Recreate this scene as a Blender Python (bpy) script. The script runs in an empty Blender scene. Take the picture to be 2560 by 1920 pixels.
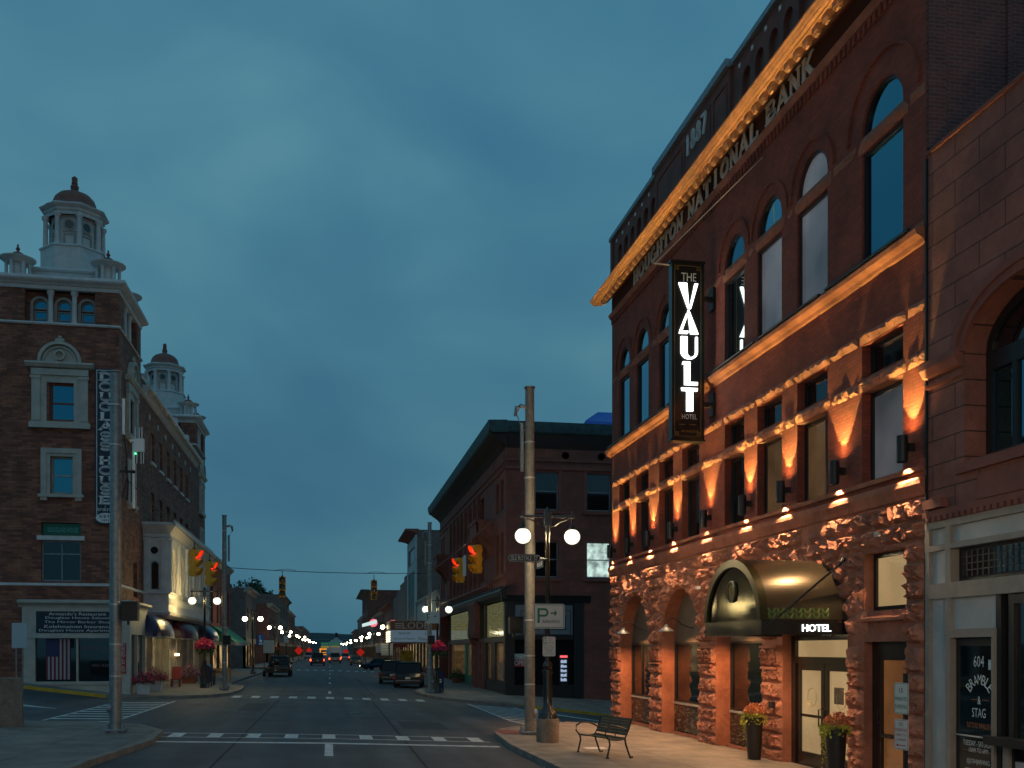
import bpy, math, random
from mathutils import Vector
R=math.radians
random.seed(7)
sc=bpy.context.scene
COL=sc.collection
# ---------------- camera ----------------
cd=bpy.data.cameras.new('camera'); cam=bpy.data.objects.new('camera',cd); COL.objects.link(cam)
TH=math.atan(455/2500)
cam.location=(0,0,2.3); cam.rotation_euler=(R(90),0,-TH)
cd.sensor_width=36; cd.lens=2500/2560*36; cd.shift_x=0; cd.shift_y=664/2560
cd.clip_start=.1; cd.clip_end=9000
sc.camera=cam
sc.view_settings.view_transform='Standard'; sc.view_settings.look='None'; sc.view_settings.exposure=0; sc.view_settings.gamma=1
sc.render.resolution_x=1024; sc.render.resolution_y=768
# ---------------- world: overcast dusk sky ----------------
w=bpy.data.worlds.new("World"); sc.world=w; w.use_nodes=True
nt=w.node_tree; nt.nodes.clear()
def wn(t,**k):
    n=nt.nodes.new(t)
    for a,b in k.items(): setattr(n,a,b)
    return n
tc=wn('ShaderNodeTexCoord')
mp=wn('ShaderNodeMapping'); mp.inputs['Scale'].default_value=(1.0,1.0,1.7); mp.inputs['Rotation'].default_value=(0.15,0.25,.6)
nz=wn('ShaderNodeTexNoise'); nz.inputs['Scale'].default_value=2.9; nz.inputs['Detail'].default_value=4.5; nz.inputs['Roughness'].default_value=.45; nz.inputs['Distortion'].default_value=.35
cr=wn('ShaderNodeValToRGB')
el=cr.color_ramp.elements
el[0].position=.34; el[0].color=(.042,.156,.258,1)
el[1].position=.68; el[1].color=(.092,.258,.335,1)
e=el.new(.5); e.color=(.058,.196,.290,1)
sky=wn('ShaderNodeTexSky'); sky.sky_type='NISHITA'; sky.sun_disc=False; sky.sun_elevation=R(1.0); sky.sun_rotation=R(150)
mx=wn('ShaderNodeMix',data_type='RGBA'); mx.inputs['Factor'].default_value=.94
sm=wn('ShaderNodeMix',data_type='RGBA',blend_type='MULTIPLY'); sm.inputs['Factor'].default_value=1; sm.inputs[7].default_value=(.1,.1,.1,1)
bg=wn('ShaderNodeBackground'); bg.inputs['Strength'].default_value=1.0
out=wn('ShaderNodeOutputWorld')
# darker towards the horizon
sx=wn('ShaderNodeSeparateXYZ'); mr=wn('ShaderNodeMapRange'); mr.inputs['From Min'].default_value=0; mr.inputs['From Max'].default_value=.5; mr.inputs['To Min'].default_value=.80; mr.inputs['To Max'].default_value=1.05
hm=wn('ShaderNodeVectorMath',operation='SCALE')
L=nt.links.new
L(tc.outputs['Generated'],mp.inputs['Vector']); L(mp.outputs[0],nz.inputs['Vector']); L(nz.outputs['Fac'],cr.inputs['Fac'])
L(sky.outputs[0],sm.inputs[6]); L(sm.outputs[2],mx.inputs[6]); L(cr.outputs[0],mx.inputs[7])
L(tc.outputs['Generated'],sx.inputs[0]); L(sx.outputs['Z'],mr.inputs['Value']); L(mx.outputs[2],hm.inputs[0]); L(mr.outputs[0],hm.inputs['Scale'])
L(hm.outputs[0],bg.inputs['Color']); L(bg.outputs[0],out.inputs[0])
sl=bpy.data.lights.new('sun','SUN'); sl.energy=.06; sl.angle=R(60); sl.color=(1,.74,.78)
so=bpy.data.objects.new('sun',sl); COL.objects.link(so); so.rotation_euler=(R(40),R(-18),R(20)); so.location=(0,-20,60)

# ---------------- helpers ----------------
class MB:
    def __init__(s): s.v=[]; s.f=[]
    def quad(s,*p):
        n=len(s.v); s.v+= [tuple(q) for q in p]; s.f.append(tuple(range(n,n+len(p))))
    poly=quad
    def box(s,x0,x1,y0,y1,z0,z1):
        n=len(s.v)
        s.v+=[(x0,y0,z0),(x1,y0,z0),(x1,y1,z0),(x0,y1,z0),(x0,y0,z1),(x1,y0,z1),(x1,y1,z1),(x0,y1,z1)]
        s.f+=[tuple(n+i for i in q) for q in ((0,3,2,1),(4,5,6,7),(0,1,5,4),(1,2,6,5),(2,3,7,6),(3,0,4,7))]
        return s
    def hexa(s,p):   # 8 points, bottom 4 then top 4
        n=len(s.v); s.v+=[tuple(q) for q in p]
        s.f+=[tuple(n+i for i in q) for q in ((0,3,2,1),(4,5,6,7),(0,1,5,4),(1,2,6,5),(2,3,7,6),(3,0,4,7))]
    def lathe(s,prof,c=(0,0,0),n=16,ax='z',a0=0,a1=2*math.pi):
        b=len(s.v); full=abs(a1-a0-2*math.pi)<1e-6; m=n if full else n+1
        for r,h in prof:
            for i in range(m):
                a=a0+(a1-a0)*i/n; p,q=r*math.cos(a),r*math.sin(a)
                if ax=='z': s.v.append((c[0]+p,c[1]+q,c[2]+h))
                elif ax=='x': s.v.append((c[0]+h,c[1]+p,c[2]+q))
                else: s.v.append((c[0]+p,c[1]+h,c[2]+q))
        for j in range(len(prof)-1):
            for i in range(n):
                k=(i+1)%m if full else i+1
                s.f.append((b+j*m+i,b+j*m+k,b+(j+1)*m+k,b+(j+1)*m+i))
        if full:
            if prof[0][0]>1e-6: s.f.append(tuple(b+i for i in range(m))[::-1])
            if prof[-1][0]>1e-6: s.f.append(tuple(b+(len(prof)-1)*m+i for i in range(m)))
        return s
    def cyl(s,c,r,h,n=16,ax='z',r2=None): return s.lathe([(r,0),(r if r2 is None else r2,h)],c,n,ax)
    def sphere(s,c,r,n=16,m=10,sz=1):
        return s.lathe([(r*math.sin(math.pi*j/m)+1e-7,-r*sz*math.cos(math.pi*j/m)) for j in range(m+1)],c,n)
    def tube(s,pts,r,n=6):
        b=len(s.v); P=[Vector(p) for p in pts]
        for i,p in enumerate(P):
            d=(P[min(i+1,len(P)-1)]-P[max(i-1,0)]).normalized()
            up=Vector((0,0,1)) if abs(d.z)<.9 else Vector((1,0,0))
            a=d.cross(up).normalized(); c=d.cross(a)
            rr=r[i] if isinstance(r,(list,tuple)) else r
            for k in range(n):
                t=2*math.pi*k/n; s.v.append(tuple(p+a*rr*math.cos(t)+c*rr*math.sin(t)))
        for i in range(len(P)-1):
            for k in range(n):
                s.f.append((b+i*n+k,b+i*n+(k+1)%n,b+(i+1)*n+(k+1)%n,b+(i+1)*n+k))
        s.f.append(tuple(b+k for k in range(n))[::-1]); s.f.append(tuple(b+(len(P)-1)*n+k for k in range(n)))
        return s
    def prism(s,poly,fr,w0,w1):   # polygon (u,v) in frame extruded w0..w1
        n=len(poly); b=len(s.v)
        s.v+=[fr(u,v,w0) for u,v in poly]+[fr(u,v,w1) for u,v in poly]
        s.f.append(tuple(b+i for i in range(n))[::-1]); s.f.append(tuple(b+n+i for i in range(n)))
        for i in range(n): s.f.append((b+i,b+(i+1)%n,b+n+(i+1)%n,b+n+i))
        return s
    def sweep(s,prof,fr,u0,u1,nu=1):   # profile (w,v) swept along u
        n=len(prof); b=len(s.v)
        for k in range(nu+1):
            u=u0+(u1-u0)*k/nu
            s.v+=[fr(u,v,w) for w,v in prof]
        for k in range(nu):
            for i in range(n): s.f.append((b+k*n+i,b+k*n+(i+1)%n,b+(k+1)*n+(i+1)%n,b+(k+1)*n+i))
        s.f.append(tuple(b+i for i in range(n))); s.f.append(tuple(b+nu*n+i for i in range(n))[::-1])
        return s
    def fbox(s,fr,u0,u1,v0,v1,w0,w1): return s.prism([(u0,v0),(u1,v0),(u1,v1),(u0,v1)],fr,w0,w1)
class Fr:   # frame: origin, u axis, v axis (up), n outward
    def __init__(s,o,u,n,v=(0,0,1)): s.o=Vector(o); s.u=Vector(u); s.n=Vector(n); s.v=Vector(v)
    def __call__(s,u,v,w): return tuple(s.o+s.u*u+s.v*v+s.n*w)
def E_(x): return Fr((x,0,0),(0,1,0),(-1,0,0))    # east-side facade (right of street) facing -x, u = world y
def W_(x): return Fr((x,0,0),(0,1,0),(1,0,0))     # left-side facade facing +x
def S_(y): return Fr((0,y,0),(1,0,0),(0,-1,0))    # facade facing camera, u = world x
def ER_(x): return Fr((x,0,0),(0,-1,0),(-1,0,0))  # for text on a right facade (u = -y)
SM={}
def obj(name,mb,mat,parent=None,smooth=False,label=None,raw=False):
    me=bpy.data.meshes.new(name)
    off=Vector(parent_world(parent)) if (parent is not None and not raw) else Vector((0,0,0))
    vs=[(v[0]-off.x,v[1]-off.y,v[2]-off.z) for v in mb.v]
    me.from_pydata(vs,[],mb.f); me.update()
    if smooth:
        me.polygons.foreach_set('use_smooth',[True]*len(me.polygons))
        try: me.set_sharp_from_angle(angle=R(40))
        except Exception: pass
    me.materials.append(mat)
    o=bpy.data.objects.new(name,me); COL.objects.link(o)
    if parent is not None: o.parent=parent
    if label: o['label']=label
    return o
def parent_world(p):
    v=Vector((0,0,0))
    while p is not None: v=v+Vector(p.location); p=p.parent
    return v
def tag(o,label,cat,group=None,kind=None):
    if label: o['label']=label
    if cat: o['category']=cat
    if group: o['group']=group
    if kind: o['kind']=kind
    return o
def thing(name,label,cat,loc=(0,0,0),group=None):
    o=bpy.data.objects.new(name,None); COL.objects.link(o); o.location=loc; o.empty_display_size=.3
    return tag(o,label,cat,group)
def struct(name,mb,mat,smooth=False):
    o=obj(name,mb,mat,smooth=smooth); o['kind']='structure'; return o
def dup(root,loc,rotz=0,label=None,scale=None):
    def cp(o,par):
        c=o.copy(); COL.objects.link(c)
        if par is not None: c.parent=par
        for ch in list(o.children): cp(ch,c)
        return c
    r=cp(root,None); r.location=loc; r.rotation_euler=(0,0,rotz)
    if label: r['label']=label
    if scale: r.scale=scale
    return r
# ---------------- materials ----------------
MATS={}
def mat(name,col,rough=.7,metal=0,nscale=0,namt=.25,bump=0,bscale=None,emis=None,estr=0,spec=.5,col2=None):
    m=bpy.data.materials.new(name); m.use_nodes=True; t=m.node_tree; b=t.nodes['Principled BSDF']
    b.inputs['Base Color'].default_value=(*col,1); b.inputs['Roughness'].default_value=rough; b.inputs['Metallic'].default_value=metal
    b.inputs['Specular IOR Level'].default_value=spec
    if emis: b.inputs['Emission Color'].default_value=(*emis,1); b.inputs['Emission Strength'].default_value=estr
    if nscale:
        g=t.nodes.new('ShaderNodeNewGeometry'); n=t.nodes.new('ShaderNodeTexNoise'); n.inputs['Scale'].default_value=nscale; n.inputs['Detail'].default_value=6; n.inputs['Roughness'].default_value=.62
        r=t.nodes.new('ShaderNodeValToRGB'); c2=col2 or tuple(min(1,c*(1+namt)) for c in col); c1=tuple(c*(1-namt) for c in col)
        r.color_ramp.elements[0].position=.33; r.color_ramp.elements[1].position=.68
        r.color_ramp.elements[0].color=(*c1,1); r.color_ramp.elements[1].color=(*c2,1)
        t.links.new(g.outputs['Position'],n.inputs['Vector']); t.links.new(n.outputs['Fac'],r.inputs['Fac']); t.links.new(r.outputs[0],b.inputs['Base Color'])
        if bump:
            n2=t.nodes.new('ShaderNodeTexNoise'); n2.inputs['Scale'].default_value=bscale or nscale*4; n2.inputs['Detail'].default_value=8
            bp=t.nodes.new('ShaderNodeBump'); bp.inputs['Strength'].default_value=1; bp.inputs['Distance'].default_value=bump
            t.links.new(g.outputs['Position'],n2.inputs['Vector']); t.links.new(n2.outputs['Fac'],bp.inputs['Height']); t.links.new(bp.outputs[0],b.inputs['Normal'])
    return m
def brickmat(name,c1,c2,mortar,bw=.215,bh=.07,ms=.007,bump=.006,rough=.85,stain=.35,sq=.5,mottle=1):
    m=bpy.data.materials.new(name); m.use_nodes=True; t=m.node_tree; b=t.nodes['Principled BSDF']; N=t.nodes.new; K=t.links.new
    g=N('ShaderNodeNewGeometry'); sp=N('ShaderNodeSeparateXYZ'); sn=N('ShaderNodeSeparateXYZ'); K(g.outputs['Position'],sp.inputs[0]); K(g.outputs['True Normal'],sn.inputs[0])
    ab=N('ShaderNodeMath'); ab.operation='ABSOLUTE'; K(sn.outputs['X'],ab.inputs[0])
    gt=N('ShaderNodeMath'); gt.operation='GREATER_THAN'; gt.inputs[1].default_value=.6; K(ab.outputs[0],gt.inputs[0])
    mxx=N('ShaderNodeMix'); K(gt.outputs[0],mxx.inputs[0]); K(sp.outputs['X'],mxx.inputs[2]); K(sp.outputs['Y'],mxx.inputs[3])
    cb=N('ShaderNodeCombineXYZ'); K(mxx.outputs[0],cb.inputs[0]); K(sp.outputs['Z'],cb.inputs[1])
    br=N('ShaderNodeTexBrick'); br.inputs['Scale'].default_value=1; br.inputs['Brick Width'].default_value=bw; br.inputs['Row Height'].default_value=bh
    br.inputs['Mortar Size'].default_value=ms; br.inputs['Mortar Smooth'].default_value=.3; br.inputs['Bias'].default_value=0
    br.offset=sq
    br.inputs['Color1'].default_value=(*c1,1); br.inputs['Color2'].default_value=(*c2,1); br.inputs['Mortar'].default_value=(*mortar,1)
    K(cb.outputs[0],br.inputs['Vector'])
    n=N('ShaderNodeTexNoise'); n.inputs['Scale'].default_value=1.1*mottle; n.inputs['Detail'].default_value=7; n.inputs['Roughness'].default_value=.65; K(g.outputs['Position'],n.inputs['Vector'])
    mr=N('ShaderNodeMapRange'); mr.inputs['From Min'].default_value=.3; mr.inputs['From Max'].default_value=.7; mr.inputs['To Min'].default_value=1-stain; mr.inputs['To Max'].default_value=1+stain*.6; K(n.outputs['Fac'],mr.inputs['Value'])
    vm=N('ShaderNodeVectorMath'); vm.operation='SCALE'; K(br.outputs['Color'],vm.inputs[0]); K(mr.outputs[0],vm.inputs['Scale']); K(vm.outputs[0],b.inputs['Base Color'])
    iv=N('ShaderNodeMath'); iv.operation='MULTIPLY_ADD'; iv.inputs[1].default_value=-1; K(br.outputs['Fac'],iv.inputs[0])
    n3=N('ShaderNodeTexNoise'); n3.inputs['Scale'].default_value=14; n3.inputs['Detail'].default_value=5; K(g.outputs['Position'],n3.inputs['Vector']); K(n3.outputs['Fac'],iv.inputs[2])
    bp=N('ShaderNodeBump'); bp.inputs['Distance'].default_value=bump; bp.inputs['Strength'].default_value=1; K(iv.outputs[0],bp.inputs['Height']); K(bp.outputs[0],b.inputs['Normal'])
    b.inputs['Roughness'].default_value=rough
    return m
M={}
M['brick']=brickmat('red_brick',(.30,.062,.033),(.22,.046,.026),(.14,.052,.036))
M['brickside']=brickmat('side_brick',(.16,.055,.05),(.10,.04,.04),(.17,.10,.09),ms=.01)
M['dbrick']=brickmat('buff_red_brick',(.36,.14,.08),(.17,.062,.045),(.13,.07,.06),bw=.42,bh=.11,bump=.01,stain=.42,mottle=1.3)
M['gbrick']=brickmat('grey_brick',(.20,.15,.13),(.14,.10,.09),(.17,.14,.13))
M['farbrick']=brickmat('dull_red_brick',(.22,.075,.05),(.16,.055,.04),(.12,.07,.06),bw=.5,bh=.16)
M['stone']=mat('red_sandstone',(.34,.125,.075),.9,nscale=1.6,namt=.3,bump=.03,bscale=9)
M['rock']=mat('rock_faced_sandstone',(.37,.15,.095),.92,nscale=2.2,namt=.35,bump=.03,bscale=22)
M['ashlar']=brickmat('smooth_ashlar',(.27,.10,.075),(.22,.085,.065),(.07,.03,.025),bw=1.25,bh=.42,ms=.012,bump=.02,stain=.4)
M['brown']=brickmat('brown_sandstone',(.25,.075,.052),(.20,.064,.046),(.13,.05,.04),bw=1.0,bh=.38,ms=.006,bump=.008,stain=.3)
M['brownt']=mat('brown_stone_trim',(.21,.072,.054),.85,nscale=2,namt=.2)
M['copper']=mat('painted_metal_cornice',(.025,.07,.08),.6,nscale=3,namt=.4)
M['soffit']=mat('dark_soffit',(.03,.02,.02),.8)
M['cornice']=mat('terracotta_cornice',(.46,.24,.13),.75,nscale=5,namt=.2,bump=.01,bscale=30)
M['white']=mat('off_white_paint',(.58,.57,.56),.6,nscale=3,namt=.12)
M['cream']=mat('cream_paint',(.44,.42,.37),.6,nscale=2,namt=.15)
M['creamd']=mat('weathered_cream',(.34,.32,.29),.7,nscale=2,namt=.2)
M['tan']=mat('tan_painted_wood',(.27,.235,.20),.6,nscale=4,namt=.12)
M['panelblue']=mat('pale_grey_panel',(.40,.42,.42),.5,nscale=1.2,namt=.15)
M['dome']=mat('dome_red_metal',(.21,.075,.055),.6,nscale=3,namt=.25)
M['black']=mat('black_metal',(.012,.012,.013),.45)
M['blackgloss']=mat('black_gloss_metal',(.014,.013,.012),.22,spec=.7)
M['darkframe']=mat('dark_window_frame',(.016,.016,.018),.4)
M['galv']=mat('galvanised_steel',(.24,.25,.25),.42,metal=.55,nscale=9,namt=.22)
M['galvd']=mat('lamp_toned_dark_steel',(.17,.16,.145),.6,metal=.2,nscale=9,namt=.25)  # darker copy of the steel, toned down against the lamp beside the pole
M['galv2']=mat('grey_steel',(.22,.26,.30),.5,metal=.4,nscale=6,namt=.2)
M['alu']=mat('sheet_aluminium',(.5,.5,.5),.35,metal=.6)
M['asphalt']=mat('asphalt',(.054,.055,.062),.72,nscale=.35,namt=.35,bump=.012,bscale=45)
M['paint']=mat('road_paint',(.56,.57,.55),.7,nscale=5,namt=.3)
M['yellow']=mat('yellow_kerb_paint',(.55,.33,.02),.6,nscale=3,namt=.2)
M['kerb']=mat('concrete_kerb',(.22,.19,.165),.85,nscale=2,namt=.25,bump=.01,bscale=25)
M['walk']=brickmat('concrete_slabs',(.22,.19,.165),(.195,.168,.148),(.08,.07,.06),bw=1.5,bh=1.5,ms=.012,bump=.006,stain=.45,sq=0)
M['conc']=mat('rough_concrete',(.20,.155,.12),.95,nscale=6,namt=.3,bump=.02,bscale=50)
M['dirt']=mat('ground_soil',(.06,.055,.05),.95,nscale=.2,namt=.3)
M['globe']=mat('lit_globe',(.9,.9,.85),.4,emis=(1,.88,.55),estr=30)
M['globen']=mat('near_lit_globe',(.9,.9,.85),.4,emis=(1,.97,.80),estr=1.25)
M['lens']=mat('sconce_lens',(.9,.8,.6),.4,emis=(1,.78,.45),estr=30)
M['strip']=mat('light_strip',(.9,.7,.4),.4,emis=(1,.55,.16),estr=8)
M['signwhite']=mat('lit_white_letters',(.9,.9,.9),.4,emis=(.93,1,.96),estr=3.2)
M['gold']=mat('brass_line',(.30,.20,.05),.4,metal=.4)
M['dimwhite']=mat('pale_lettering',(.72,.72,.70),.5)
M['greylet']=mat('silver_lettering',(.26,.30,.30),.45,metal=.2)
M['steel']=mat('blue_grey_letters',(.50,.58,.60),.6)
M['carglass']=mat('tinted_car_glass',(.004,.006,.008),.12,spec=.25)
M['navy']=mat('navy_sign',(.006,.016,.04),.4)
M['signboard']=mat('white_sign_sheet',(.55,.56,.53),.35)
M['green']=mat('sign_green',(.004,.16,.08),.4)
M['red']=mat('sign_red',(.35,.01,.015),.5)
M['blk']=mat('black_lettering',(.02,.03,.03),.6)
M['sigyellow']=mat('signal_yellow',(.80,.33,.012),.5,nscale=2,namt=.12)
M['lensoff']=mat('unlit_lens',(.03,.035,.02),.25)
M['lensred']=mat('lit_red_lens',(.5,.01,.01),.3,emis=(1,.03,.03),estr=5)
M['glass']=mat('dark_glass',(.004,.008,.010),.04,spec=1.0)
M['glass'].node_tree.nodes['Principled BSDF'].inputs['IOR'].default_value=1.5
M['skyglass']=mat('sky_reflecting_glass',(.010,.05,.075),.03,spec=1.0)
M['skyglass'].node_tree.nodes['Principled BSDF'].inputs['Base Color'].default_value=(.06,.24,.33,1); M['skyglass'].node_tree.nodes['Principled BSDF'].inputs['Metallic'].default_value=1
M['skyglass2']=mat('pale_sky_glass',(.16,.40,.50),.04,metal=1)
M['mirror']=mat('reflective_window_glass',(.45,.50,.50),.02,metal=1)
def litglass(name,c,s,n=1.2,amt=.25,base=(.02,.02,.02)):
    m=bpy.data.materials.new(name); m.use_nodes=True; t=m.node_tree; b=t.nodes['Principled BSDF']; N=t.nodes.new
    b.inputs['Base Color'].default_value=(*base,1); b.inputs['Roughness'].default_value=.08
    g=N('ShaderNodeNewGeometry'); z=N('ShaderNodeTexNoise'); z.inputs['Scale'].default_value=n; z.inputs['Detail'].default_value=3
    r=N('ShaderNodeMapRange'); r.inputs['From Min'].default_value=.35; r.inputs['From Max'].default_value=.65; r.inputs['To Min'].default_value=s*(1-amt); r.inputs['To Max'].default_value=s*(1+amt)
    t.links.new(g.outputs['Position'],z.inputs['Vector']); t.links.new(z.outputs['Fac'],r.inputs['Value']); t.links.new(r.outputs[0],b.inputs['Emission Strength'])
    b.inputs['Emission Color'].default_value=(*c,1); return m
M['warmlit']=litglass('warm_lit_window',(1,.66,.30),.36,.8,.15)
M['dimwarm']=litglass('dim_warm_window',(.8,.42,.17),.075,.8,.4)
M['shade']=litglass('drawn_shade_window',(.44,.42,.45),.14,.45,.5,(.02,.06,.08))
M['coollit']=litglass('cool_lit_window',(.75,1,.92),.55,2.2,.6)
M['shop']=litglass('shop_window',(1,.6,.25),.035,3.5,.9)
M['shopwarm']=litglass('bright_shop_window',(1,.72,.35),.13,4,.95)
M['shopfar']=litglass('far_shop_window',(1,.66,.3),.32,1.3,1.0)
M['greenlit']=litglass('green_glass_transom',(.75,.72,.28),.10,8,.95)
M['car']={}
def carpaint(c): 
    k=tuple(c)
    if k not in M['car']:
        M['car'][k]=mat('car_paint',c,.16,spec=.4)
    return M['car'][k]
M['tyre']=mat('tyre_rubber',(.012,.012,.012),.9)
M['rim']=mat('alloy_rim',(.25,.25,.26),.35,metal=.7)
M['tail']=mat('tail_lamp_unlit',(.22,.01,.01),.3)
M['taillit']=mat('tail_lamp_lit',(.4,.01,.01),.3,emis=(1,.06,.02),estr=7)
M['headlit']=mat('head_lamp',(.5,.5,.45),.3,emis=(1,.85,.6),estr=3)
M['orange']=mat('lit_orange',(.6,.2,.01),.5,emis=(1,.36,.04),estr=.7)
M['flag_orange']=mat('roadwork_orange',(.65,.02,.008),.5,emis=(1,.02,.01),estr=.25)
M['petal']=mat('pink_petals',(.62,.07,.18),.6,nscale=30,namt=.5)
M['petal2']=mat('mauve_petals',(.55,.22,.40),.6,nscale=30,namt=.3)
M['petal3']=mat('mixed_red_petals',(.62,.05,.05),.6,nscale=16,namt=.5,col2=(.75,.34,.16))
M['leaf']=mat('green_leaves',(.07,.12,.03),.6,nscale=12,namt=.4)
M['leafy']=mat('lime_leaves',(.42,.44,.05),.6,nscale=14,namt=.35)
M['tree']=mat('tree_foliage',(.03,.06,.025),.8,nscale=.6,namt=.4)
M['bark']=mat('bark',(.05,.04,.03),.9)
M['wood']=mat('varnished_wood',(.30,.15,.035),.5,nscale=6,namt=.2)
M['slat']=mat('painted_slats',(.055,.05,.026),.45,nscale=5,namt=.2)
M['awn']=mat('navy_awning_vinyl',(.020,.014,.055),.28)
M['awnp']=mat('plum_awning_vinyl',(.05,.012,.03),.4)
M['awngreen']=mat('green_awning_canvas',(.02,.20,.05),.6)
M['marble']=None
# marble (veined)
m=mat('veined_marble',(.06,.045,.03),.25,nscale=1); t=m.node_tree; b=t.nodes['Principled BSDF']
g=t.nodes.new('ShaderNodeNewGeometry'); mpn=t.nodes.new('ShaderNodeMapping'); mpn.inputs['Rotation'].default_value=(.9,0,0); mpn.inputs['Scale'].default_value=(1,1.6,7)
nn=t.nodes.new('ShaderNodeTexNoise'); nn.inputs['Scale'].default_value=1.7; nn.inputs['Detail'].default_value=8; nn.inputs['Roughness'].default_value=.65; nn.inputs['Distortion'].default_value=.9
rr=t.nodes.new('ShaderNodeValToRGB'); rr.color_ramp.elements[0].position=.5; rr.color_ramp.elements[0].color=(.030,.026,.020,1); rr.color_ramp.elements[1].position=.74; rr.color_ramp.elements[1].color=(.34,.28,.20,1)
t.links.new(g.outputs['Position'],mpn.inputs[0]); t.links.new(mpn.outputs[0],nn.inputs['Vector']); t.links.new(nn.outputs['Fac'],rr.inputs[0]); t.links.new(rr.outputs[0],b.inputs['Base Color'])
M['marble']=m
# asphalt: cracks and worn lanes
m=M['asphalt']; t=m.node_tree; b=t.nodes['Principled BSDF']; src=b.inputs['Base Color'].links[0].from_socket
g=t.nodes.new('ShaderNodeNewGeometry'); n0=t.nodes.new('ShaderNodeTexNoise'); n0.inputs['Scale'].default_value=.8; n0.inputs['Detail'].default_value=5
ad=t.nodes.new('ShaderNodeVectorMath'); ad.operation='ADD'; vo=t.nodes.new('ShaderNodeTexVoronoi'); vo.feature='DISTANCE_TO_EDGE'; vo.inputs['Scale'].default_value=.22
t.links.new(g.outputs['Position'],n0.inputs['Vector']); sc_=t.nodes.new('ShaderNodeVectorMath'); sc_.operation='SCALE'; sc_.inputs['Scale'].default_value=2.2
t.links.new(n0.outputs['Color'],sc_.inputs[0]); t.links.new(g.outputs['Position'],ad.inputs[0]); t.links.new(sc_.outputs[0],ad.inputs[1]); t.links.new(ad.outputs[0],vo.inputs['Vector'])
mr_=t.nodes.new('ShaderNodeMapRange'); mr_.inputs['From Min'].default_value=.001; mr_.inputs['From Max'].default_value=.009; mr_.inputs['To Min'].default_value=.45; mr_.inputs['To Max'].default_value=1; t.links.new(vo.outputs['Distance'],mr_.inputs['Value'])
v2=t.nodes.new('ShaderNodeTexNoise'); v2.inputs['Scale'].default_value=1; v2.inputs['Detail'].default_value=7; mp_=t.nodes.new('ShaderNodeMapping'); mp_.inputs['Scale'].default_value=(1.4,.07,1); t.links.new(g.outputs['Position'],mp_.inputs[0]); t.links.new(mp_.outputs[0],v2.inputs['Vector'])
m2=t.nodes.new('ShaderNodeMapRange'); m2.inputs['From Min'].default_value=.3; m2.inputs['From Max'].default_value=.7; m2.inputs['To Min'].default_value=.65; m2.inputs['To Max'].default_value=1.4; t.links.new(v2.outputs['Fac'],m2.inputs['Value'])
mu=t.nodes.new('ShaderNodeMath'); mu.operation='MULTIPLY'; t.links.new(mr_.outputs[0],mu.inputs[0]); t.links.new(m2.outputs[0],mu.inputs[1])
sv=t.nodes.new('ShaderNodeVectorMath'); sv.operation='SCALE'; t.links.new(src,sv.inputs[0]); t.links.new(mu.outputs[0],sv.inputs['Scale']); t.links.new(sv.outputs[0],b.inputs['Base Color'])
# ---------------- ground ----------------
def lerp(pts,x):
    if x<=pts[0][0]: return pts[0][1]
    for (a,b),(c,d) in zip(pts,pts[1:]):
        if x<=c: return b+(d-b)*(x-a)/(c-a)
    return pts[-1][1]
MP=[(-60,3),(-20,.45),(-12,.22),(-5,.08),(0,-.03),(5,-.2),(10,-.4),(14,-.5),(60,-2)]
SP=[(-60,7),(-30,3.2),(-13,.62),(-9,.12),(-5,.08),(0,-.03),(5,-.22),(9,-.56),(13.8,-1.15),(30,-3.1),(60,-6)]
def ss(a,b,x):
    t=max(0,min(1,(x-a)/(b-a))); return t*t*(3-2*t)
def zr(x,y):
    if x>0: wgt=ss(33,37,y)*(1-.75*ss(50,60,y))
    else: wgt=ss(29,33,y)*(1-ss(49,62,y))
    if y>75: wgt=0
    return lerp(MP,x)*(1-wgt)+lerp(SP,x)*wgt
mb=MB()
xs=[-60,-30,-20,-14,-11,-9,-7.5,-6,-4.6,-3,-1.5,0,1.5,3,4.6,6,7.5,9,10.5,12,14,20,30,60]
ys=[-30,0,10,16,20,24,26,28,30,31,32,33,34,35,36,37,38,40,42,44,46,48,50,52,54,56,58,60,64,70,80,100,110,120,150,200,300,500]
b0=len(mb.v)
for y in ys:
    for x in xs: mb.v.append((x,y,zr(x,y)))
nx=len(xs)
for j in range(len(ys)-1):
    for i in range(nx-1): mb.f.append((j*nx+i,j*nx+i+1,(j+1)*nx+i+1,(j+1)*nx+i))
struct('road',mb,M['asphalt'],True)
mb=MB(); mb.quad((-4000,-400,-8),(4000,-400,-8),(4000,6000,-8),(-4000,6000,-8)); struct('ground',mb,M['dirt'])
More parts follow.
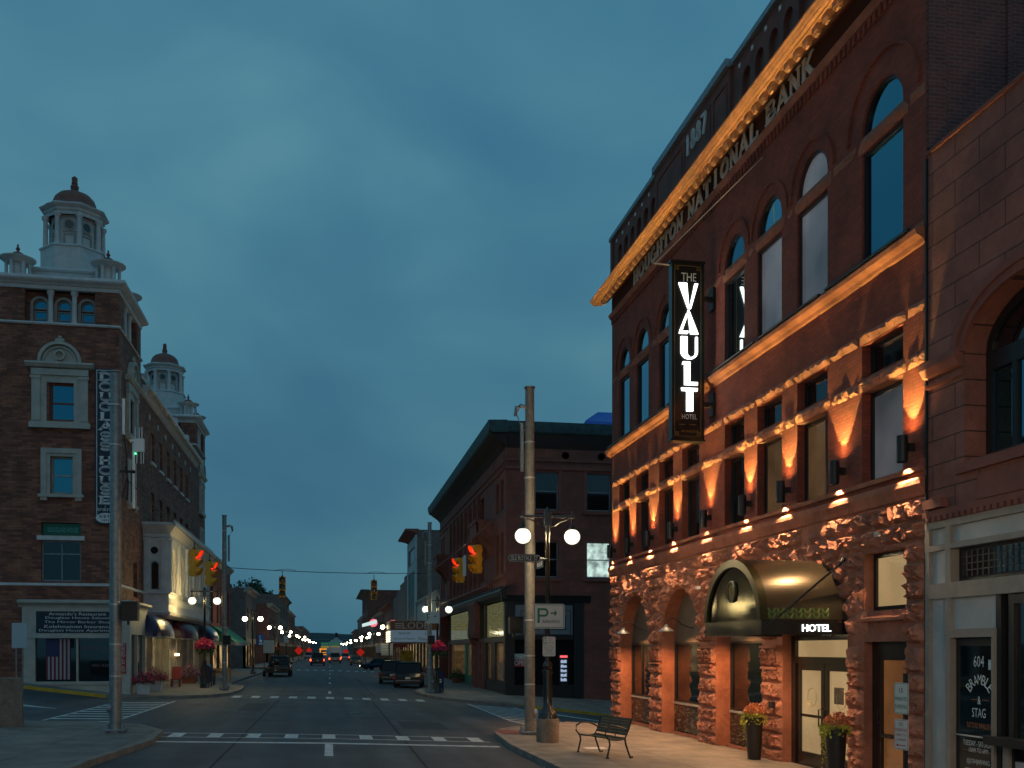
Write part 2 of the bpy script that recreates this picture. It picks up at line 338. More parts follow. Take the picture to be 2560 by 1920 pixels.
# sidewalks
KH=.13
def strip(pairs,n=4,extra=KH,seg=1.5):
    """pairs: [(kerb xy, back xy)]; builds slab top, kerb"""
    top=MB(); kb=MB(); rows=[]
    dense=[]
    for (k0,b0),(k1,b1) in zip(pairs,pairs[1:]):
        d=math.hypot(k1[0]-k0[0],k1[1]-k0[1]); m=max(1,min(14,int(d/seg)))
        for i in range(m):
            t=i/m; dense.append(((k0[0]+(k1[0]-k0[0])*t,k0[1]+(k1[1]-k0[1])*t),(b0[0]+(b1[0]-b0[0])*t,b0[1]+(b1[1]-b0[1])*t)))
    dense.append(pairs[-1])
    for k,b in dense:
        d=Vector((b[0]-k[0],b[1]-k[1])); ln=max(d.length,.01); d/=ln
        r=[]
        ki=(k[0]+d.x*min(.17,ln*.5),k[1]+d.y*min(.17,ln*.5))
        for i in range(n+1):
            t=i/n; x=ki[0]+(b[0]-ki[0])*t; y=ki[1]+(b[1]-ki[1])*t
            r.append((x,y,zr(x,y)+extra))
        rows.append((k,ki,r))
    for (ka,kia,ra),(kc,kic,rc) in zip(rows,rows[1:]):
        for i in range(n): top.quad(ra[i],ra[i+1],rc[i+1],rc[i])
        za,zc=zr(*ka),zr(*kc)
        kb.quad((*ka,za-.1),(*kc,zc-.1),(*kc,zc+extra+.004),(*ka,za+extra+.004))
        kb.quad((*ka,za+extra+.004),(*kc,zc+extra+.004),(*kic,zr(*kic)+extra+.004),(*kia,zr(*kia)+extra+.004))
    struct('sidewalk',top,M['walk'],True); struct('kerb',kb,M['kerb'])
strip([((4.5,-20),(10.4,-20)),((4.5,20),(10.4,20)),((4.4,24.5),(10.4,24.5)),((4.6,28),(10.4,28)),((5.0,29.6),(10.4,30)),((5.7,30.7),(10.4,32)),((7.0,31.8),(10.4,33.5)),((8.1,34),(10.4,34.5)),((8.9,36.3),(10.4,35.2)),((10,36.9),(10.8,35.4)),((25,37.5),(25,35.4))])
strip([((-4.6,-20),(-16,-20)),((-4.5,20),(-16,20)),((-4.1,24.5),(-16,24.5)),((-4.3,27.4),(-16,27)),((-5.2,29.4),(-16,28.4)),((-6.6,30.4),(-16,29)),((-8.4,30.8),(-16,29.3)),((-16,31),(-17,29.5))])
strip([((-25,45.9),(-25,47.9)),((-13.6,45.9),(-13.6,47.9)),((-9,46),(-9.1,47.95)),((-7,46.5),(-9,48.6)),((-5.6,47.8),(-9,49.5)),((-4.8,50),(-9,51)),((-4.6,55),(-9,56)),((-4.9,60),(-9.2,61)),((-6.1,64),(-9.4,65)),((-6.2,107),(-9.6,107))])
strip([((-6.2,118),(-9.6,118)),((-6.2,470),(-9.6,470))],seg=20)
strip([((25,50.3),(25,58)),((12,50.2),(12,58)),((9,49.7),(10.3,58)),((7,49.7),(10.3,58.2)),((5.6,51),(10.3,58.6)),((4.9,53.5),(10.3,59.3)),((4.8,58),(10.3,61)),((5.4,62),(10.3,64)),((6.6,65),(10.3,67)),((6.7,94),(10.3,94)),((5.4,98),(10.3,98)),((5.4,107),(10.3,107))])
strip([((6.7,118),(10.3,118)),((6.7,470),(10.3,470))],seg=20)
# yellow painted kerbs
def paintkerb(pts):
    mb=MB()
    d=[]
    for (a,c) in zip(pts,pts[1:]):
        m=max(1,int(math.hypot(a[0]-c[0],a[1]-c[1])/1.2))
        for i in range(m): d.append((a[0]+(c[0]-a[0])*i/m,a[1]+(c[1]-a[1])*i/m))
    d.append(pts[-1])
    for a,c in zip(d,d[1:]):
        n=Vector((c[1]-a[1],-(c[0]-a[0]))).normalized()
        if n.y>0: n=-n
        o=[(p[0]+n.x*.012,p[1]+n.y*.012) for p in (a,c)]; i_=[(p[0]-n.x*.19,p[1]-n.y*.19) for p in (a,c)]
        za,zc=[zr(*p) for p in (a,c)]
        mb.quad((*o[0],za),(*o[1],zc),(*o[1],zc+KH+.012),(*o[0],za+KH+.012))
        mb.quad((*o[0],za+KH+.012),(*o[1],zc+KH+.012),(*i_[1],zc+KH+.012),(*i_[0],za+KH+.012))
    struct('yellow_kerb_marking',mb,M['yellow'])
paintkerb([(-16,45.9),(-13.6,45.9),(-9.6,45.98)])
paintkerb([(9.2,49.75),(12,50.2),(25,50.3)])
# road paint
def mark(name,quads,mt='paint',h=.006):
    mb=MB()
    for q in quads:
        # subdivide quad to follow ground
        (a,b,c,d)=q
        n=max(1,int(max(math.hypot(a[0]-b[0],a[1]-b[1]),math.hypot(d[0]-c[0],d[1]-c[1]))/1.0)); k=max(1,int(max(math.hypot(a[0]-d[0],a[1]-d[1]),math.hypot(b[0]-c[0],b[1]-c[1]))/1.0))
        def P(s,t):
            x=(a[0]*(1-s)+b[0]*s)*(1-t)+(d[0]*(1-s)+c[0]*s)*t; y=(a[1]*(1-s)+b[1]*s)*(1-t)+(d[1]*(1-s)+c[1]*s)*t
            return (x,y,zr(x,y)+h)
        for i in range(n):
            for j in range(k): mb.quad(P(i/n,j/k),P((i+1)/n,j/k),P((i+1)/n,(j+1)/k),P(i/n,(j+1)/k))
    return struct(name,mb,M[mt])
def rect(x0,x1,y0,y1,dy=0): return ((x0,y0),(x1,y0+dy),(x1,y1+dy),(x0,y1))
q=[rect(-4.5,4.2,26.75,26.85,-.45),rect(-4.4,4.1,28.0,28.1,-.45)]
for k in range(9):
    x=-3.95+k*.98; q.append(rect(x-.17,x+.17,26.85-.05*(x+4.5),28.0-.05*(x+4.5)))
mark('crosswalk_marking',q)
mark('stop_line_marking',[rect(-4.6,4.25,25.3,25.62,-.4)])
mark('centre_line_marking',[rect(-.12,.07,22.2,25.0)]+[rect(-.09,.06,y,y+3) for y in (53.6,69,81,96,110,130,142,154,166,178,190,205,220)])
q=[rect(-4.6,4.5,48.0,48.1,-.1),rect(-4.6,4.5,49.9,49.98,-.1)]
for k in range(11):
    x=-4.35+k*.87; q.append(rect(x-.19,x+.19,48.1,49.9))
mark('crosswalk_marking',q)
mark('crosswalk_marking',[rect(x-.2,x+.2,111.8,114.4) for x in [-5.2+.9*k for k in range(12)]])
q=[rect(-8.75,-8.65,30.9,44.6),rect(-6.55,-6.45,30.1,44.6)]
for k in range(11): q.append(rect(-8.7,-6.5,31.1+k*1.22,31.5+k*1.22,-.3))
mark('crosswalk_marking',q)
q=[rect(6.55,6.65,32.2,48.4),rect(8.85,8.95,34.6,48.4)]
for k in range(12):
    y=35.3+k*1.1; q.append(rect(6.6,8.9,y,y+.36,-.2))
q+= [rect(6.6,8.0,34.2,34.5)]
mark('crosswalk_marking',q)
mark('lane_arrow_marking',[((-12.6,36.8),(-9.6,37.9),(-9.6,38.0),(-13.2,38.5))])
mark('lane_arrow_marking',[((10.2,44.6),(13.2,42.2),(13.3,42.3),(10.2,46.2))])
mark('yellow_line_marking',[((-16,34.2),(-8.7,32.1),(-8.7,32.2),(-16,34.4))],'yellow')
mark('stall_line_marking',[rect(-6.1,-4.4,72,72.12),rect(4.7,6.6,62.4,62.5)])
mark('yellow_line_marking',[rect(5.4,5.52,66.5,69.5)],'yellow')
# tar seams, patches and a drain in the road
mark('tar_seam_marking',[rect(1.9,1.96,19,46),rect(-2.3,-2.25,19,47),rect(2.2,2.25,51,110),rect(-4.4,4.4,35.1,35.16,-.3)],'tyre',.004)
mark('asphalt_patch',[rect(2.2,3.6,30.5,33.6),rect(-3.4,-2.5,38,43.5)],'patch' if 'patch' in M else M.setdefault('patch',mat('dark_asphalt_patch',(.034,.034,.037),.8,nscale=3,namt=.2)) and 'patch',.004)
mb=MB(); mb.cyl((.9,38,zr(.9,38)-.02),.33,.026,22); mb.cyl((-1.6,58,zr(-1.6,58)-.02),.33,.026,22); struct('road_manhole',mb,M['tyrem'] if 'tyrem' in M else M.setdefault('tyrem',mat('cast_iron_cover',(.03,.03,.03),.5,metal=.4)))
# utility covers, kerb ramps
mb=MB(); mb.cyl((-7.3,47.3,zr(-7.3,47.3)+KH+.002),.45,.01,20); struct('manhole_cover',mb,M['black'])
mark('tactile_ramp_marking',[rect(-8.9,-7.6,46.7,47.3)],'brownt',KH+.012)
mark('tactile_ramp_marking',[rect(7.4,9.2,50.4,51.2)],'brownt',KH+.012)
mark('tactile_ramp_marking',[rect(4.7,5.4,27.6,29)],'brownt',KH+.012)
mb=MB(); mb.box(6.1,6.65,23.6,24.0,zr(6.3,24)+KH-.02,zr(6.3,24)+KH+.006); struct('utility_cover',mb,M['white'])
# ---------------- facade tools ----------------
def wall_open(mb,fr,u0,u1,v0,v1,ops,depth=.3,seg=10):
    us=sorted({u0,u1}|{o[0] for o in ops}|{o[1] for o in ops}); vs=sorted({v0,v1}|{o[2] for o in ops}|{o[3] for o in ops})
    for a,b in zip(us,us[1:]):
        for c,d in zip(vs,vs[1:]):
            if a<u0-1e-6 or b>u1+1e-6: continue
            mu,mv=(a+b)/2,(c+d)/2
            if any(o[0]<mu<o[1] and o[2]<mv<o[3] for o in ops): continue
            mb.quad(fr(a,c,0),fr(b,c,0),fr(b,d,0),fr(a,d,0))
    for o in ops:
        a,b,c,d=o[:4]; arch=len(o)>4 and o[4]
        if arch:
            r=(b-a)/2; rv=o[5] if len(o)>5 and o[5] else r; sp=d-rv; cx=(a+b)/2
            arc=[(cx-r*math.cos(math.pi*i/(2*seg)),sp+rv*math.sin(math.pi*i/(2*seg))) for i in range(2*seg+1)]
            for p,q in zip(arc,arc[1:]):
                mb.quad(fr(p[0],p[1],0),fr(q[0],q[1],0),fr(q[0],d,0),fr(p[0],d,0))
                mb.quad(fr(p[0],p[1],0),fr(q[0],q[1],0),fr(q[0],q[1],-depth),fr(p[0],p[1],-depth))
            top=sp
        else:
            top=d; mb.quad(fr(a,d,0),fr(b,d,0),fr(b,d,-depth),fr(a,d,-depth))
        mb.quad(fr(a,c,0),fr(a,top,0),fr(a,top,-depth),fr(a,c,-depth)); mb.quad(fr(b,c,0),fr(b,top,0),fr(b,top,-depth),fr(b,c,-depth))
        mb.quad(fr(a,c,0),fr(b,c,0),fr(b,c,-depth),fr(a,c,-depth))
def rough(mb,f,ns,nt,amp=.07,edge=.0,base=.03,gap=.02):
    """rock-faced patch; f(s,t,w)->xyz"""
    P=[]
    for j in range(nt+1):
        row=[]
        for i in range(ns+1):
            s,t=i/ns,j/nt
            if i in(0,ns) or j in(0,nt): w=edge
            else:
                s+=random.uniform(-.3,.3)/ns; t+=random.uniform(-.3,.3)/nt
                w=base+amp*random.random()**1.2
            s=gap/2+s*(1-gap); t=gap/2+t*(1-gap)
            row.append(f(s,t,w))
        P.append(row)
    for j in range(nt):
        for i in range(ns):
            a,b,c,d=P[j][i],P[j][i+1],P[j+1][i+1],P[j+1][i]
            if random.random()<.5: mb.quad(a,b,c); mb.quad(a,c,d)
            else: mb.quad(a,b,d); mb.quad(b,c,d)
def rblock(mb,fr,u0,u1,v0,v1,amp=.07,base=.035,cell=.13):
    g=.012
    rough(mb,lambda s,t,w:fr(u0+g+(u1-u0-2*g)*s,v0+g+(v1-v0-2*g)*t,w),max(2,round((u1-u0)/cell)),max(2,round((v1-v0)/cell)),amp,-.01,base,0)
def window(root,fr,u0,u1,v0,v1,depth=.28,fw=.06,fm='darkframe',gm='glass',arch=0,mull=(),rails=(),name='window',pane='pane',rv=None):
    """frame with its glass as child, set back 'depth' from the wall face"""
    mb=MB(); gl=MB(); w0=-depth-.03; w1=-depth+.04
    if arch:
        r=(u1-u0)/2; rvv=rv or r; sp=v1-rvv; cx=(u0+u1)/2; n=16
        o=[(cx-r*math.cos(math.pi*i/n),sp+rvv*math.sin(math.pi*i/n)) for i in range(n+1)]
        i_=[(cx-(r-fw)*math.cos(math.pi*i/n),sp+(rvv-fw)*math.sin(math.pi*i/n)) for i in range(n+1)]
        for k in range(n): mb.prism([o[k],o[k+1],i_[k+1],i_[k]],fr,w0,w1)
        gl.prism([(u0+fw*.5,v0+.01)]+[(p[0],p[1]) for p in i_]+[(u1-fw*.5,v0+.01)],fr,w0+.005,w0+.02)
        top=sp
    else:
        top=v1; mb.fbox(fr,u0,u1,v1-fw,v1,w0,w1); gl.fbox(fr,u0+fw*.5,u1-fw*.5,v0+fw*.5,v1-fw*.5,w0+.005,w0+.02)
    e=.004
    mb.fbox(fr,u0,u0+fw,v0+fw,top-(0 if arch else fw),w0,w1); mb.fbox(fr,u1-fw,u1,v0+fw,top-(0 if arch else fw),w0,w1); mb.fbox(fr,u0,u1,v0,v0+fw,w0,w1)
    for u in mull: mb.fbox(fr,u-fw*.35,u+fw*.35,v0+fw,v1-fw*.9,w0+e,w1-e)
    for v in rails: mb.fbox(fr,u0+fw,u1-fw,v-fw*.4,v+fw*.4,w0+2*e,w1-2*e)
    o=obj(name,mb,M[fm],root); g=obj(pane,gl,M[gm],o)
    return o
FC={}
def text(s,fr,u0,u1,v0,v1,w,mt,parent,name='lettering',ext=.01,bold=0,top=False,mono=False):
    """text fitted into the box u0..u1, v0..v1 of frame fr"""
    if s not in FC:
        c=bpy.data.curves.new('lettering','FONT'); c.body=s; c.resolution_u=2; c.offset=0
        o=bpy.data.objects.new('lettering',c); COL.objects.link(o)
        dg=bpy.context.evaluated_depsgraph_get(); me=bpy.data.meshes.new_from_object(o.evaluated_get(dg))
        vs=[tuple(v.co) for v in me.vertices]; fs=[tuple(p.vertices) for p in me.polygons]
        FC[s]=(vs,fs); bpy.data.objects.remove(o); bpy.data.curves.remove(c); bpy.data.meshes.remove(me)
    vs,fs=FC[s]
    x0=min(v[0] for v in vs); x1=max(v[0] for v in vs); y0=min(v[1] for v in vs); y1=max(v[1] for v in vs)
    mb=MB()
    for k,ww in ((0,w),):
        for v in vs: mb.v.append(fr(u0+(v[0]-x0)/(x1-x0)*(u1-u0),v0+(v[1]-y0)/(y1-y0)*(v1-v0),ww+ext))
    mb.f=[f for f in fs]
    # sides for thickness
    if ext>.02:
        cnt={}
        for f in fs:
            for a,b in zip(f,f[1:]+f[:1]): cnt[(min(a,b),max(a,b))]=cnt.get((min(a,b),max(a,b)),0)+1
        n=len(mb.v)
        for v in vs: mb.v.append(fr(u0+(v[0]-x0)/(x1-x0)*(u1-u0),v0+(v[1]-y0)/(y1-y0)*(v1-v0),w))
        for (a,b),c in cnt.items():
            if c==1: mb.f.append((a,b,b+n,a+n))
    return obj(name,mb,M[mt],parent)
def arcp(cx,cy,rx,ry,a0,a1,n=8): return [(cx+rx*math.cos(R(a0+(a1-a0)*i/n)),cy+ry*math.sin(R(a0+(a1-a0)*i/n))) for i in range(n+1)]
TK,TN=.24,.12
GL={'A':([([(.08,0),(.5,1)],TN),([(.5,1),(.92,0)],TK),([(.2,.33),(.75,.33)],TN)],[(.08,0),(.92,0)]),
'B':([([(.2,0),(.2,1)],TK),([(.2,.95)]+arcp(.5,.74,.3,.21,90,-90)+[(.2,.53)],TN+.03),([(.2,.5)]+arcp(.52,.27,.36,.22,90,-90)+[(.2,.05)],TN+.05)],[(.14,0),(.14,1)]),
'D':([([(.2,0),(.2,1)],TK),([(.2,.95)]+arcp(.4,.5,.45,.45,90,-90)+[(.2,.05)],TK*.8)],[(.14,0),(.14,1)]),
'E':([([(.2,0),(.2,1)],TK),([(.2,.94),(.85,.94)],TN),([(.2,.5),(.65,.5)],TN),([(.2,.06),(.88,.06)],TN),([(.83,1),(.83,.72)],TN),([(.86,0),(.86,.28)],TN),([(.65,.38),(.65,.62)],TN)],[(.14,0),(.14,1)]),
'F':([([(.2,0),(.2,1)],TK),([(.2,.94),(.85,.94)],TN),([(.2,.5),(.65,.5)],TN),([(.83,1),(.83,.72)],TN)],[(.2,0),(.14,1)]),
'G':([(arcp(.52,.5,.38,.45,60,300,12),TK*.85),([(.72,.1),(.85,.42),(.85,.0)],TN+.05)],[(.78,.42)]),
'H':([([(.2,0),(.2,1)],TK),([(.8,0),(.8,1)],TK),([(.2,.5),(.8,.5)],TN)],[(.2,0),(.2,1),(.8,0),(.8,1)]),
'I':([([(.5,0),(.5,1)],TK)],[(.5,0),(.5,1)]),
'K':([([(.2,0),(.2,1)],TK),([(.8,1),(.25,.42)],TN),([(.42,.58),(.85,0)],TK)],[(.2,0),(.2,1),(.85,0),(.8,1)]),
'L':([([(.25,0),(.25,1)],TK),([(.25,.06),(.88,.06)],TN),([(.86,0),(.86,.32)],TN)],[(.2,0),(.25,1)]),
'N':([([(.18,0),(.18,1)],TN),([(.15,1),(.83,0)],TK),([(.83,0),(.83,1)],TN)],[(.18,0),(.12,1),(.83,1)]),
'O':([(arcp(.5,.5,.38,.45,0,360,18),TK*.85)],[]),
'P':([([(.2,0),(.2,1)],TK),([(.2,.95)]+arcp(.5,.72,.33,.23,90,-90)+[(.2,.49)],TN+.05)],[(.2,0),(.14,1)]),
'R':([([(.2,0),(.2,1)],TK),([(.2,.95)]+arcp(.5,.74,.3,.21,90,-90)+[(.2,.53)],TN+.04),([(.45,.5),(.85,0)],TK)],[(.2,0),(.14,1),(.88,0)]),
'S':([(arcp(.5,.73,.3,.22,20,250,9)+arcp(.5,.27,.33,.22,90,-160,9),TK*.8)],[]),
'T':([([(.5,0),(.5,1)],TK),([(.08,.94),(.92,.94)],TN),([(.1,1),(.1,.7)],TN),([(.9,1),(.9,.7)],TN)],[(.5,0)]),
'U':([([(.2,1),(.2,.38)]+arcp(.5,.36,.3,.31,180,360)[1:]+[(.8,1)],TK*.8)],[(.2,1),(.8,1)]),
'1':([([(.5,0),(.5,1)],TK),([(.5,1),(.3,.8)],TN)],[(.5,0)]),
'8':([(arcp(.5,.74,.26,.21,0,360,12),TK*.7),(arcp(.5,.27,.32,.23,0,360,12),TK*.7)],[]),
'9':([(arcp(.5,.7,.28,.25,0,360,12),TK*.7),([(.78,.7),(.7,.25),(.35,.06)],TN+.05)],[]),
'7':([([(.12,.94),(.85,.94)],TN+.04),([(.85,.94),(.4,0)],TK)],[(.12,.94)]),
'&':([(arcp(.45,.76,.18,.19,0,360,10),TN),([(.35,.62),(.85,.0)],TN),(arcp(.42,.27,.28,.24,60,320,10),TN)],[])}
def glyph(mb,ch,fr,u,v,gw,gh,w,ext):
    if ch not in GL: return
    st,sf=GL[ch]
    def seg(p,q,t):
        a=Vector((u+p[0]*gw,v+p[1]*gh)); b=Vector((u+q[0]*gw,v+q[1]*gh)); d=(b-a)
        if d.length<1e-5: return
        d.normalize(); n=Vector((-d.y,d.x))*t*gw*.5
        e=d*t*gw*.12
        mb.prism([tuple(a-e+n),tuple(a-e-n),tuple(b+e-n),tuple(b+e+n)],fr,w,w+ext)
    for pts,t in st:
        for p,q in zip(pts,pts[1:]): seg(p,q,t)
    for x,y in sf:
        yy=v+(y*gh if y<.5 else y*gh-.07*gh) if y in(0,1) else v+y*gh
        mb.fbox(fr,u+(x-.17)*gw,u+(x+.17)*gw,yy,yy+.07*gh,w,w+ext*1.05)
def serif(s,fr,u0,u1,v0,v1,w,mt,parent,ext=.04,name='lettering',gapf=.12):
    mb=MB(); n=sum(.55 if c==' ' else (.6 if c=='I' else 1) for c in s); cw=(u1-u0)/n; u=u0
    for c in s:
        k=.55 if c==' ' else (.6 if c=='I' else 1)
        if c=='I': glyph(mb,c,fr,u-cw*.2,v0,cw,v1-v0,w,ext)
        else: glyph(mb,c,fr,u+cw*gapf*.5,v0,cw*(1-gapf),v1-v0,w,ext)
        u+=cw*k
    return obj(name,mb,M[mt],parent)
def spot(name,loc,target,energy,size,color,blend=.2,rad=.03):
    l=bpy.data.lights.new(name,'SPOT'); l.energy=energy; l.spot_size=R(size); l.spot_blend=blend; l.color=color; l.shadow_soft_size=rad
    o=bpy.data.objects.new(name,l); COL.objects.link(o); o.location=loc
    o.rotation_euler=(Vector(target)-Vector(loc)).to_track_quat('-Z','Y').to_euler(); return o
def attach(l,root): 
    l.location=Vector(l.location)-parent_world(root); l.parent=root; return l
def area(name,loc,rot,sx,sy,energy,color):
    l=bpy.data.lights.new(name,'AREA'); l.shape='RECTANGLE'; l.size=sx; l.size_y=sy; l.energy=energy; l.color=color
    o=bpy.data.objects.new(name,l); COL.objects.link(o); o.location=loc; o.rotation_euler=rot; return o
# ================= HOTEL (old bank) =================
D=10.2
hotel=thing('hotel_building','tall red brick and sandstone corner hotel with amber lit facade and dark arched doorway canopy','building',(D,26,-.4))
fe=E_(D); fer=ER_(D)
# ER frame: u=-y
WN=[(33.33,34.57),(31.23,32.54),(28.84,30.16),(26.68,28.07),(23.58,24.84),(21.47,22.8),(19.32,20.7),(16.53,17.95)]
Y0,Y1=15.82,35.5
ops=[]
for a,b in WN:
    ops+=[(a,b,5.52,7.28),(a,b,7.57,8.2),(a,b,9.77,11.92),(a,b,12.2,12.30+(b-a)/2,True)]
mb=MB(); wall_open(mb,fe,Y0,Y1,5.1,15.3,ops,.32)
# corner return (side along cross street) and near side wall, back, roof
mb.quad((D,Y1,-2),(24,Y1,-3),(24,Y1,15.3),(D,Y1,15.3))
mb.quad((24,Y1,-3),(24,Y0,-3),(24,Y0,15.3),(24,Y1,15.3)); mb.quad((D,Y0,15.3),(24,Y0,15.3),(24,Y1,15.3),(D,Y1,15.3))
obj('wall',mb,M['brick'],hotel)
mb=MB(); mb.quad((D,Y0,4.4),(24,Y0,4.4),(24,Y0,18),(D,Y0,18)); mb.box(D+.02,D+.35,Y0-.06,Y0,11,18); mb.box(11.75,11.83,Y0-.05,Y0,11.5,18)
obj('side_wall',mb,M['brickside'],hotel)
# dark backing rooms so windows do not see through
mb=MB(); mb.quad((D+.7,Y0,-.5),(D+.7,Y1,-.5),(D+.7,Y1,15),(D+.7,Y0,15)); obj('interior_wall',mb,M['soffit'],hotel)
# parapet with niches
po=[]
for k in range(10):
    c=23.46-.77*k
    if c-.24>Y0+.1: po.append((c-.24,c+.24,15.55,16.82,True))
for k in range(6):
    c=34.5-.745*k; po.append((c-.24,c+.24,15.55,16.8,True))
mb=MB(); wall_open(mb,fe,Y0,24.3,15.3,17.28,[o for o in po if o[0]<24],.12,6); wall_open(mb,fe,30.3,Y1,15.3,17.28,[o for o in po if o[0]>30],.12,6)
mb.box(D+.12,D+.4,Y0,Y1,15.3,17.28); mb.fbox(fe,24.3,30.3,15.3,17.3,-.1,.09)
for a,b in((24.45,25.4),(25.6,27.6),(27.8,30.1)):   # framed panels
    for p in ((a,b,16.95,17.0),(a,b,15.6,15.65),(a,a+.05,15.65,16.95),(b-.05,b,15.65,16.95)): mb.fbox(fe,*p,.09,.12)
mb.fbox(fe,Y1-.25,Y1,15.3,17.28,0,.07)
obj('parapet',mb,M['brownt'],hotel)
mb=MB(); mb.fbox(fe,Y0,24.3,17.28,17.42,-.45,.1); mb.fbox(fe,30.3,Y1+.1,17.28,17.42,-.45,.1); mb.fbox(fe,24.3,30.3,17.3,17.5,-.45,.2)
obj('coping',mb,M['galv2'],hotel)
for k in range(10):
    c=23.85-.77*k
    if c>Y0+.1:
        mb=MB(); mb.fbox(fe,c-.05,c+.05,17.02,17.12,.0,.02); obj('vent_plate',mb,M['dimwhite'],hotel)
for k in range(6):
    c=34.87-.745*k; mb=MB(); mb.fbox(fe,c-.05,c+.05,17.02,17.12,.0,.02); obj('vent_plate',mb,M['dimwhite'],hotel)
for k,c in enumerate('1887'):
    mb=MB(); glyph(mb,c,fer,-27.45+k*.42,16.45,.38,.55,.1,.05); obj('numeral',mb,M['dimwhite'],hotel)
# main cornice: sloping gold face, dentil brackets
mb=MB()
prof=[(0,15.24),(.15,15.17),(.34,15.09),(.5,15.05),(.51,15.08),(.59,15.085),(.60,15.115),(.64,15.14),(.67,15.185),(.70,15.19),(.71,15.23),(0,15.27)]
mb.sweep(prof,fe,Y0,Y1+.55,1)
obj('cornice',mb,M['cornice'],hotel)
n=46
for k in range(n):
    u=Y0+.1+k*(Y1-Y0)/n; mb=MB()
    mb.sweep([(.14,15.14),(.26,15.06),(.36,14.93),(.43,14.91),(.45,14.96),(.45,15.07),(.14,15.2)],fe,u,u+.22)
    mb.sweep([(.31,14.93),(.36,14.87),(.42,14.885),(.41,14.94)],fe,u+.03,u+.19)
    obj('bracket',mb,M['cornice'],hotel)
# frieze band and corbel table
mb=MB(); mb.sweep([(0,14.42),(.05,14.44),(.1,14.52),(.12,14.58),(.06,14.62),(0,14.62)],fe,Y0,Y1+.1); obj('frieze_band',mb,M['stone'],hotel)
mb=MB(); mb.fbox(fe,Y0,Y1-.01,14.63,15.16,-.02,.012); obj('frieze_panel',mb,mat('frieze_shade_tone',(.045,.018,.014),.95),hotel)  # added slab, the frieze's unlit look put into its near-black colour
mb=MB()
for k in range(104):
    u=Y0+.06+k*.189; mb.fbox(fe,u,u+.1,14.2,14.42,0,.05)
obj('corbel_table',mb,M['brick'],hotel)
nm='HOUGHTON NATIONAL BANK'
u=-32.65; cw=12.9/sum(.55 if c==' ' else 1 for c in nm)
for c in nm:
    if c!=' ':
        mb=MB(); glyph(mb,c,fer,u+.03,14.64,cw-.06,.46,.06,.035); obj('letter',mb,M['steel'],hotel)
    u+=cw*(.55 if c==' ' else 1)
# assumed linear uplights on the string course, fittings unseen, washing the band and cornice
for k in range(6):
    yc=Y0+1.7+k*3.27
    mb=MB(); mb.fbox(fe,yc-1.5,yc+1.5,9.655,9.69,.17,.24); obj('assumed_uplight_bar',mb,M['darkframe'],hotel)
    a_=area('cornice_wash',(D-.235,yc,9.70),(0,0,0),3.2,.03,3.3,(1,.50,.14))
    a_.rotation_euler=Vector((-.072,0,1)).to_track_quat('-Z','Y').to_euler(); a_.data.spread=R(11)
    attach(a_,hotel)
# arched upper windows
for i,(a,b) in enumerate(WN):
    gm='mirror' if i==4 else 'skyglass' if i==7 else ('skyglass2' if i<4 else 'shade')
    window(hotel,fe,a,b,9.77,11.92,.09,.06,gm=gm)
    window(hotel,fe,a,b,12.2,12.30+(b-a)/2,.09,.06,gm='shade' if i==6 else ('skyglass' if i in(4,7) else 'skyglass2'),arch=1)
for i,(a,b) in enumerate(WN):
    mb=MB(); rblock(mb,fe,a-.18,b+.18,11.92,12.26,.04,.05,.16); obj('transom_bar',mb,M['stone'],hotel)
# impost strips between arches
mb=MB()
us=[Y1]+[x for a,b in WN for x in (b+.18,a-.18)]+[Y0]
for a,b in zip(us[0::2],us[1::2]):
    if a-b>.05: mb=MB(); rblock(mb,fe,b,a,11.98,12.24,.03,.02,.2); obj('impost_block',mb,M['stone'],hotel)
# relief hood arches
for i,(a,b) in enumerate(WN):
    c=(a+b)/2; r=1.26 if i==7 else 1.0; mb=MB(); n=20
    for k in range(n):
        p,q=math.pi*k/n,math.pi*(k+1)/n
        P=lambda rr,t:(c-rr*math.cos(t),12.3+rr*math.sin(t))
        mb.prism([P(r,p),P(r,q),P(r-.07,q),P(r-.07,p)],fe,-.01,.05)
    obj('hood_mould',mb,M['brick'],hotel)
# string course under the tall windows
mb=MB(); mb.sweep([(0,9.38),(.05,9.40),(.08,9.46),(.2,9.52),(.22,9.6),(.2,9.64),(0,9.66)],fe,Y0-.02,Y1+.2)
mb.sweep([(0,9.66),(.06,9.68),(.05,9.77),(0,9.77)],fe,Y0,Y1)
mb.sweep([(-.001,9.38),(.2,9.52),(.2,9.64),(-.001,9.66)],S_(Y1-.0),D-.2,D)
obj('string_course',mb,M['stone'],hotel)
# second floor windows, rough lintels and transom stones
for i,(a,b) in enumerate(WN):
    lit={5:'dimwarm',6:'dimwarm',7:'shade'}.get(i,'glass')
    if i in (0,1): lit='skyglass'
    window(hotel,fe,a,b,5.52,7.28,.22,.08,gm=lit,mull=((a+.42,) if i in(4,6) else ()))
    window(hotel,fe,a,b,7.57,8.2,.22,.07,gm='skyglass' if i in(0,1) else 'glass')
mb=MB()
u=Y0
random.seed(3)
edges=[Y0]+[x for a,b in reversed(WN) for x in (a-.12,b+.12)]+[Y1]
for a,b in zip(edges,edges[1:]):
    rblock(mb,fe,a,b,8.2,8.46,.08,.025,.11)
obj('rough_lintel_band',mb,M['rock'],hotel)
mb=MB()
for k,(a,b) in enumerate(zip(edges,edges[1:])):
    rblock(mb,fe,a,b,7.28,7.56,.05 if k%2==0 else .05,.005 if k%2==0 else .03,.1)
obj('rough_transom_band',mb,M['rock'],hotel)
mb=MB(); mb.sweep([(0,5.42),(.1,5.42),(.12,5.5),(0,5.52)],fe,Y0,Y1); 
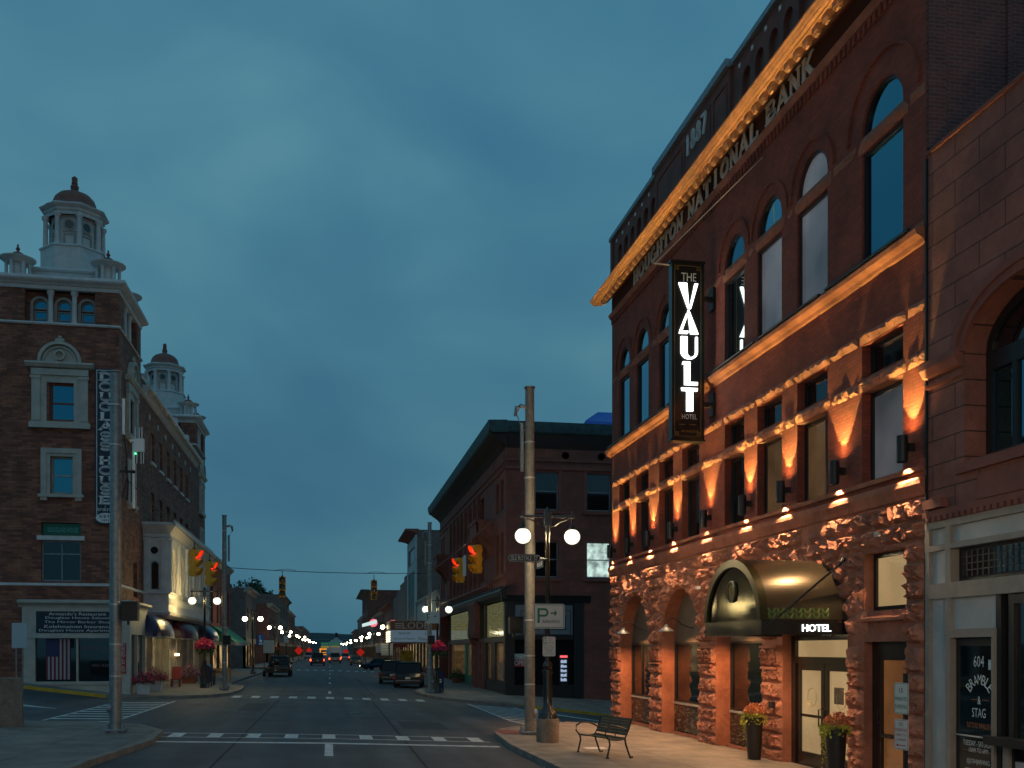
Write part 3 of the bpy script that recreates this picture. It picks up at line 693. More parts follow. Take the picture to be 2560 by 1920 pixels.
for k,(a,b) in enumerate(zip(edges,edges[1:])):
    if k%2==0: rblock(mb,fe,a,b,5.33,5.43,.03,.05,.16)
obj('window_sill_band',mb,M['stone'],hotel)
mb=MB(); mb.sweep([(0,4.98),(.05,5.0),(.07,5.08),(.11,5.16),(.13,5.2),(.13,5.27),(.1,5.32),(0,5.34)],fe,Y0-.02,Y1+.13)
mb.sweep([(0,4.98),(.1,5.16),(.13,5.27),(0,5.34)],S_(Y1),D-.13,D)
obj('ledge',mb,M['stone'],hotel)
# ground floor rusticated base
A=[(30.99,34.39,4.15),(26.65,29.88,4.12),(22.53,25.44,3.95)]
DR=(18.5,21.42,2.62); SV=(16.42,17.87,2.45); SW=(16.42,17.87,3.04,4.15)
gops=[(a,b,-.55,c,True) for a,b,c in A]+[(DR[0],DR[1],-.55,4.02,True),(SV[0],SV[1],-.55,SV[2]),SW]
mb=MB(); wall_open(mb,fe,Y0,Y1,-.55,5.1,gops,.55,14); 
mb.quad((D,Y0,-.6),(D,Y0,5.1),(D+.3,Y0,5.1),(D+.3,Y0,-.6))
obj('base_wall',mb,M['stone'],hotel)
mb=MB(); random.seed(11)
arcs=[((a+b)/2,c-(b-a)/2,(b-a)/2) for a,b,c in A]+[((DR[0]+DR[1])/2,4.02-(DR[1]-DR[0])/2,(DR[1]-DR[0])/2)]
RW=.62
courses=[-.42,.0,.36,.74,1.14,1.54,1.88,2.38,2.78,3.18,3.52,3.86,4.22,4.58,4.98]
def blocked(u0,u1,v0,v1):
    """trim a course interval by openings; returns list of intervals"""
    iv=[(u0,u1)]
    def cut(lo,hi):
        nonlocal iv
        r=[]
        for a,b in iv:
            if hi<=a or lo>=b: r.append((a,b)); continue
            if a<lo: r.append((a,lo))
            if hi<b: r.append((hi,b))
        iv=r
    vm=(v0+v1)/2
    for cx,sp,r in arcs:
        if vm<=sp+.02: cut(cx-r,cx+r)
        else:
            rr=r+RW; h=max(0,v0-sp)
            if h<rr: x=math.sqrt(rr*rr-h*h); cut(cx-x,cx+x)
    if v0<SV[2]-.05: cut(SV[0],SV[1])
    if v1>SW[2]+.02 and v0<SW[3]-.05: cut(SW[0],SW[1])
    return [(a,b) for a,b in iv if b-a>.08]
for ci,(v0,v1) in enumerate(zip(courses,courses[1:])):
    for a,b in blocked(Y0,Y1,v0,v1):
        L_=b-a; n=max(1,round(L_/random.uniform(.75,1.15))); cuts=[a+L_*k/n+(random.uniform(-.12,.12) if 0<k<n else 0) for k in range(n+1)]
        for p,q in zip(cuts,cuts[1:]):
            smooth_=(v0>1.8 and v1<2.5)
            rblock(mb,fe,p,q,v0,v1,(.14 if v0>2.3 else .10) if not smooth_ else .05,.03 if not smooth_ else .07,.075)
obj('rock_faced_masonry',mb,M['rock'],hotel)
# voussoirs
for cx,sp,r in arcs:
    mb=MB(); n=13
    for k in range(n):
        t0,t1=math.pi*k/n,math.pi*(k+1)/n
        ext=RW+(.0 if k%2 else .16)
        def f(s,t,w,t0=t0,t1=t1,ext=ext):
            th=t0+.006+(t1-t0-.012)*s; rad=r+.015+ext*t
            v=sp+rad*math.sin(th); u=cx-rad*math.cos(th)
            return fe(u,min(v,4.97),w)
        rough(mb,f,4,9,.14,-.01,.03,0)
    obj('arch_voussoirs',mb,M['rock'],hotel)
# carved capitals between the arches (scrolls)
for c in [35.0,30.43,26.05,21.95]:
    mb=MB(); wd=.5 if c!=30.43 else .5
    for sx_ in(-.23,.23):
        pts=[]
        for k in range(26):
            a=k*.42; rr=.20*(1-k/30); pts.append(fe(c+sx_+rr*math.cos(a)*1.0,2.12+rr*math.sin(a),.13))
        mb.tube(pts,.028,5)
        mb.sphere(fe(c+sx_,2.12,.12),.05,8,6)
        for k in range(5):
            a=R(-60+k*60); mb.tube([fe(c+sx_,2.12,.12),fe(c+sx_+.13*math.cos(a),2.12+.13*math.sin(a),.15)],.022,5)
    mb.fbox(fe,c-.46,c+.46,2.33,2.40,.0,.14); mb.fbox(fe,c-.44,c+.44,1.84,1.90,.0,.12)
    obj('carved_capital',mb,M['stone'],hotel)
# arch infills: marble stall riser, shop glass, timber lunette, hood lamps
mb=MB(); mb.fbox(fe,Y0,Y1,-.6,-.5,-.5,.02)
for i,(a,b,c) in enumerate(A):
    lb=(b-a)/2
    mb=MB(); mb.fbox(fe,a+.005,b-.005,-.22,.62,-.48,-.40); obj('marble_panel',mb,M['marble'],hotel)
    mb=MB(); rblock(mb,fe,a+.01,b-.01,-.5,-.2,.04,.0,.15); mb.v=[(v[0]+.30,v[1],v[2]) for v in mb.v]; obj('plinth_stone',mb,M['stone'],hotel)
    mb=MB(); mb.fbox(fe,a+.005,b-.005,.62,.68,-.5,-.37); obj('window_ledge',mb,M['creamd'],hotel)
    window(hotel,fe,a+.01,b-.01,.68,2.52,.44,.06,gm='glass',mull=((a+b)/2+.55,) if i==0 else ())
    mb=MB(); mb.prism([(a+.01,2.52)]+[((a+b)/2-(lb-.01)*math.cos(math.pi*k/18),c-lb+(lb-.01)*math.sin(math.pi*k/18)) for k in range(19)]+[(b-.01,2.52)],fe,-.5,-.42)
    obj('lunette_panel',mb,M['lun'] if 'lun' in M else M.setdefault('lun',mat('brown_lunette_panel',(.14,.105,.075),.55,nscale=2,namt=.15)),hotel)
    lc=(a+b)/2
    lamp=thing('gooseneck_wall_lamp',('gooseneck barn lamp in the arch farthest from the hotel door','gooseneck barn lamp in the middle arch beside the canopy','gooseneck barn lamp added unseen behind the end of the canopy')[i],'wall lamp',(D+.42,lc,2.95),'gooseneck lamps in the hotel arches')  # third lamp is added out of sight to light its arch jamb
    mb=MB(); mb.tube([fe(lc,2.95,-.42),fe(lc+.0,2.97,-.25),fe(lc,3.05,-.05),fe(lc,3.2,.12),fe(lc,3.24,.26),fe(lc,3.16,.38),fe(lc,3.0,.42)],.016,6); mb.lathe([(.05,0),(.05,.03)],fe(lc,2.95,-.42),8,'x')
    obj('bracket_arm',mb,M['black'],lamp,True)
    mb=MB(); mb.lathe([(.03,.12),(.05,.1),(.06,.05),(.11,.01),(.2,-.05),(.225,-.09),(.19,-.06),(.05,.02)],fe(lc,2.93,.42),18); obj('lamp_shade',mb,M['galv'],lamp,True)
    mb=MB(); mb.sphere(fe(lc,2.9,.42),.035,8,6); obj('bulb',mb,M['lens'],lamp)
    attach(spot('lamp_light',fe(lc,2.83,.42),fe(lc,.0,.30),300,155,(1,.48,.18),.5,.04),lamp)
# entrance door, frame, transom with number
mb=MB(); DX=-.27
mb.fbox(fe,DR[0]+.0,DR[0]+.12,-.4,2.62,DX-.05,DX+.06); mb.fbox(fe,21.22,21.42,-.4,2.62,DX-.05,DX+.06); mb.fbox(fe,DR[0]+.12,21.22,2.5,4.0,DX-.05,DX+.05); mb.fbox(fe,DR[0]+.12,21.22,2.0,2.14,DX-.05,DX+.06)
obj('entrance_surround',mb,M['blackgloss'],hotel)
mb=MB(); mb.fbox(fe,DR[0]+.12,21.22,2.14,2.5,DX-.04,DX-.02); obj('transom_pane',mb,M['warmlit'],hotel)
text('600',fer,-19.95,-19.55,2.58,2.74,DX+.05,'greylet',hotel,'street_number')
for k,(a,b) in enumerate(((18.64,19.93),(19.95,21.2))):
    mb=MB()
    for p in ((a,a+.14,-.3,2.0),(b-.14,b,-.3,2.0),(a+.14,b-.14,1.84,2.0),(a+.14,b-.14,-.3,.02)): mb.fbox(fe,*p,DX-.05,DX+.02)
    mb.fbox(fe,a+.14,b-.14,.80,.86,DX-.035,DX-.01)
    d_=obj('door',mb,M['blackgloss'],hotel)
    mb=MB(); mb.fbox(fe,a+.14,b-.14,.02,1.84,DX-.045,DX-.03); obj('door_pane',mb,M['warmlit'],d_)
    mb=MB(); n=24
    pts=[fe((a+b)/2+.2*math.cos(2*math.pi*j/n),1.25+.2*math.sin(2*math.pi*j/n),DX-.02) for j in range(n+1)]; mb.tube(pts,.006,4); 
    obj('etched_emblem',mb,M['gold'],d_)
    hx=20.04 if k else 19.84
    mb=MB(); mb.tube([fe(hx,.62,DX+.02),fe(hx,.64,DX+.1),fe(hx,1.0,DX+.1),fe(hx,1.02,DX+.02)],.016,6); obj('handle',mb,M['black'],d_)
mb=MB(); mb.fbox(fe,19.2,19.6,1.15,1.5,DX-.03,DX-.026); obj('framed_picture',mb,mat('dark_picture',(.05,.05,.045),.5),hotel)
mb=MB(); mb.fbox(fe,21.55,21.75,.95,1.1,.12,.2); obj('card_reader',mb,M['black'],hotel)
# service door and window over it
mb=MB(); DX2=-.2
for p in ((16.42,16.70,-.4,2.45),(17.55,17.87,-.4,2.45),(16.70,17.55,2.1,2.45),(16.70,17.55,.62,.70),(16.70,17.55,-.4,-.2)): mb.fbox(fe,*p,DX2-.05,DX2+.03)
sd=obj('side_door',mb,M['blackgloss'],hotel)
mb=MB(); mb.fbox(fe,16.70,17.55,-.2,2.1,DX2-.045,DX2-.03); obj('door_pane',mb,litglass('orange_lit_door',(.9,.34,.10),.13,.9,.3),sd)
mb=MB(); mb.tube([fe(17.6,.9,DX2+.03),fe(17.6,.9,DX2+.08),fe(17.6,1.15,DX2+.08),fe(17.6,1.15,DX2+.03)],.012,5); obj('handle',mb,M['black'],sd)
window(hotel,fe,16.42,17.87,3.04,4.15,.24,.09,gm='warmlit')
mb=MB(); mb.sweep([(-.4,2.9),(.12,2.84),(.12,2.9),(-.4,3.05)],fe,16.3,17.99); obj('window_sill',mb,M['stone'],hotel)
mb=MB(); mb.box(D-.12,D-.02,17.15,17.32,4.42,4.52); obj('sensor_box',mb,M['creamd'],hotel)
mb=MB(); mb.box(D-.2,D-.04,26.35,26.48,3.98,4.06); obj('camera_box',mb,M['dimwhite'],hotel)
# ---- sconces ----
SY=[35.05,32.9,30.72,28.47,25.8,23.2,21.07,18.63,16.2]
ST=['on the far left corner pier of the hotel, first of nine','on the second pier from the far corner of the hotel','on the third pier from the far corner of the hotel','on the fourth pier, just left of the hanging sign','on the wide pier just right of the hanging sign','on the pier above the left end of the arched canopy','on the pier above the middle of the arched canopy','on the pier above the right end of the arched canopy','on the nearest right corner pier of the hotel']
for i,y in enumerate(SY):
    s_=thing('wall_sconce','black cylinder up-down light '+ST[i],'wall light',(D-.22,y,5.88),'cylinder wall lights between the hotel windows')
    mb=MB(); mb.lathe([(.085,.02),(.098,0),(.098,.47),(.09,.47),(.088,.38),(.0001,.38)],(D-.22,y,5.62),20); mb.lathe([(.08,.06),(.085,.02)],(D-.22,y,5.62),20); obj('housing',mb,M['black'],s_,True)
    mb=MB(); mb.box(D-.12,D,y-.05,y+.05,5.82,5.96); obj('bracket',mb,M['black'],s_)
    mb=MB(); mb.cyl((D-.22,y,5.645),.075,.012,16); obj('lens',mb,M['lens'],s_)
    attach(spot('up_light',(D-.22,y,6.015),(D-.22,y,8.5),500,62,(1,.72,.20),.3,.015),s_)
    attach(spot('up_spill',(D-.22,y,6.10),(D-.12,y,8.5),35,150,(1,.50,.16),.9,.05),s_)
    attach(spot('down_light',(D-.22,y,5.63),(D-.20,y,0),270,95,(1,.62,.32),.3,.02),s_)
# ---- canopy ----
can=thing('entrance_canopy','large dark barrel-shaped metal canopy with round medallion over the hotel doorway','canopy',(D,20,2.6))
XF=8.36; CY=20.0; HW=1.5; HB=2.9; HT=4.2
def prof_(k,n=56,e=0): 
    t=math.pi*k/n; return (CY-(HW-e)*math.cos(t),HB+(HT-HB-e)*math.sin(t))
mb=MB(); n=56
for k in range(n):
    a,b=prof_(k),prof_(k+1); mb.quad((XF+.12,a[0],a[1]),(XF+.12,b[0],b[1]),(D-.0,b[0],b[1]),(D-.0,a[0],a[1]))
obj('barrel_roof',mb,M['can'] if 'can' in M else M.setdefault('can',mat('bronze_sheet_metal',(.12,.10,.065),.30,metal=.65,nscale=1.3,namt=.15)),can,True)
mb=MB()
for k in range(n):   # front rim
    a,b=prof_(k),prof_(k+1); c,d_=prof_(k,n,.16),prof_(k+1,n,.16)
    mb.hexa([(XF-.03,*a),(XF-.03,*b),(XF-.03,*d_),(XF-.03,*c),(XF+.14,a[0]*1.0,a[1]+.01),(XF+.14,b[0],b[1]+.01),(XF+.14,*d_),(XF+.14,*c)])
obj('rim',mb,mat('olive_bronze_trim',(.055,.05,.016),.35,metal=.5),can,True)
mb=MB(); mb.poly(*[(XF+.03,*prof_(k,n,.15)) for k in range(n+1)]); obj('end_panel',mb,mat('canopy_end_metal',(.005,.005,.004),.1,spec=.2),can)
fcan=Fr((XF,0,0),(0,-1,0),(-1,0,0))
mb=MB(); mb.lathe([(.2,0),(.23,.0),(.23,.04),(.2,.05),(.19,.02),(.001,.02)],(XF+.03,CY,3.52),28,'x'); mb.v=[(2*(XF+.03)-v[0],v[1],v[2]) for v in mb.v]
md=obj('medallion',mb,mat('medallion_metal',(.10,.09,.05),.35,metal=.6),can,True)
mb=MB(); 
for p,q,t in (((-.09,.1),(0,-.1),.035),((.0,-.1),(.09,.1),.014)):
    a=Vector(p);b=Vector(q);d_=(b-a).normalized();nn_=Vector((-d_.y,d_.x))*t/2
    mb.prism([tuple(a+nn_+Vector((-CY,3.52))),tuple(a-nn_+Vector((-CY,3.52))),tuple(b-nn_+Vector((-CY,3.52))),tuple(b+nn_+Vector((-CY,3.52)))],fcan,.0,.015)
obj('monogram',mb,M['gold'],md)
mb=MB(); mb.box(XF,XF+.06,CY-HW,CY+HW,2.6,HB); mb.box(XF+.06,D,CY-HW,CY-HW+.06,2.6,HB); mb.box(XF+.06,D,CY+HW-.06,CY+HW,2.6,HB); obj('fascia',mb,M['blackgloss'],can)
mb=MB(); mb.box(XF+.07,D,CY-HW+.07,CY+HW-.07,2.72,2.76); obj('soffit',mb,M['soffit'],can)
fs=S_(CY-HW)
text('HOTEL',fs,9.22,9.83,2.66,2.80,0.0,'signwhite',can,'hotel_letters',.03)
mb=MB()   # pierced pattern band along the lower barrel side
NN=7
for i in range(NN):
    for j in range(2):
        x=XF+.22+i*.19; 
        for s_ in(-1,1):
            for k in range(3):
                o_=k*.028
                t0=math.asin((.10*j)/1.3+.02); t1=math.asin((.10*(j+1))/1.3+.02)
                P=lambda xx,t:(xx,CY-(HW+.006)*math.cos(t),HB+(HT-HB+.006)*math.sin(t))
                mb.tube([P(x+.0+s_*(.0+o_),t0),P(x+s_*(.07+o_*.2),t1)],.006,4)
obj('pattern_band',mb,mat('pale_green_tracery',(.20,.32,.07),.5,metal=.2),can)
for (y,ft) in ((CY-HW+.0,18.9),(CY+HW,21.1)):
    mb=MB(); sgn=-1 if y<CY else 1
    mb.tube([(XF+.02,y+sgn*.03,2.7),(D,CY+sgn*(HW-.12),4.1)],.022,8); mb.lathe([(.04,-.02),(.04,.02)],(XF+.02,y+sgn*.03,2.7),10,'y'); mb.lathe([(.05,-.05),(.05,.0)],(D,CY+sgn*(HW-.12),4.1),10,'x')
    obj('tie_rod',mb,M['blackgloss'],can,True)
for yy,e in ((19.2,130),(20.3,130),(21.1,110)):
    mb=MB(); mb.cyl((9.3,yy,2.70),.07,.02,16); obj('downlight',mb,M['lens'],can)
    attach(spot('canopy_light',(9.3,yy,2.68),(9.1,yy,0),e,150,(1,.56,.26),.6,.06),can)
# ---- hanging blade sign ----
bs=thing('blade_sign','tall black hanging sign with glowing white vertical VAULT letters fixed to the hotel wall','sign',(9.42,25.6,10.3))
SX0,SX1,SZ0,SZ1,SYF=8.97,9.88,7.93,12.66,25.5
mb=MB(); mb.box(SX0,SX1,SYF,SYF+.22,SZ0,SZ1); mb.box(SX0-.03,SX1+.03,SYF-.03,SYF+.25,SZ1,SZ1+.05); mb.box(SX0-.03,SX1+.03,SYF-.03,SYF+.25,SZ0-.05,SZ0)
for x in(SX0,SX1-.025): mb.box(x,x+.025,SYF-.03,SYF,SZ0,SZ1)
obj('cabinet',mb,M['blackgloss'],bs)
fs=S_(SYF)
mb=MB()
def border(mb,x0,x1,z0,z1,t): 
    for p in((x0,x1,z0,z0+t),(x0,x1,z1-t,z1),(x0,x0+t,z0+t,z1-t),(x1-t,x1,z0+t,z1-t)): mb.fbox(fs,*p,.001,.008)
border(mb,SX0+.08,SX1-.08,SZ0+.08,SZ1-.08,.012)
for x in(SX0+.08,SX1-.20):
    for z in(SZ0+.08,SZ1-.20): border(mb,x,x+.12,z,z+.12,.01); border(mb,x+.03,x+.09,z+.03,z+.09,.008)
mb.fbox(fs,9.18,9.35,8.32,8.335,.001,.008); mb.fbox(fs,9.48,9.66,8.32,8.335,.001,.008)
obj('gold_border',mb,M['gold'],bs)
CX=9.44
text('THE',fs,9.24,9.66,12.16,12.38,.0,'dimwhite',bs,'the_letters',.012)
mb=MB(); W2=.26
def PG(poly): mb.prism(poly,fs,.0,.05)
x0=CX-W2
PG([(CX-.28,12.10),(CX-.05,12.10),(CX+.01,11.42),(CX-.02,11.42)])            # V
PG([(CX+.17,12.10),(CX+.26,12.10),(CX+.06,11.42),(CX+.02,11.42)])
PG([(CX-.03,11.37),(CX+.01,11.37),(CX+.27,10.75),(CX+.05,10.75)])        # A
PG([(CX-.06,11.30),(CX-.04,11.22),(CX-.18,10.83),(CX-.25,10.83)]); PG([(CX-.27,10.75),(CX-.03,10.75),(CX-.01,10.82),(CX-.25,10.82)])
PG([(CX-.22,10.67),(CX-.04,10.67)]+[(CX-.04,10.25)]+arcp(CX+.02,10.25,.06,.10,180,270,5)+arcp(CX+.02,10.27,.24,.20,270,180,8)) # U
PG([(CX+.19,10.67),(CX+.25,10.67),(CX+.25,10.27)]+arcp(CX+.03,10.27,.22,.20,0,-90,8)+[(CX+.03,10.12)]+arcp(CX+.03,10.27,.16,.15,-90,0,6))
PG([(CX-.16,10.00),(CX+.04,10.00),(CX+.04,9.46),(CX+.25,9.46),(CX+.25,9.38),(CX-.12,9.38),(CX-.12,9.93),(CX-.18,9.93)])
PG([(CX-.21,9.30),(CX+.25,9.30),(CX+.24,9.22),(CX+.12,9.22),(CX+.12,8.68),(CX-.06,8.68),(CX-.06,9.22),(CX-.19,9.22)])
obj('vault_letters',mb,M['signwhite'],bs)
text('HOTEL',fs,9.26,9.68,8.47,8.60,.0,'dimwhite',bs,'small_hotel_letters',.012)
text('600 SHELDON',fs,9.24,9.72,8.12,8.18,.0,'gold',bs,'address_letters',.008)
for z in(11.75,8.9):
    mb=MB(); mb.box(SX1,D,SYF+.06,SYF+.16,z-.06,z+.06); mb.box(D-.08,D,SYF-.04,SYF+.26,z-.3,z+.3); mb.box(D-.14,D-.08,SYF+.0,SYF+.22,z-.04,z+.04); obj('bracket',mb,M['black'],bs)
mb=MB(); mb.tube([(8.5,SYF+.1,12.62),(SX0+.02,SYF+.1,12.6)],.02,6); mb.tube([(8.55,SYF+.1,12.62),(D,22.5,14.1)],.012,5); obj('stay_cable',mb,M['alu'],bs)
# ---- planters ----
def clump(mb,c,r,n,sz,seed,flat=.7,droop=0):
    rnd=random.Random(seed)
    for _ in range(n):
        a=rnd.uniform(0,2*math.pi); rr=r*math.sqrt(rnd.random()); h=rnd.uniform(-.2,1)*r*flat*(1-(rr/r)**2*.8)
        p=Vector((c[0]+rr*math.cos(a),c[1]+rr*math.sin(a),c[2]+h-droop*(rr/r)**3*rnd.random()))
        d=Vector((rnd.gauss(0,1),rnd.gauss(0,1),rnd.gauss(0,1))).normalized(); e=d.cross(Vector((rnd.random(),rnd.random(),rnd.random()+.1))).normalized(); s=sz*rnd.uniform(.6,1.3)
        mb.quad(p-d*s,p+e*s*.55,p+d*s,p-e*s*.55)
def planter(x,y,z,label,seed):
    t=thing('flower_planter',label,'planter',(x,y,z),'tall black planters by the hotel door')
    mb=MB(); mb.lathe([(.145,0),(.15,.03),(.20,.96),(.225,.97),(.225,1.02),(.205,1.03),(.19,1.0),(.0001,.96)],(x,y,z),28); obj('pot',mb,M['black'],t,True)
    mb=MB(); clump(mb,(x,y+.04,z+1.06),.30,460,.038,seed,.8,.25); clump(mb,(x+.0,y+.24,z+.95),.17,300,.032,seed+5,.9,.8); obj('trailing_leaves',mb,M['leafy'],t)
    mb=MB(); clump(mb,(x,y-.03,z+1.14),.25,420,.036,seed+9,.95); obj('blossoms',mb,M['petal3'],t)
planter(9.72,21.9,-.30,'black planter of red flowers against the carved pier left of the hotel doors',4)
planter(9.60,17.85,-.25,'black planter of lime leaves and pink flowers by the right hotel door',8)
# ================= NEIGHBOUR (tattoo parlour) =================
nb=thing('neighbour_building','smooth red sandstone shop right of the hotel with grey timber shopfront and arched window','building',(D,12,-.2))
mb=MB(); YN=15.78
wall_open(mb,fe,6,YN,4.5,10.85,[(11.6,14.75,5.35,8.02,True,.85)],.5,14)
mb.box(D+.01,22,6,YN-.02,10.6,10.62); mb.quad((D,YN,-.5),(22,YN,-.5),(22,YN,10.85),(D,YN,10.85)); mb.quad((D,6,-.5),(22,6,-.5),(22,6,10.85),(D,6,10.85))
obj('wall',mb,M['ashlar'],nb)
mb=MB(); mb.fbox(fe,6,YN,10.85,10.91,-.4,.05); obj('coping',mb,M['brownt'],nb)
mb=MB(); mb.fbox(fe,YN-.02,YN+.03,-.4,10.8,.0,.04); obj('downpipe',mb,M['darkframe'],nb)
mb=MB(); cx,sp,r=13.18,7.17,1.45; n=22
for rr,w0,w1 in((1.84,-.01,.10),(1.70,-.01,.06)):
    for k in range(n):
        p,q=math.pi*k/n,math.pi*(k+1)/n; P=lambda ra,t:(cx-ra*math.cos(t),sp+(ra-.74)*math.sin(t))
        mb.prism([P(rr,p),P(rr,q),P(rr-.15,q),P(rr-.15,p)],fe,w0,w1)
mb.sweep([(0,6.95),(.1,6.98),(.17,7.1),(.17,7.2),(.1,7.26),(0,7.28)],fe,14.78,YN)
mb.sweep([(0,6.78),(.06,6.8),(.06,6.86),(0,6.88)],fe,14.78,YN)
mb.fbox(fe,6,14.9,5.18,5.35,-.5,.09); mb.fbox(fe,11.0,14.4,4.7,5.1,0,.03)
for k in range(60): mb.fbox(fe,YN-.1-k*.16-.09,YN-.1-k*.16,4.48,4.56,.04,.10)
mb.fbox(fe,6,YN,4.56,4.66,0,.1)
mb.fbox(fe,15.2,15.72,4.7,4.86,0,.14)
obj('stone_trim',mb,M['brownt'],nb)
window(nb,fe,11.62,14.73,5.36,7.0,.42,.16,gm='skyglass',mull=(14.05,13.0))
window(nb,fe,11.62,14.73,7.0,8.0,.42,.14,gm='glass',arch=1,rv=.83)
# shopfront
mb=MB(); 
mb.fbox(fe,6,YN,-.5,4.48,-.3,-.12)
obj('shopfront_backing',mb,M['darkframe'],nb)
mb=MB()
for p in ((6,YN,4.36,4.48),(6,YN,3.98,4.08),(6,YN,3.16,3.42),(YN-.12,YN,3.42,4.36),(15.06,15.20,3.42,4.36),(YN-.12,YN,-.4,3.16),(15.06,15.20,-.4,3.16),(13.95,15.06,2.5,2.64),(13.95,14.02,-.4,2.5),(13.6,13.75,-.4,.85)):
    e_=.004 if p[1]-p[0]<.2 else 0
    mb.fbox(fe,*p,-.12+e_,.05-e_)
obj('timber_frame',mb,M['tan'],nb)
mb=MB()
for p in ((15.20,YN-.12,4.08,4.36),(6,15.06,4.08,4.36),(15.20,YN-.12,3.42,3.98),(15.20,YN-.12,-.4,3.16),(14.0,15.06,2.64,3.16),(10,13.6,-.4,.6)): mb.fbox(fe,*p,-.12,-.02)
obj('infill_panel',mb,M['panelblue'],nb)
mb=MB(); mb.fbox(fe,8,14.95,3.5,3.92,-.11,-.09); tp=obj('leaded_transom',mb,M['glass'],nb)
mb=MB()
for k in range(46): mb.fbox(fe,14.8-k*.14,14.815-k*.14,3.5,3.92,-.09,-.07)
for z in(3.6,3.71,3.82): mb.fbox(fe,8,14.95,z,z+.012,-.085,-.075)
obj('leading',mb,M['darkframe'],tp)
dr=MB(); dr.fbox(fe,14.02,15.04,-.4,2.48,-.12,-.05); dd=obj('door',dr,M['black'],nb)
mb=MB(); mb.fbox(fe,14.08,14.98,.0,2.36,-.05,-.045); obj('door_pane',mb,M['glass'],dd)
text('604',fer,-14.56,-14.30,2.02,2.2,-.04,'dimwhite',dd)
# arched word
mb_=[]
s='BRAMBLE'
for k,ch in enumerate(s):
    t=R(142-k*104/6); c=(-14.42+.33*math.cos(t),1.48+.33*math.sin(t)); rot=t-math.pi/2
    fr_=Fr(Vector((D+.04,0,0))+Vector((0,-c[0],c[1])),Vector((0,-math.cos(rot),math.sin(rot))),(-1,0,0),Vector((0,math.sin(rot),math.cos(rot))))
    text(ch,fr_,-.047,.047,-.07,.09,0,'dimwhite',dd,ext=.002)
text('&',fer,-14.46,-14.38,1.42,1.55,-.04,'dimwhite',dd)
mb=MB(); mb.fbox(fe,14.48,14.62,1.49,1.5,-.04,-.035); mb.fbox(fe,14.2,14.35,1.49,1.5,-.04,-.035); mb.fbox(fe,14.1,14.85,.66,.67,-.04,-.035); obj('orange_rule',mb,mat('orange_lettering',(.45,.13,.02),.5),dd)
M['oran']=bpy.data.materials['orange_lettering']
text('STAG',fer,-14.60,-14.26,1.21,1.36,-.04,'dimwhite',dd)
text('TATTOO PARLOUR',fer,-14.74,-14.10,1.03,1.12,-.04,'oran',dd)
mb=MB(); mb.tube([fe(14.98,.90,-.01),fe(14.04,.90,-.01)],.014,6); obj('push_bar',mb,M['alu'],dd)
text('TUESDAY - SATURDAY',fer,-14.83,-14.06,.74,.83,-.04,'dimwhite',dd)
text('10AM TO 6PM',fer,-14.68,-14.2,.64-.0,.715,-.04,'dimwhite',dd)
text('@JOSHJAEHNIG',fer,-14.74,-14.16,.44,.54,-.04,'dimwhite',dd)
text('APPOINTMENT',fer,-14.80,-14.30,.29,.38,-.04,'dimwhite',dd); text('Only',fer,-14.28,-14.10,.24,.34,-.04,'dimwhite',dd)
mb=MB(); mb.fbox(fe,14.10,14.2,1.98,2.14,-.04,-.035); obj('notice',mb,M['dimwhite'],dd)
mb=MB(); mb.fbox(fe,7,13.55,.95,3.0,-.115,-.06); obj('shop_window',mb,M['glass'],nb)
mb=MB()
for a in(13.55,13.85): mb.fbox(fe,a,a+.12,-.4,3.16,-.12,.0)
mb.fbox(fe,6,13.55,3.0,3.14,-.12,.02); mb.fbox(fe,6,13.98,.83,.96,-.12,.22); obj('window_frame',mb,M['darkframe'],nb)

# ================= CORNER BLOCK (far right corner) =================
cb_=thing('corner_commercial_block','dark brown sandstone three-storey corner block with wide green metal cornice and lit shop transoms','building',(D,70,-.6))
YB,YE=58,94; fs8=S_(YB)
sideops=[]
def bay(y0,y1): pass
# upper windows, side x=D : tall strips floor 2 (6.9-9.6) and 3 (10.7-12.7)
ups=[(58.9,59.9),(60.5,61.6)]+[(66.5+2.35*k,68.2+2.35*k) for k in range(8)]+[(90.2,91.2),(91.9,92.9)]
for a,b in ups:
    sideops+=[(a,b,10.7,12.55),(a,b,6.9,9.4)]
mb=MB(); wall_open(mb,fe,YB,YE,5.3,14.3,sideops,.35)
fo=[(11.95,13.37,10.6,12.85),(15.1,16.6,10.6,12.85),(11.95,13.37,6.6,8.75),(15.1,16.6,6.6,8.75),(18.5,20,10.6,12.85),(18.5,20,6.6,8.75)]
wall_open(mb,fs8,D,26,5.3,14.3,fo,.3)
mb.quad((14.9,YB+.0,-3),(26,YB,-4),(26,YB,5.3),(14.9,YB,5.3)); mb.quad((D,YE,-1),(26,YE,-1),(26,YE,15),(D,YE,15)); mb.box(D+.01,25.9,YB+.01,YE-.01,14.9,15.0)
obj('wall',mb,M['brown'],cb_)
mb=MB(); mb.box(D+.8,25,YB+.8,YE-.5,-.5,14.8); obj('interior',mb,M['soffit'],cb_)
for a,b in ups:
    window(cb_,fe,a,b,10.7,12.55,.28,.08,fm='brownt',mull=((a+b)/2,) if b-a>1.3 else (),rails=(11.6,)); window(cb_,fe,a,b,6.9,9.4,.28,.08,fm='brownt',mull=((a+b)/2,) if b-a>1.3 else ())
for k,o in enumerate(fo):
    window(cb_,fs8,o[0],o[1],o[2],o[3],.24,.07,gm='coollit' if k==3 else 'glass',rails=((o[2]+o[3])/2,),fm='galv2')
mb=MB(); mb.box(15.3,16.1,YB+.255,YB+.262,8.15,8.28); obj('strip_light',mb,mat('strip_light',(.9,.9,.9),.4,emis=(.9,1,.95),estr=4),cb_)
mb=MB(); 
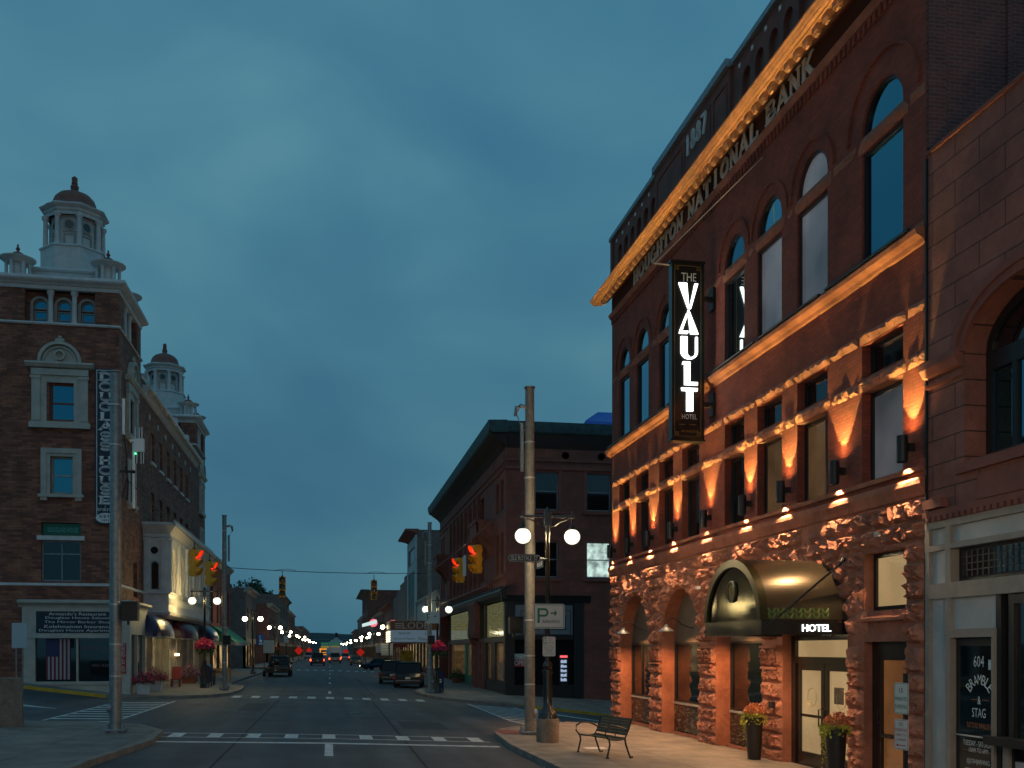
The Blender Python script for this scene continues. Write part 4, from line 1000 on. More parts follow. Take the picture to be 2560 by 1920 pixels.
for a,b,c,d in((15.3,15.45,6.7,7.4),(15.5,16.0,6.7,7.2),(16.1,16.5,6.7,6.95)): mb.box(a,b,YB+.255,YB+.262,c,d)
obj('office_clutter',mb,mat('pale_clutter',(.5,.5,.5),.6,emis=(.8,.95,.9),estr=.5),cb_)
# sills, pilasters, mouldings
mb=MB()
for o in fo: mb.fbox(fs8,o[0]-.25,o[1]+.25,o[2]-.22,o[2]-.08,0,.14); mb.fbox(fs8,o[0]-.22,o[0]-.0,o[2]-.08,o[3]+.1,0,.05); mb.fbox(fs8,o[1],o[1]+.2,o[2]-.08,o[3]+.1,0,.05)
mb.fbox(fs8,D-.06,26,12.98,13.12,0,.09); mb.fbox(fs8,D-.06,26,13.45,13.55,0,.09); mb.fbox(fe,YB-.02,YE,12.98,13.12,0,.09); mb.fbox(fe,YB,YE,13.42,13.55,0,.09)
for k in range(120): 
    y=YB+.5+k*.29
    if y<YE: mb.fbox(fe,y,y+.14,13.16,13.30,0,.07)
for k in range(7): 
    mb.lathe([(.22,0),(.22,.04),(.15,.06)],(D+1.4+k*2.2,YB,13.85),14,'y'); 
for a,b in ups[2:10]: mb.fbox(fe,b+.12,b+.5,6.5,12.9,0,.18)
mb.sweep([(0,6.1),(.2,6.15),(.35,6.35),(.3,6.5),(0,6.55)],fe,63,85.2)
mb.sweep([(0,6.6),(.1,6.62),(.14,6.8),(0,6.84)],fe,YB+.3,63)
obj('stone_trim',mb,M['brownt'],cb_)
mb=MB(); mb.sweep([(.9,15.02),(1.0,15.12),(1.08,15.45),(1.1,15.7),(0,15.75),(0,15.02)],fe,YB-.45,YE+.6)
mb.sweep([(.3,15.021),(.4,15.121),(.46,15.451),(.47,15.701),(0,15.751),(0,15.021)],fs8,D-1.09,26)
obj('metal_cornice',mb,M['copper'],cb_)
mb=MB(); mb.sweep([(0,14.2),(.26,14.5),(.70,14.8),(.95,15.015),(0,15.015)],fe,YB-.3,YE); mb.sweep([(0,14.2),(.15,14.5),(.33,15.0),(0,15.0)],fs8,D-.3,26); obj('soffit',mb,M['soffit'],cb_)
# balcony bays
for y0,y1 in((62.6,65.9),(86.2,89.4)):
    mb=MB()
    mb.fbox(fe,y0,y1,10.35,10.55,0,1.15); mb.fbox(fe,y0,y1,9.55,9.7,0,1.1)
    mb.fbox(fe,y0,y1,9.7,10.35,1.0,1.08); mb.fbox(fe,y0,y0+.08,9.7,10.35,0,1.08); mb.fbox(fe,y1-.08,y1,9.7,10.35,0,1.08)
    for y in(y0+.2,y1-.55): mb.sweep([(0,8.2),(.25,8.4),(.45,8.9),(1.0,9.4),(1.0,9.55),(0,9.55)],fe,y,y+.35)
    mb.sweep([(0,8.9),(.5,9.3),(.9,9.55),(0,9.55)],fe,y0,y1)
    obj('balcony',mb,M['brownt'],cb_)
# shopfront
mb=MB()
mb.sweep([(0,5.3),(.12,5.3),(.3,5.5),(.42,5.75),(.35,5.85),(0,6.1)],fe,YB-.3,85.8); mb.sweep([(0,5.1),(.1,5.12),(.2,5.4),(.3,5.5),(0,5.52)],fs8,D-.3,15.3)
for k in range(40): 
    y=YB+.2+k*.68
    if y<85: mb.fbox(fe,y,y+.2,5.85,6.05,.1,.35)
for a,b in((58,58.6),(65.6,66.3)): mb.fbox(fe,a,b,-.8,5.3,-.1,.05)
mb.fbox(fe,58,85.8,2.75,3.05,-.1,.06); mb.fbox(fe,58,66,-1,.35,-.1,.0); mb.fbox(fe,62.0,63.6,.3,2.8,-.2,.0)
mb.fbox(fs8,D,D+.5,-1,5.1,-.1,.04); mb.fbox(fs8,14.3,14.9,-1,5.1,-.1,.04); mb.fbox(fs8,D+.5,14.3,2.9,3.1,-.1,.04); mb.fbox(fs8,D+.5,14.3,-1.2,.2,-.1,.0); mb.fbox(fs8,D+.5,14.3,5.0,5.1,-.1,.04)
obj('shopfront_frame',mb,M['darkframe'],cb_)
mb=MB(); 
for a in(66.3,85.8): mb=MB(); mb.fbox(fe,a,a+.7,-.8,3.0,-.2,.1); obj('shopfront_pier',mb,M['brownt'],cb_)
mb=MB()
mb.fbox(fe,67.5,71.5,-.8,2.9,-.5,.16)
mb.sweep([(.1,3.0),(.45,3.1),(.5,3.4),(.42,4.6),(.5,5.4),(.3,5.7),(.1,5.7)],fe,67.7,71.2)
obj('carved_pier',mb,M['brownt'],cb_); mb=MB()
mb.lathe([(.45,-.6),(.45,-.3),(.32,-.2),(.28,2.6),(.4,2.75),(.5,3.0)],(D-.15,69.4,0),12)
obj('corner_column',mb,M['brownt'],cb_)
for a,b,lit in((58.7,65.5,1),(72.3,85.6,1)):
    n=3 if a<60 else 4
    for k in range(n):
        u0=a+(b-a)*k/n+.05; u1=a+(b-a)*(k+1)/n-.05
        mb=MB(); mb.fbox(fe,u0,u1,3.1,5.2,-.09,-.05); obj('transom_pane',mb,M['greenlit'],cb_)
        mb=MB(); mb.fbox(fe,u0,u1,.4 if a<60 else .3,2.7,-.16,-.12); obj('shop_pane',mb,M['shop'],cb_)
mb=MB(); mb.fbox(fs8,D+.55,14.25,3.15,4.95,-.08,-.04); pn=obj('sign_panel',mb,mat('grey_blue_siding',(.15,.17,.20),.6,nscale=4,namt=.1),cb_)
mb=MB()
for cx in(11.8,13.4):
    for r_ in(.72,.42): 
        for p in((cx-r_,cx+r_,3.9+r_-.03,3.9+r_),(cx-r_,cx+r_,3.9-r_,3.9-r_+.03),(cx-r_,cx-r_+.03,3.9-r_,3.9+r_),(cx+r_-.03,cx+r_,3.9-r_,3.9+r_)): mb.fbox(fs8,*p,-.04,-.01)
    mb.fbox(fs8,cx-.25,cx+.25,3.65,4.15,-.04,-.02)
obj('panel_moulding',mb,M['darkframe'],pn)
mb=MB(); mb.fbox(fs8,D+.55,14.25,.25,2.88,-.14,-.12); sh=obj('shop_pane',mb,M['glass'],cb_)
# drinks cooler seen through the glass, sign
mb=MB(); mb.fbox(fs8,13.42,14.0,.05,2.0,-.115,-.105); cl=obj('drinks_cooler',mb,M['black'],cb_)
mb=MB(); mb.fbox(fs8,13.48,13.94,1.82,1.95,-.104,-.10); obj('cooler_header',mb,mat('lit_red_header',(.4,.02,.02),.4,emis=(1,.12,.14),estr=1.3),cl)
mb=MB(); rnd=random.Random(2)
for r_ in range(5):
    z=.42+r_*.27
    mb.fbox(fs8,13.52,13.90,z,z+.02,-.104,-.10)
    for k in range(8): mb.fbox(fs8,13.53+k*.046,13.56+k*.046,z+.03,z+.12+rnd.random()*.08,-.104,-.10)
obj('cooler_shelf',mb,mat('lit_bottles',(.4,.45,.5),.4,emis=(.55,.7,1),estr=.8),cl)
mb=MB(); mb.fbox(fs8,10.62,11.6,1.72,2.05,-.115,-.10); yo=obj('open_sign',mb,M['signboard'],cb_)
mb=MB(); mb.fbox(fs8,10.62,11.6,1.28,1.71,-.115,-.10); obj('red_panel',mb,M['red'],yo)
text('Yes',fs8,10.95,11.3,1.89,2.03,-.098,'blk',yo); text('We Are',fs8,10.72,11.5,1.74,1.87,-.098,'blk',yo); text('OPEN',fs8,10.72,11.5,1.36,1.66,-.098,'dimwhite',yo)
mb=MB(); mb.fbox(fe,75.2,76.2,-.4,3.0,-.12,.02); mb.fbox(fe,72.3,75,-.4,.4,-.12,.0); obj('green_trim',mb,mat('teal_green_paint',(.03,.22,.15),.5),cb_)
mb=MB(); tz=15.7
mb.poly((14.85,YB-.2,tz),(21,YB-.2,tz),(21,YB-.1,tz+.3),(15.0,YB-.1,tz+.28)); mb.poly((15.0,YB-.1,tz+.28),(17.2,YB-.1,tz+.3),(16.9,YB+.9,tz+1.05),(16.0,YB+.8,tz+1.02)); mb.poly((17.2,YB-.1,tz+.3),(21,YB-.1,tz+.3),(20,YB+1.2,tz+1.1),(16.9,YB+.9,tz+1.05)); mb.poly((14.85,YB-.2,tz),(15.0,YB-.1,tz+.28),(16.0,YB+.8,tz+1.02),(14.6,YB+3,tz))
t_=obj('roof_tarpaulin',mb,mat('blue_tarpaulin',(.012,.12,.55),.4)); tag(t_,'bright blue tarpaulin heap lying on the roof of the brown corner block','tarpaulin')

# ================= DOUGLASS HOUSE =================
dh=thing('towered_hotel','tall brick house on the left corner with red domed cupolas and white trim','building',(-12,60,.3))
XW=-9.5; YF=48.3; YD=80.2; fd=S_(YF); fw=W_(XW)
def towerface(mbw,fr,a,b,rec,flip=1):
    """upper tower stage between a..b on frame: brick corner piers, recessed centre"""
    pw=1.05
    if flip: mbw.fbox(fr,a,a+pw,17.12,18.62,-pw,0)
    mbw.fbox(fr,b-pw,b,17.12,18.62,-pw,0)
    wall_open(mbw,Fr(fr.o-fr.n*.45,fr.u,fr.n),a+pw-.01,b-pw+.01,17.12,18.62,[(o-.28,o+.28,17.2,18.28,True) for o in rec],.2,6)
recS=(-13.0,-11.98,-10.96)
mb=MB()
wall_open(mb,fd,-14.6,XW,.0,17.0,[(-12.5,-11.34,12.68,14.4),(-12.45,-11.5,9.37,11.06),(-12.85,-11.16,5.4,7.25),(-12.85,-11.16,7.47,8.06)],.3)
tw=[(50.2,51.9),(77.0,78.7)]
so=[]
for a,b in tw: so+=[(a+.2,b-.2,12.75,14.5),(a+.25,b-.25,9.3,11.1)]
mw=[56.5,59.15,61.8,64.45,67.1,69.75]
for y in mw: so+=[(y,y+1.2,12.45,14.05),(y,y+1.2,9.0,10.8)]
so+=[(51.6,52.6,4.9,6.6)]
wall_open(mb,fw,YF,YD,4.4,16.2,so,.28)
mb.quad((XW,YF,-.2),(XW,YD,-.2),(XW,YD,4.4),(XW,YF,4.4)); mb.quad((XW,YD,0),(-24,YD,0),(-24,YD,16.2),(XW,YD,16.2)); mb.quad((-14.6,YF,0),(-14.6,YD,0),(-14.6,YD,16.2),(-14.6,YF,16.2)); mb.quad((-24,54,15.2),(XW,54,15.2),(XW,75,15.2),(-24,75,15.2))
for y0 in(YF,74.9):
    mb.box(-14.6+.001,XW-.001,y0+.01,y0+5.29,16.2,17.0)
    towerface(mb,S_(y0),-14.6,XW,recS); towerface(mb,W_(XW),y0,y0+5.3,(y0+1.6,y0+2.65,y0+3.7),0); mb.box(-14.5,XW-.9,y0+.9,y0+5.2,17.0,18.6)
    mb.box(-14.6,-13.5,y0+4.2,y0+5.3,17.12,18.62)
obj('wall',mb,M['dbrick'],dh)
mb=MB(); mb.box(-14.4,XW-.6,YF+.6,YD-.6,.5,15); obj('interior',mb,M['soffit'],dh)
# trim
mb=MB()
def ring(mb,prof,x0,x1,y0,y1):
    """profile (w,v) run round a rectangle (mitred)"""
    b=len(mb.v); n=len(prof)
    for sx_,sy_,x,y in((-1,-1,x0,y0),(1,-1,x1,y0),(1,1,x1,y1),(-1,1,x0,y1)):
        for w_,v_ in prof: mb.v.append((x+sx_*w_,y+sy_*w_,v_))
    for k in range(4):
        for i in range(n): mb.f.append((b+k*n+i,b+k*n+(i+1)%n,b+((k+1)%4)*n+(i+1)%n,b+((k+1)%4)*n+i))
for y0 in(YF,74.9):
    ring(mb,[(-.1,17.0),(.06,17.0),(.1,17.06),(.06,17.12),(-.1,17.13)],-14.6,XW,y0,y0+5.3)
    ring(mb,[(-.2,18.62),(.03,18.62),(.06,18.72),(.04,18.78),(.12,18.84),(.30,18.95),(.34,19.02),(.3,19.15),(-.2,19.2)],-14.6,XW,y0,y0+5.3)
    for k in range(44):
        mb.fbox(S_(y0),-14.6+.06+k*.116,-14.6+.12+k*.116,18.80,18.87,.03,.15); mb.fbox(W_(XW),y0+.06+k*.12,y0+.12+k*.12,18.80,18.87,.03,.15)
    mb.box(-14.5,XW-.1,y0+.1,y0+5.2,19.15,19.2)
mb.sweep([(0,5.17),(.07,5.2),(.07,5.3),(0,5.32)],fd,-14.6,XW+.07); mb.sweep([(0,5.17),(.07,5.2),(.07,5.3),(0,5.32)],fw,YF,54.3)
mb.fbox(fd,-13.02,-10.99,7.26,7.46,0,.09)
mb.sweep([(0,15.35),(.1,15.4),(.2,15.6),(.42,15.75),(.45,15.9),(0,15.95)],fw,54,74.9)
mb.sweep([(-.1,16.2),(.06,16.2),(.06,16.32),(-.1,16.35)],fw,53.6,74.9)
for y in(54.9,60,65,70): mb.fbox(fw,y,y+.7,16.3,16.75,-.6,.1)
for y in mw: mb.fbox(fw,y-.1,y+1.3,12.3,12.44,0,.1)
obj('white_trim',mb,M['white'],dh)
mb=MB()
for k in range(34): m_=MB(); m_.sphere((XW+.40,54.7+k*.6,15.72),.17,8,6,.8); obj('egg_ornament',m_,M['white'],dh,True)
for y in (56,58.7,61.3,64,66.6,69.3,71.9): mb.lathe([(.16,0),(.16,.04),(.001,.05)],(XW,y,14.72),10,'x')
obj('roundel',mb,M['white'],dh,True)
for y0 in(YF,74.9):
    for fr,base in((S_(y0),recS),(W_(XW),(y0+1.6,y0+2.65,y0+3.7))):
        f2=Fr(fr.o-fr.n*.45,fr.u,fr.n)
        for c in base:
            window(dh,f2,c-.28,c+.28,17.2,17.78,.12,.05,fm='creamd',gm='skyglass',rails=(17.4,)); window(dh,f2,c-.28,c+.28,17.85,18.28,.12,.05,fm='creamd',gm='skyglass',arch=1,rv=.26)
            mb=MB(); n=10
            for k in range(n):
                p,q=math.pi*k/n,math.pi*(k+1)/n; P=lambda ra,t:(c-ra*math.cos(t),18.0+ra*math.sin(t))
                mb.prism([P(.42,p),P(.42,q),P(.30,q),P(.30,p)],f2,0,.06)
            mb.fbox(f2,c-.42,c-.29,17.13,18.0,0,.06); mb.fbox(f2,c+.29,c+.42,17.13,18.0,0,.06)
            obj('window_surround',mb,M['creamd'],dh)
        for c in((base[0]+base[1])/2,(base[1]+base[2])/2):
            p=fr(c,17.12,-.18); mb=MB(); mb.lathe([(.15,0),(.15,.08),(.12,.1),(.105,1.2),(.12,1.3),(.17,1.36),(.17,1.5)],p,14); obj('column',mb,M['white'],dh,True)
# big ornate windows
def ornate(fr,c,ped=True):
    mb=MB()
    mb.fbox(fr,c-1.2,c-.84,12.65,14.55,0,.14); mb.fbox(fr,c+.84,c+1.2,12.65,14.55,0,.14)
    mb.fbox(fr,c-1.25,c-.8,14.55,14.68,0,.18); mb.fbox(fr,c+.8,c+1.25,14.55,14.68,0,.18)
    mb.fbox(fr,c-1.3,c+1.3,12.32,12.55,0,.22); mb.fbox(fr,c-1.25,c+1.25,12.55,12.62,0,.16)
    mb.fbox(fr,c-1.22,c+1.22,14.72,15.0,0,.14); mb.sweep([(0,15.02),(.2,15.06),(.32,15.2),(.3,15.28),(0,15.32)],fr,c-1.45,c+1.45)
    mb.fbox(fr,c-.84,c-.58,12.62,14.72,-.05,.05); mb.fbox(fr,c+.58,c+.84,12.62,14.72,-.05,.05); mb.fbox(fr,c-.58,c+.58,14.4,14.72,-.05,.05)
    n=16
    for ro,ri,wq in((.93,.80,.26),(.72,.66,.16),(.24,.16,.22)):
        full=2 if ro<.3 else 1
        for k in range(n*full):
            p,q=math.pi*k/n,math.pi*(k+1)/n; P=lambda ra,t:(c-ra*math.cos(t),(15.3 if ro>.3 else 15.62)+ra*math.sin(t))
            mb.prism([P(ro,p),P(ro,q),P(ri,q),P(ri,p)],fr,0,wq)
    mb.prism([(c-.8*math.cos(math.pi*k/n),15.3+.8*math.sin(math.pi*k/n)) for k in range(n+1)],fr,0,.05)
    for dx,dz,r_ in((0,16.42,.09),(-.12,16.3,.09),(.12,16.3,.09),(0,16.27,.1)): mb.sphere(fr(c+dx,dz,.12),r_,8,6)
    obj('ornate_window_surround',mb,M['cream'],dh)
ornate(fd,-12.03); 
for a,b in tw: ornate(fw,(a+b)/2)
def plain(fr,c):
    mb=MB()
    mb.fbox(fr,c-.87,c-.64,9.35,11.2,0,.1); mb.fbox(fr,c+.64,c+.87,9.35,11.2,0,.1); mb.fbox(fr,c-.87,c+.87,11.2,11.42,0,.1); mb.fbox(fr,c-.97,c+.97,9.2,9.34,0,.18); mb.fbox(fr,c-.88,c-.6,9.05,9.2,0,.12); mb.fbox(fr,c+.6,c+.88,9.05,9.2,0,.12)
    mb.fbox(fr,c-.64,c-.48,9.35,11.2,-.06,.04); mb.fbox(fr,c+.48,c+.64,9.35,11.2,-.06,.04); mb.fbox(fr,c-.48,c+.48,11.06,11.2,-.06,.04)
    obj('window_surround',mb,M['cream'],dh)
plain(fd,-11.98)
for a,b in tw: plain(fw,(a+b)/2)
window(dh,fd,-12.5,-11.34,12.68,14.4,.2,.09,fm='brownt',gm='skyglass',rails=(13.5,)); window(dh,fd,-12.45,-11.5,9.37,11.06,.2,.08,fm='creamd',gm='skyglass',rails=(10.2,))
window(dh,fd,-12.85,-11.16,5.4,7.25,.2,.07,fm='galv2',gm='glass',mull=(-12.0,),rails=(6.65,))
mb=MB(); mb.fbox(fd,-12.83,-11.18,7.5,8.04,-.22,-.15); gs=obj('green_name_glass',mb,mat('dark_green_glass',(.005,.11,.055),.3),dh); text('DOUGLASS HOUSE',fd,-12.6,-11.3,7.64,7.86,-.14,'tealet' if 'tealet' in M else M.setdefault('tealet',mat('teal_lettering',(.12,.42,.42),.5)) and 'tealet',gs)
for a,b in tw:
    window(dh,fw,a+.2,b-.2,12.75,14.5,.2,.08,fm='brownt',gm='glass'); window(dh,fw,a+.25,b-.25,9.3,11.1,.2,.08,fm='creamd',gm='glass')
for y in mw:
    window(dh,fw,y,y+1.2,12.45,14.05,.2,.07,fm='creamd',gm='skyglass',rails=(13.2,)); window(dh,fw,y,y+1.2,9.0,10.8,.2,.07,fm='creamd',gm='skyglass',rails=(9.9,))
window(dh,fw,51.6,52.6,4.9,6.6,.2,.07)
# cupolas
def cupola(cx,cy):
    z0=19.2
    mb=MB(); mb.box(cx-1.55,cx+1.55,cy-1.55,cy+1.55,z0,z0+.62); ring(mb,[(0,z0+.6),(.08,z0+.62),(.12,z0+.7),(.06,z0+.78),(0,z0+.8)],cx-1.55,cx+1.55,cy-1.55,cy+1.55)
    for i_ in range(3): ring(mb,[(0,z0+.12+i_*.16),(.03,z0+.12+i_*.16),(.03,z0+.15+i_*.16),(0,z0+.15+i_*.16)],cx-1.55,cx+1.55,cy-1.55,cy+1.55)
    mb.box(cx-1.5,cx+1.5,cy-1.5,cy+1.5,z0+.78,z0+.82)
    o8=lambda r,z,n=8,ph=math.pi/8:[(cx+r*math.cos(ph+k*2*math.pi/n),cy+r*math.sin(ph+k*2*math.pi/n),z) for k in range(n)]
    def octa(prof):
        b=len(mb.v)
        for r_,z_ in prof: mb.v.extend(o8(r_,z_))
        for j in range(len(prof)-1):
            for i in range(8): mb.f.append((b+j*8+i,b+j*8+(i+1)%8,b+(j+1)*8+(i+1)%8,b+(j+1)*8+i))
        mb.f.append(tuple(b+(len(prof)-1)*8+i for i in range(8)))
    octa([(1.5,20.0),(1.5,21.1),(1.58,21.15),(1.55,21.22),(1.0,21.25)])
    octa([(1.02,21.2),(1.02,22.75)])
    octa([(1.28,22.7),(1.3,22.85),(1.38,22.9),(1.36,23.0),(1.54,23.08),(1.58,23.14),(1.5,23.2),(1.3,23.24)])
    rt=obj('cupola_drum',mb,M['white'],dh)
    for k in range(8):
        a=math.pi/8+k*math.pi/4
        mb=MB(); mb.lathe([(.15,21.22),(.15,21.3),(.12,21.33),(.10,22.5),(.12,22.56),(.17,22.62),(.17,22.74)],(cx+1.28*math.cos(a),cy+1.28*math.sin(a),0),12); obj('column',mb,M['white'],rt,True)
        a2=k*math.pi/4; c_,s_=math.cos(a2),math.sin(a2); fo_=Fr((cx+.945*c_,cy+.945*s_,0),(-s_,c_,0),(c_,s_,0))
        mb=MB(); mb.prism([(.19*math.cos(2*math.pi*j/14),22.28+.19*math.sin(2*math.pi*j/14)) for j in range(14)],fo_,.0,.025); obj('round_window',mb,M['glass'],rt)
        mb=MB()
        for j in range(14):
            p,q=2*math.pi*j/14,2*math.pi*(j+1)/14; P=lambda ra,t:(ra*math.cos(t),22.28+ra*math.sin(t)); mb.prism([P(.27,p),P(.27,q),P(.19,q),P(.19,p)],fo_,0,.05)
        for p in((-.3,.3,21.95,22.0),(-.26,.26,21.82,21.87),(-.26,-.2,21.3,21.82),(.2,.26,21.3,21.82)): mb.fbox(fo_,*p,0,.04)
        obj('panel_moulding',mb,M['creamd'],rt)
    mb=MB(); mb.lathe([(1.42,23.2),(1.22,23.27),(1.06,23.38),(.99,23.5),(.97,23.64),(.89,23.84),(.72,24.02),(.45,24.15),(.2,24.21),(.16,24.24)],(cx,cy,0),24); obj('dome',mb,M['dome'],rt,True)
    mb=MB(); mb.lathe([(.24,24.5),(.2,24.58),(.16,24.62),(.19,24.75),(.19,24.85),(.12,24.92),(.15,25.0),(.12,25.05),(.14,25.18),(.12,25.22),(.14,25.28),(.02,25.4)],(cx,cy,0),12); mb.v=[(v[0],v[1],24.2+(v[2]-24.5)*.9) for v in mb.v]; obj('finial',mb,M['dome'],rt,True)
def turret(x,y):
    mb=MB(); mb.cyl((x,y,19.18),.34,.75,12)
    mb.lathe([(.5,19.9),(.55,19.93),(.62,20.0),(.76,20.05),(.78,20.1),(.35,20.16)],(x,y,0),16)
    mb.lathe([(.6,19.15),(.6,19.24),(.5,19.26)],(x,y,0),12)
    rt=obj('turret',mb,M['white'],dh,True)
    for k in range(6):
        a=k*math.pi/3+.2; mb=MB(); mb.lathe([(.08,19.24),(.075,19.8),(.1,19.9)],(x+.48*math.cos(a),y+.48*math.sin(a),0),8); obj('column',mb,M['white'],rt,True)
    mb=MB(); mb.lathe([(.36,20.12),(.3,20.28),(.2,20.38),(.07,20.44),(.05,20.5),(.1,20.56),(.07,20.62),(.03,20.68),(.05,20.72),(.01,20.8)],(x,y,0),14); obj('dome',mb,M['dome'],rt,True)
for y0 in(YF,74.9):
    cupola(-12.05,y0+2.65)
    for x in(-14.0,-10.1):
        for y in(y0+.6,y0+4.7): turret(x,y)
# oriel: projecting glazed timber bay
XO=-8.25; YO0,YO1=54.3,72.2
fo=Fr((XO,0,0),(0,1,0),(1,0,0)); fso=S_(YO0)
pil=[54.3+k*2.98 for k in range(7)]
oo=[]
for a,b in zip(pil,pil[1:]): oo.append((a+.75,b-.45,5.35,7.7,True))
mb=MB(); wall_open(mb,fo,YO0,YO1,4.3,8.3,oo,.2,8)
wall_open(mb,fso,XW,XO,4.3,8.3,[(-9.15,-8.72,5.4,6.9,True)],.15,6); mb.quad((XW,YO1,4.3),(XO,YO1,4.3),(XO,YO1,8.3),(XW,YO1,8.3))
mb.box(XW,XO+.12,YO0-.12,YO1,5.2,5.3); mb.box(XW,XO+.1,YO0-.1,YO1,4.95,5.0) if False else None
# pedestal base flare and top eaves
ring(mb,[(0,4.3),(.12,4.25),(.05,4.1),(-.3,3.95)],XW-.5,XO,YO0,YO1)
ring(mb,[(0,8.1),(.06,8.15),(.06,8.3),(.3,8.6),(.42,8.75),(.42,8.88),(-.2,8.9)],XW-.5,XO,YO0,YO1)
mb.fbox(fso,XW+.05,XW+.28,5.3,7.95,0,.1); mb.fbox(fso,XO-.36,XO-.02,5.3,7.95,0,.12); mb.fbox(fso,XW,XW+.33,7.95,8.1,0,.14); mb.fbox(fso,XO-.42,XO+.1,7.95,8.1,0,.16)
for a in pil[:-1]: mb.fbox(fo,a+.05,a+.35,5.3,7.95,0,.14); mb.fbox(fo,a,a+.4,7.95,8.1,0,.18); mb.fbox(fo,a+.03,a+.37,5.3,5.45,0,.17)
for k in range(60): mb.fbox(fo,YO0+.05+k*.3,YO0+.2+k*.3,4.65,5.0,0,.03)
for k in range(46): mb.lathe([(.07,8.88),(.03,9.0),(.001,9.12)],(XO+.3,YO0+k*.39,0),5)
for cxx in(-9.05,-8.62):
    mb.lathe([(.15,0),(.15,.03),(.1,.03)],(cxx,YO0-.03,4.75),16,'y')
ob_=obj('oriel_bay',mb,M['white'],dh)
mb=MB(); mb.lathe([(.19,0),(.001,.01)],(-8.95,YO0-.02,7.45),18,'y'); obj('round_window',mb,M['glass'],ob_)
window(dh,fso,-9.15,-8.72,5.4,6.9,.1,.05,arch=1,fm='creamd',name='oriel_window',pane='pane')
for a,b in zip(pil,pil[1:]): window(dh,fo,a+.75,b-.45,5.35,7.7,.15,.07,fm='creamd',gm='glass',arch=1,mull=((a+b)/2+.15,),rails=(6.3,),name='oriel_window')
# corner shopfront
XS=-8.95; YS=47.9; f1=S_(YS); f2=Fr((XS,0,0),(0,1,0),(1,0,0))
mb=MB(); mb.sweep([(0,4.2),(.05,4.3),(.22,4.4),(.22,4.5),(0,4.55)],f1,-13.7,XS+.22); mb.fbox(f1,-13.55,XS,3.0,4.2,-.3,0); mb.sweep([(0,4.2),(.05,4.3),(.22,4.4),(.22,4.5),(0,4.55)],f2,YS-.22,52.3)
for a,b in((-13.5,-13.0),(-9.5,XS)): mb.fbox(f1,a,b,-.1,2.85,-.3,0)
mb.fbox(f1,-13.5,XS,2.82,3.0,-.3,.04); mb.fbox(f1,-13.0,-9.5,.72,.86,-.3,.04); mb.fbox(f1,-11.26,-11.18,.86,2.82,-.14,0)
mb.fbox(f2,YS+.001,52.2,3.0,4.2,-.3,-.002); mb.fbox(f2,YS+.3,51.6,.0,.85,-.2,-.03); mb.box(XW,XS,YS+.01,52.2,4.3,4.45)
mb.prism([(-13.0,.72),(-9.5,.72),(-9.5,.25),(-13.0,.68)],f1,-.25,-.02); mb.fbox(f1,XS-.5,XS,-.3,.0,-.3,.0)
for x in(-12.2,-11.3,-10.4): mb.fbox(f1,x-.03,x+.03,.3,.72,-.02,.0)
for y in(49.6,51.6): mb.fbox(f2,y-.08,y+.08,.0,3.0,-.2,.02)
obj('corner_shopfront',mb,M['cream'],dh)
mb=MB(); mb.fbox(f1,-13.0,-11.26,.86,2.82,-.2,-.16); mb.fbox(f1,-11.18,-9.5,.86,2.82,-.2,-.16); mb.fbox(f2,YS+.3,51.6,.85,2.98,-.16,-.12); obj('shop_pane',mb,M['glass'],dh)
mb=MB(); mb.fbox(f1,-12.95,-9.3,3.05,4.02,.0,.03); sb_=obj('tenant_board',mb,M['navy'],dh)
for s_,a,b,z in(("Armando's Restaurant",-12.42,-9.98,3.84),("Douglass House Saloon",-12.55,-9.85,3.65),("The Mirror Barber Shop",-12.6,-9.75,3.46),("Kolehmainen Insurance",-12.6,-9.75,3.27),("Douglass House Apartments",-12.82,-9.45,3.08)): text(s_,f1,a,b,z,z+.14,.032,'dimwhite',sb_,ext=.004)
# flag in the window
mb=MB(); mb.fbox(f1,-12.58,-11.55,.95,2.78,-.159,-.155); fl=obj('window_flag',mb,mat('flag_red',(.16,.012,.02),.7),dh)
mb=MB()
for k in range(3): mb.fbox(f1,-12.50+k*.17,-12.42+k*.17,.95,1.98,-.154,-.15)
for k in range(3): mb.fbox(f1,-12.0+k*.17,-11.92+k*.17,.95,2.78,-.154,-.15)
obj('flag_stripes',mb,mat('flag_white',(.35,.36,.40),.7),fl)
mb=MB(); mb.fbox(f1,-12.58,-12.02,1.99,2.78,-.152,-.148); cf=obj('flag_canton',mb,mat('flag_blue',(.012,.02,.10),.7),fl)
mb=MB()
for i in range(9):
    for j in range(6 if i%2==0 else 5):
        x=-12.53+j*.09+(0 if i%2==0 else .045); z=2.06+i*.08
        mb.prism([(x+(.018 if q%2==0 else .007)*math.sin(q*math.pi/5),z+(.018 if q%2==0 else .007)*math.cos(q*math.pi/5)) for q in range(10)],f1,-.148,-.146)
obj('flag_stars',mb,bpy.data.materials['flag_white'],fl)
text('KOLEHMAINEN INSURANCE',f1,-11.12,-9.55,2.30,2.42,-.155,'pinkl' if 'pinkl' in M else M.setdefault('pinkl',mat('dull_pink_lettering',(.22,.12,.16),.6)) and 'pinkl',dh,'window_lettering')
text('482-9200',f1,-10.65,-9.75,1.52,1.65,-.155,'pinkl',dh,'window_lettering')
mb=MB(); mb.fbox(f1,-9.34,-9.12,1.2,2.6,.0,.03); ar=obj('apartment_sign',mb,M['red'],dh)
for k,ch in enumerate('APARTMENT FOR RENT'):
    if ch!=' ': text(ch,f1,-9.30,-9.16,2.54-k*.075-.0,2.54-k*.075+.055,.032,'dimwhite',ar,ext=.003)
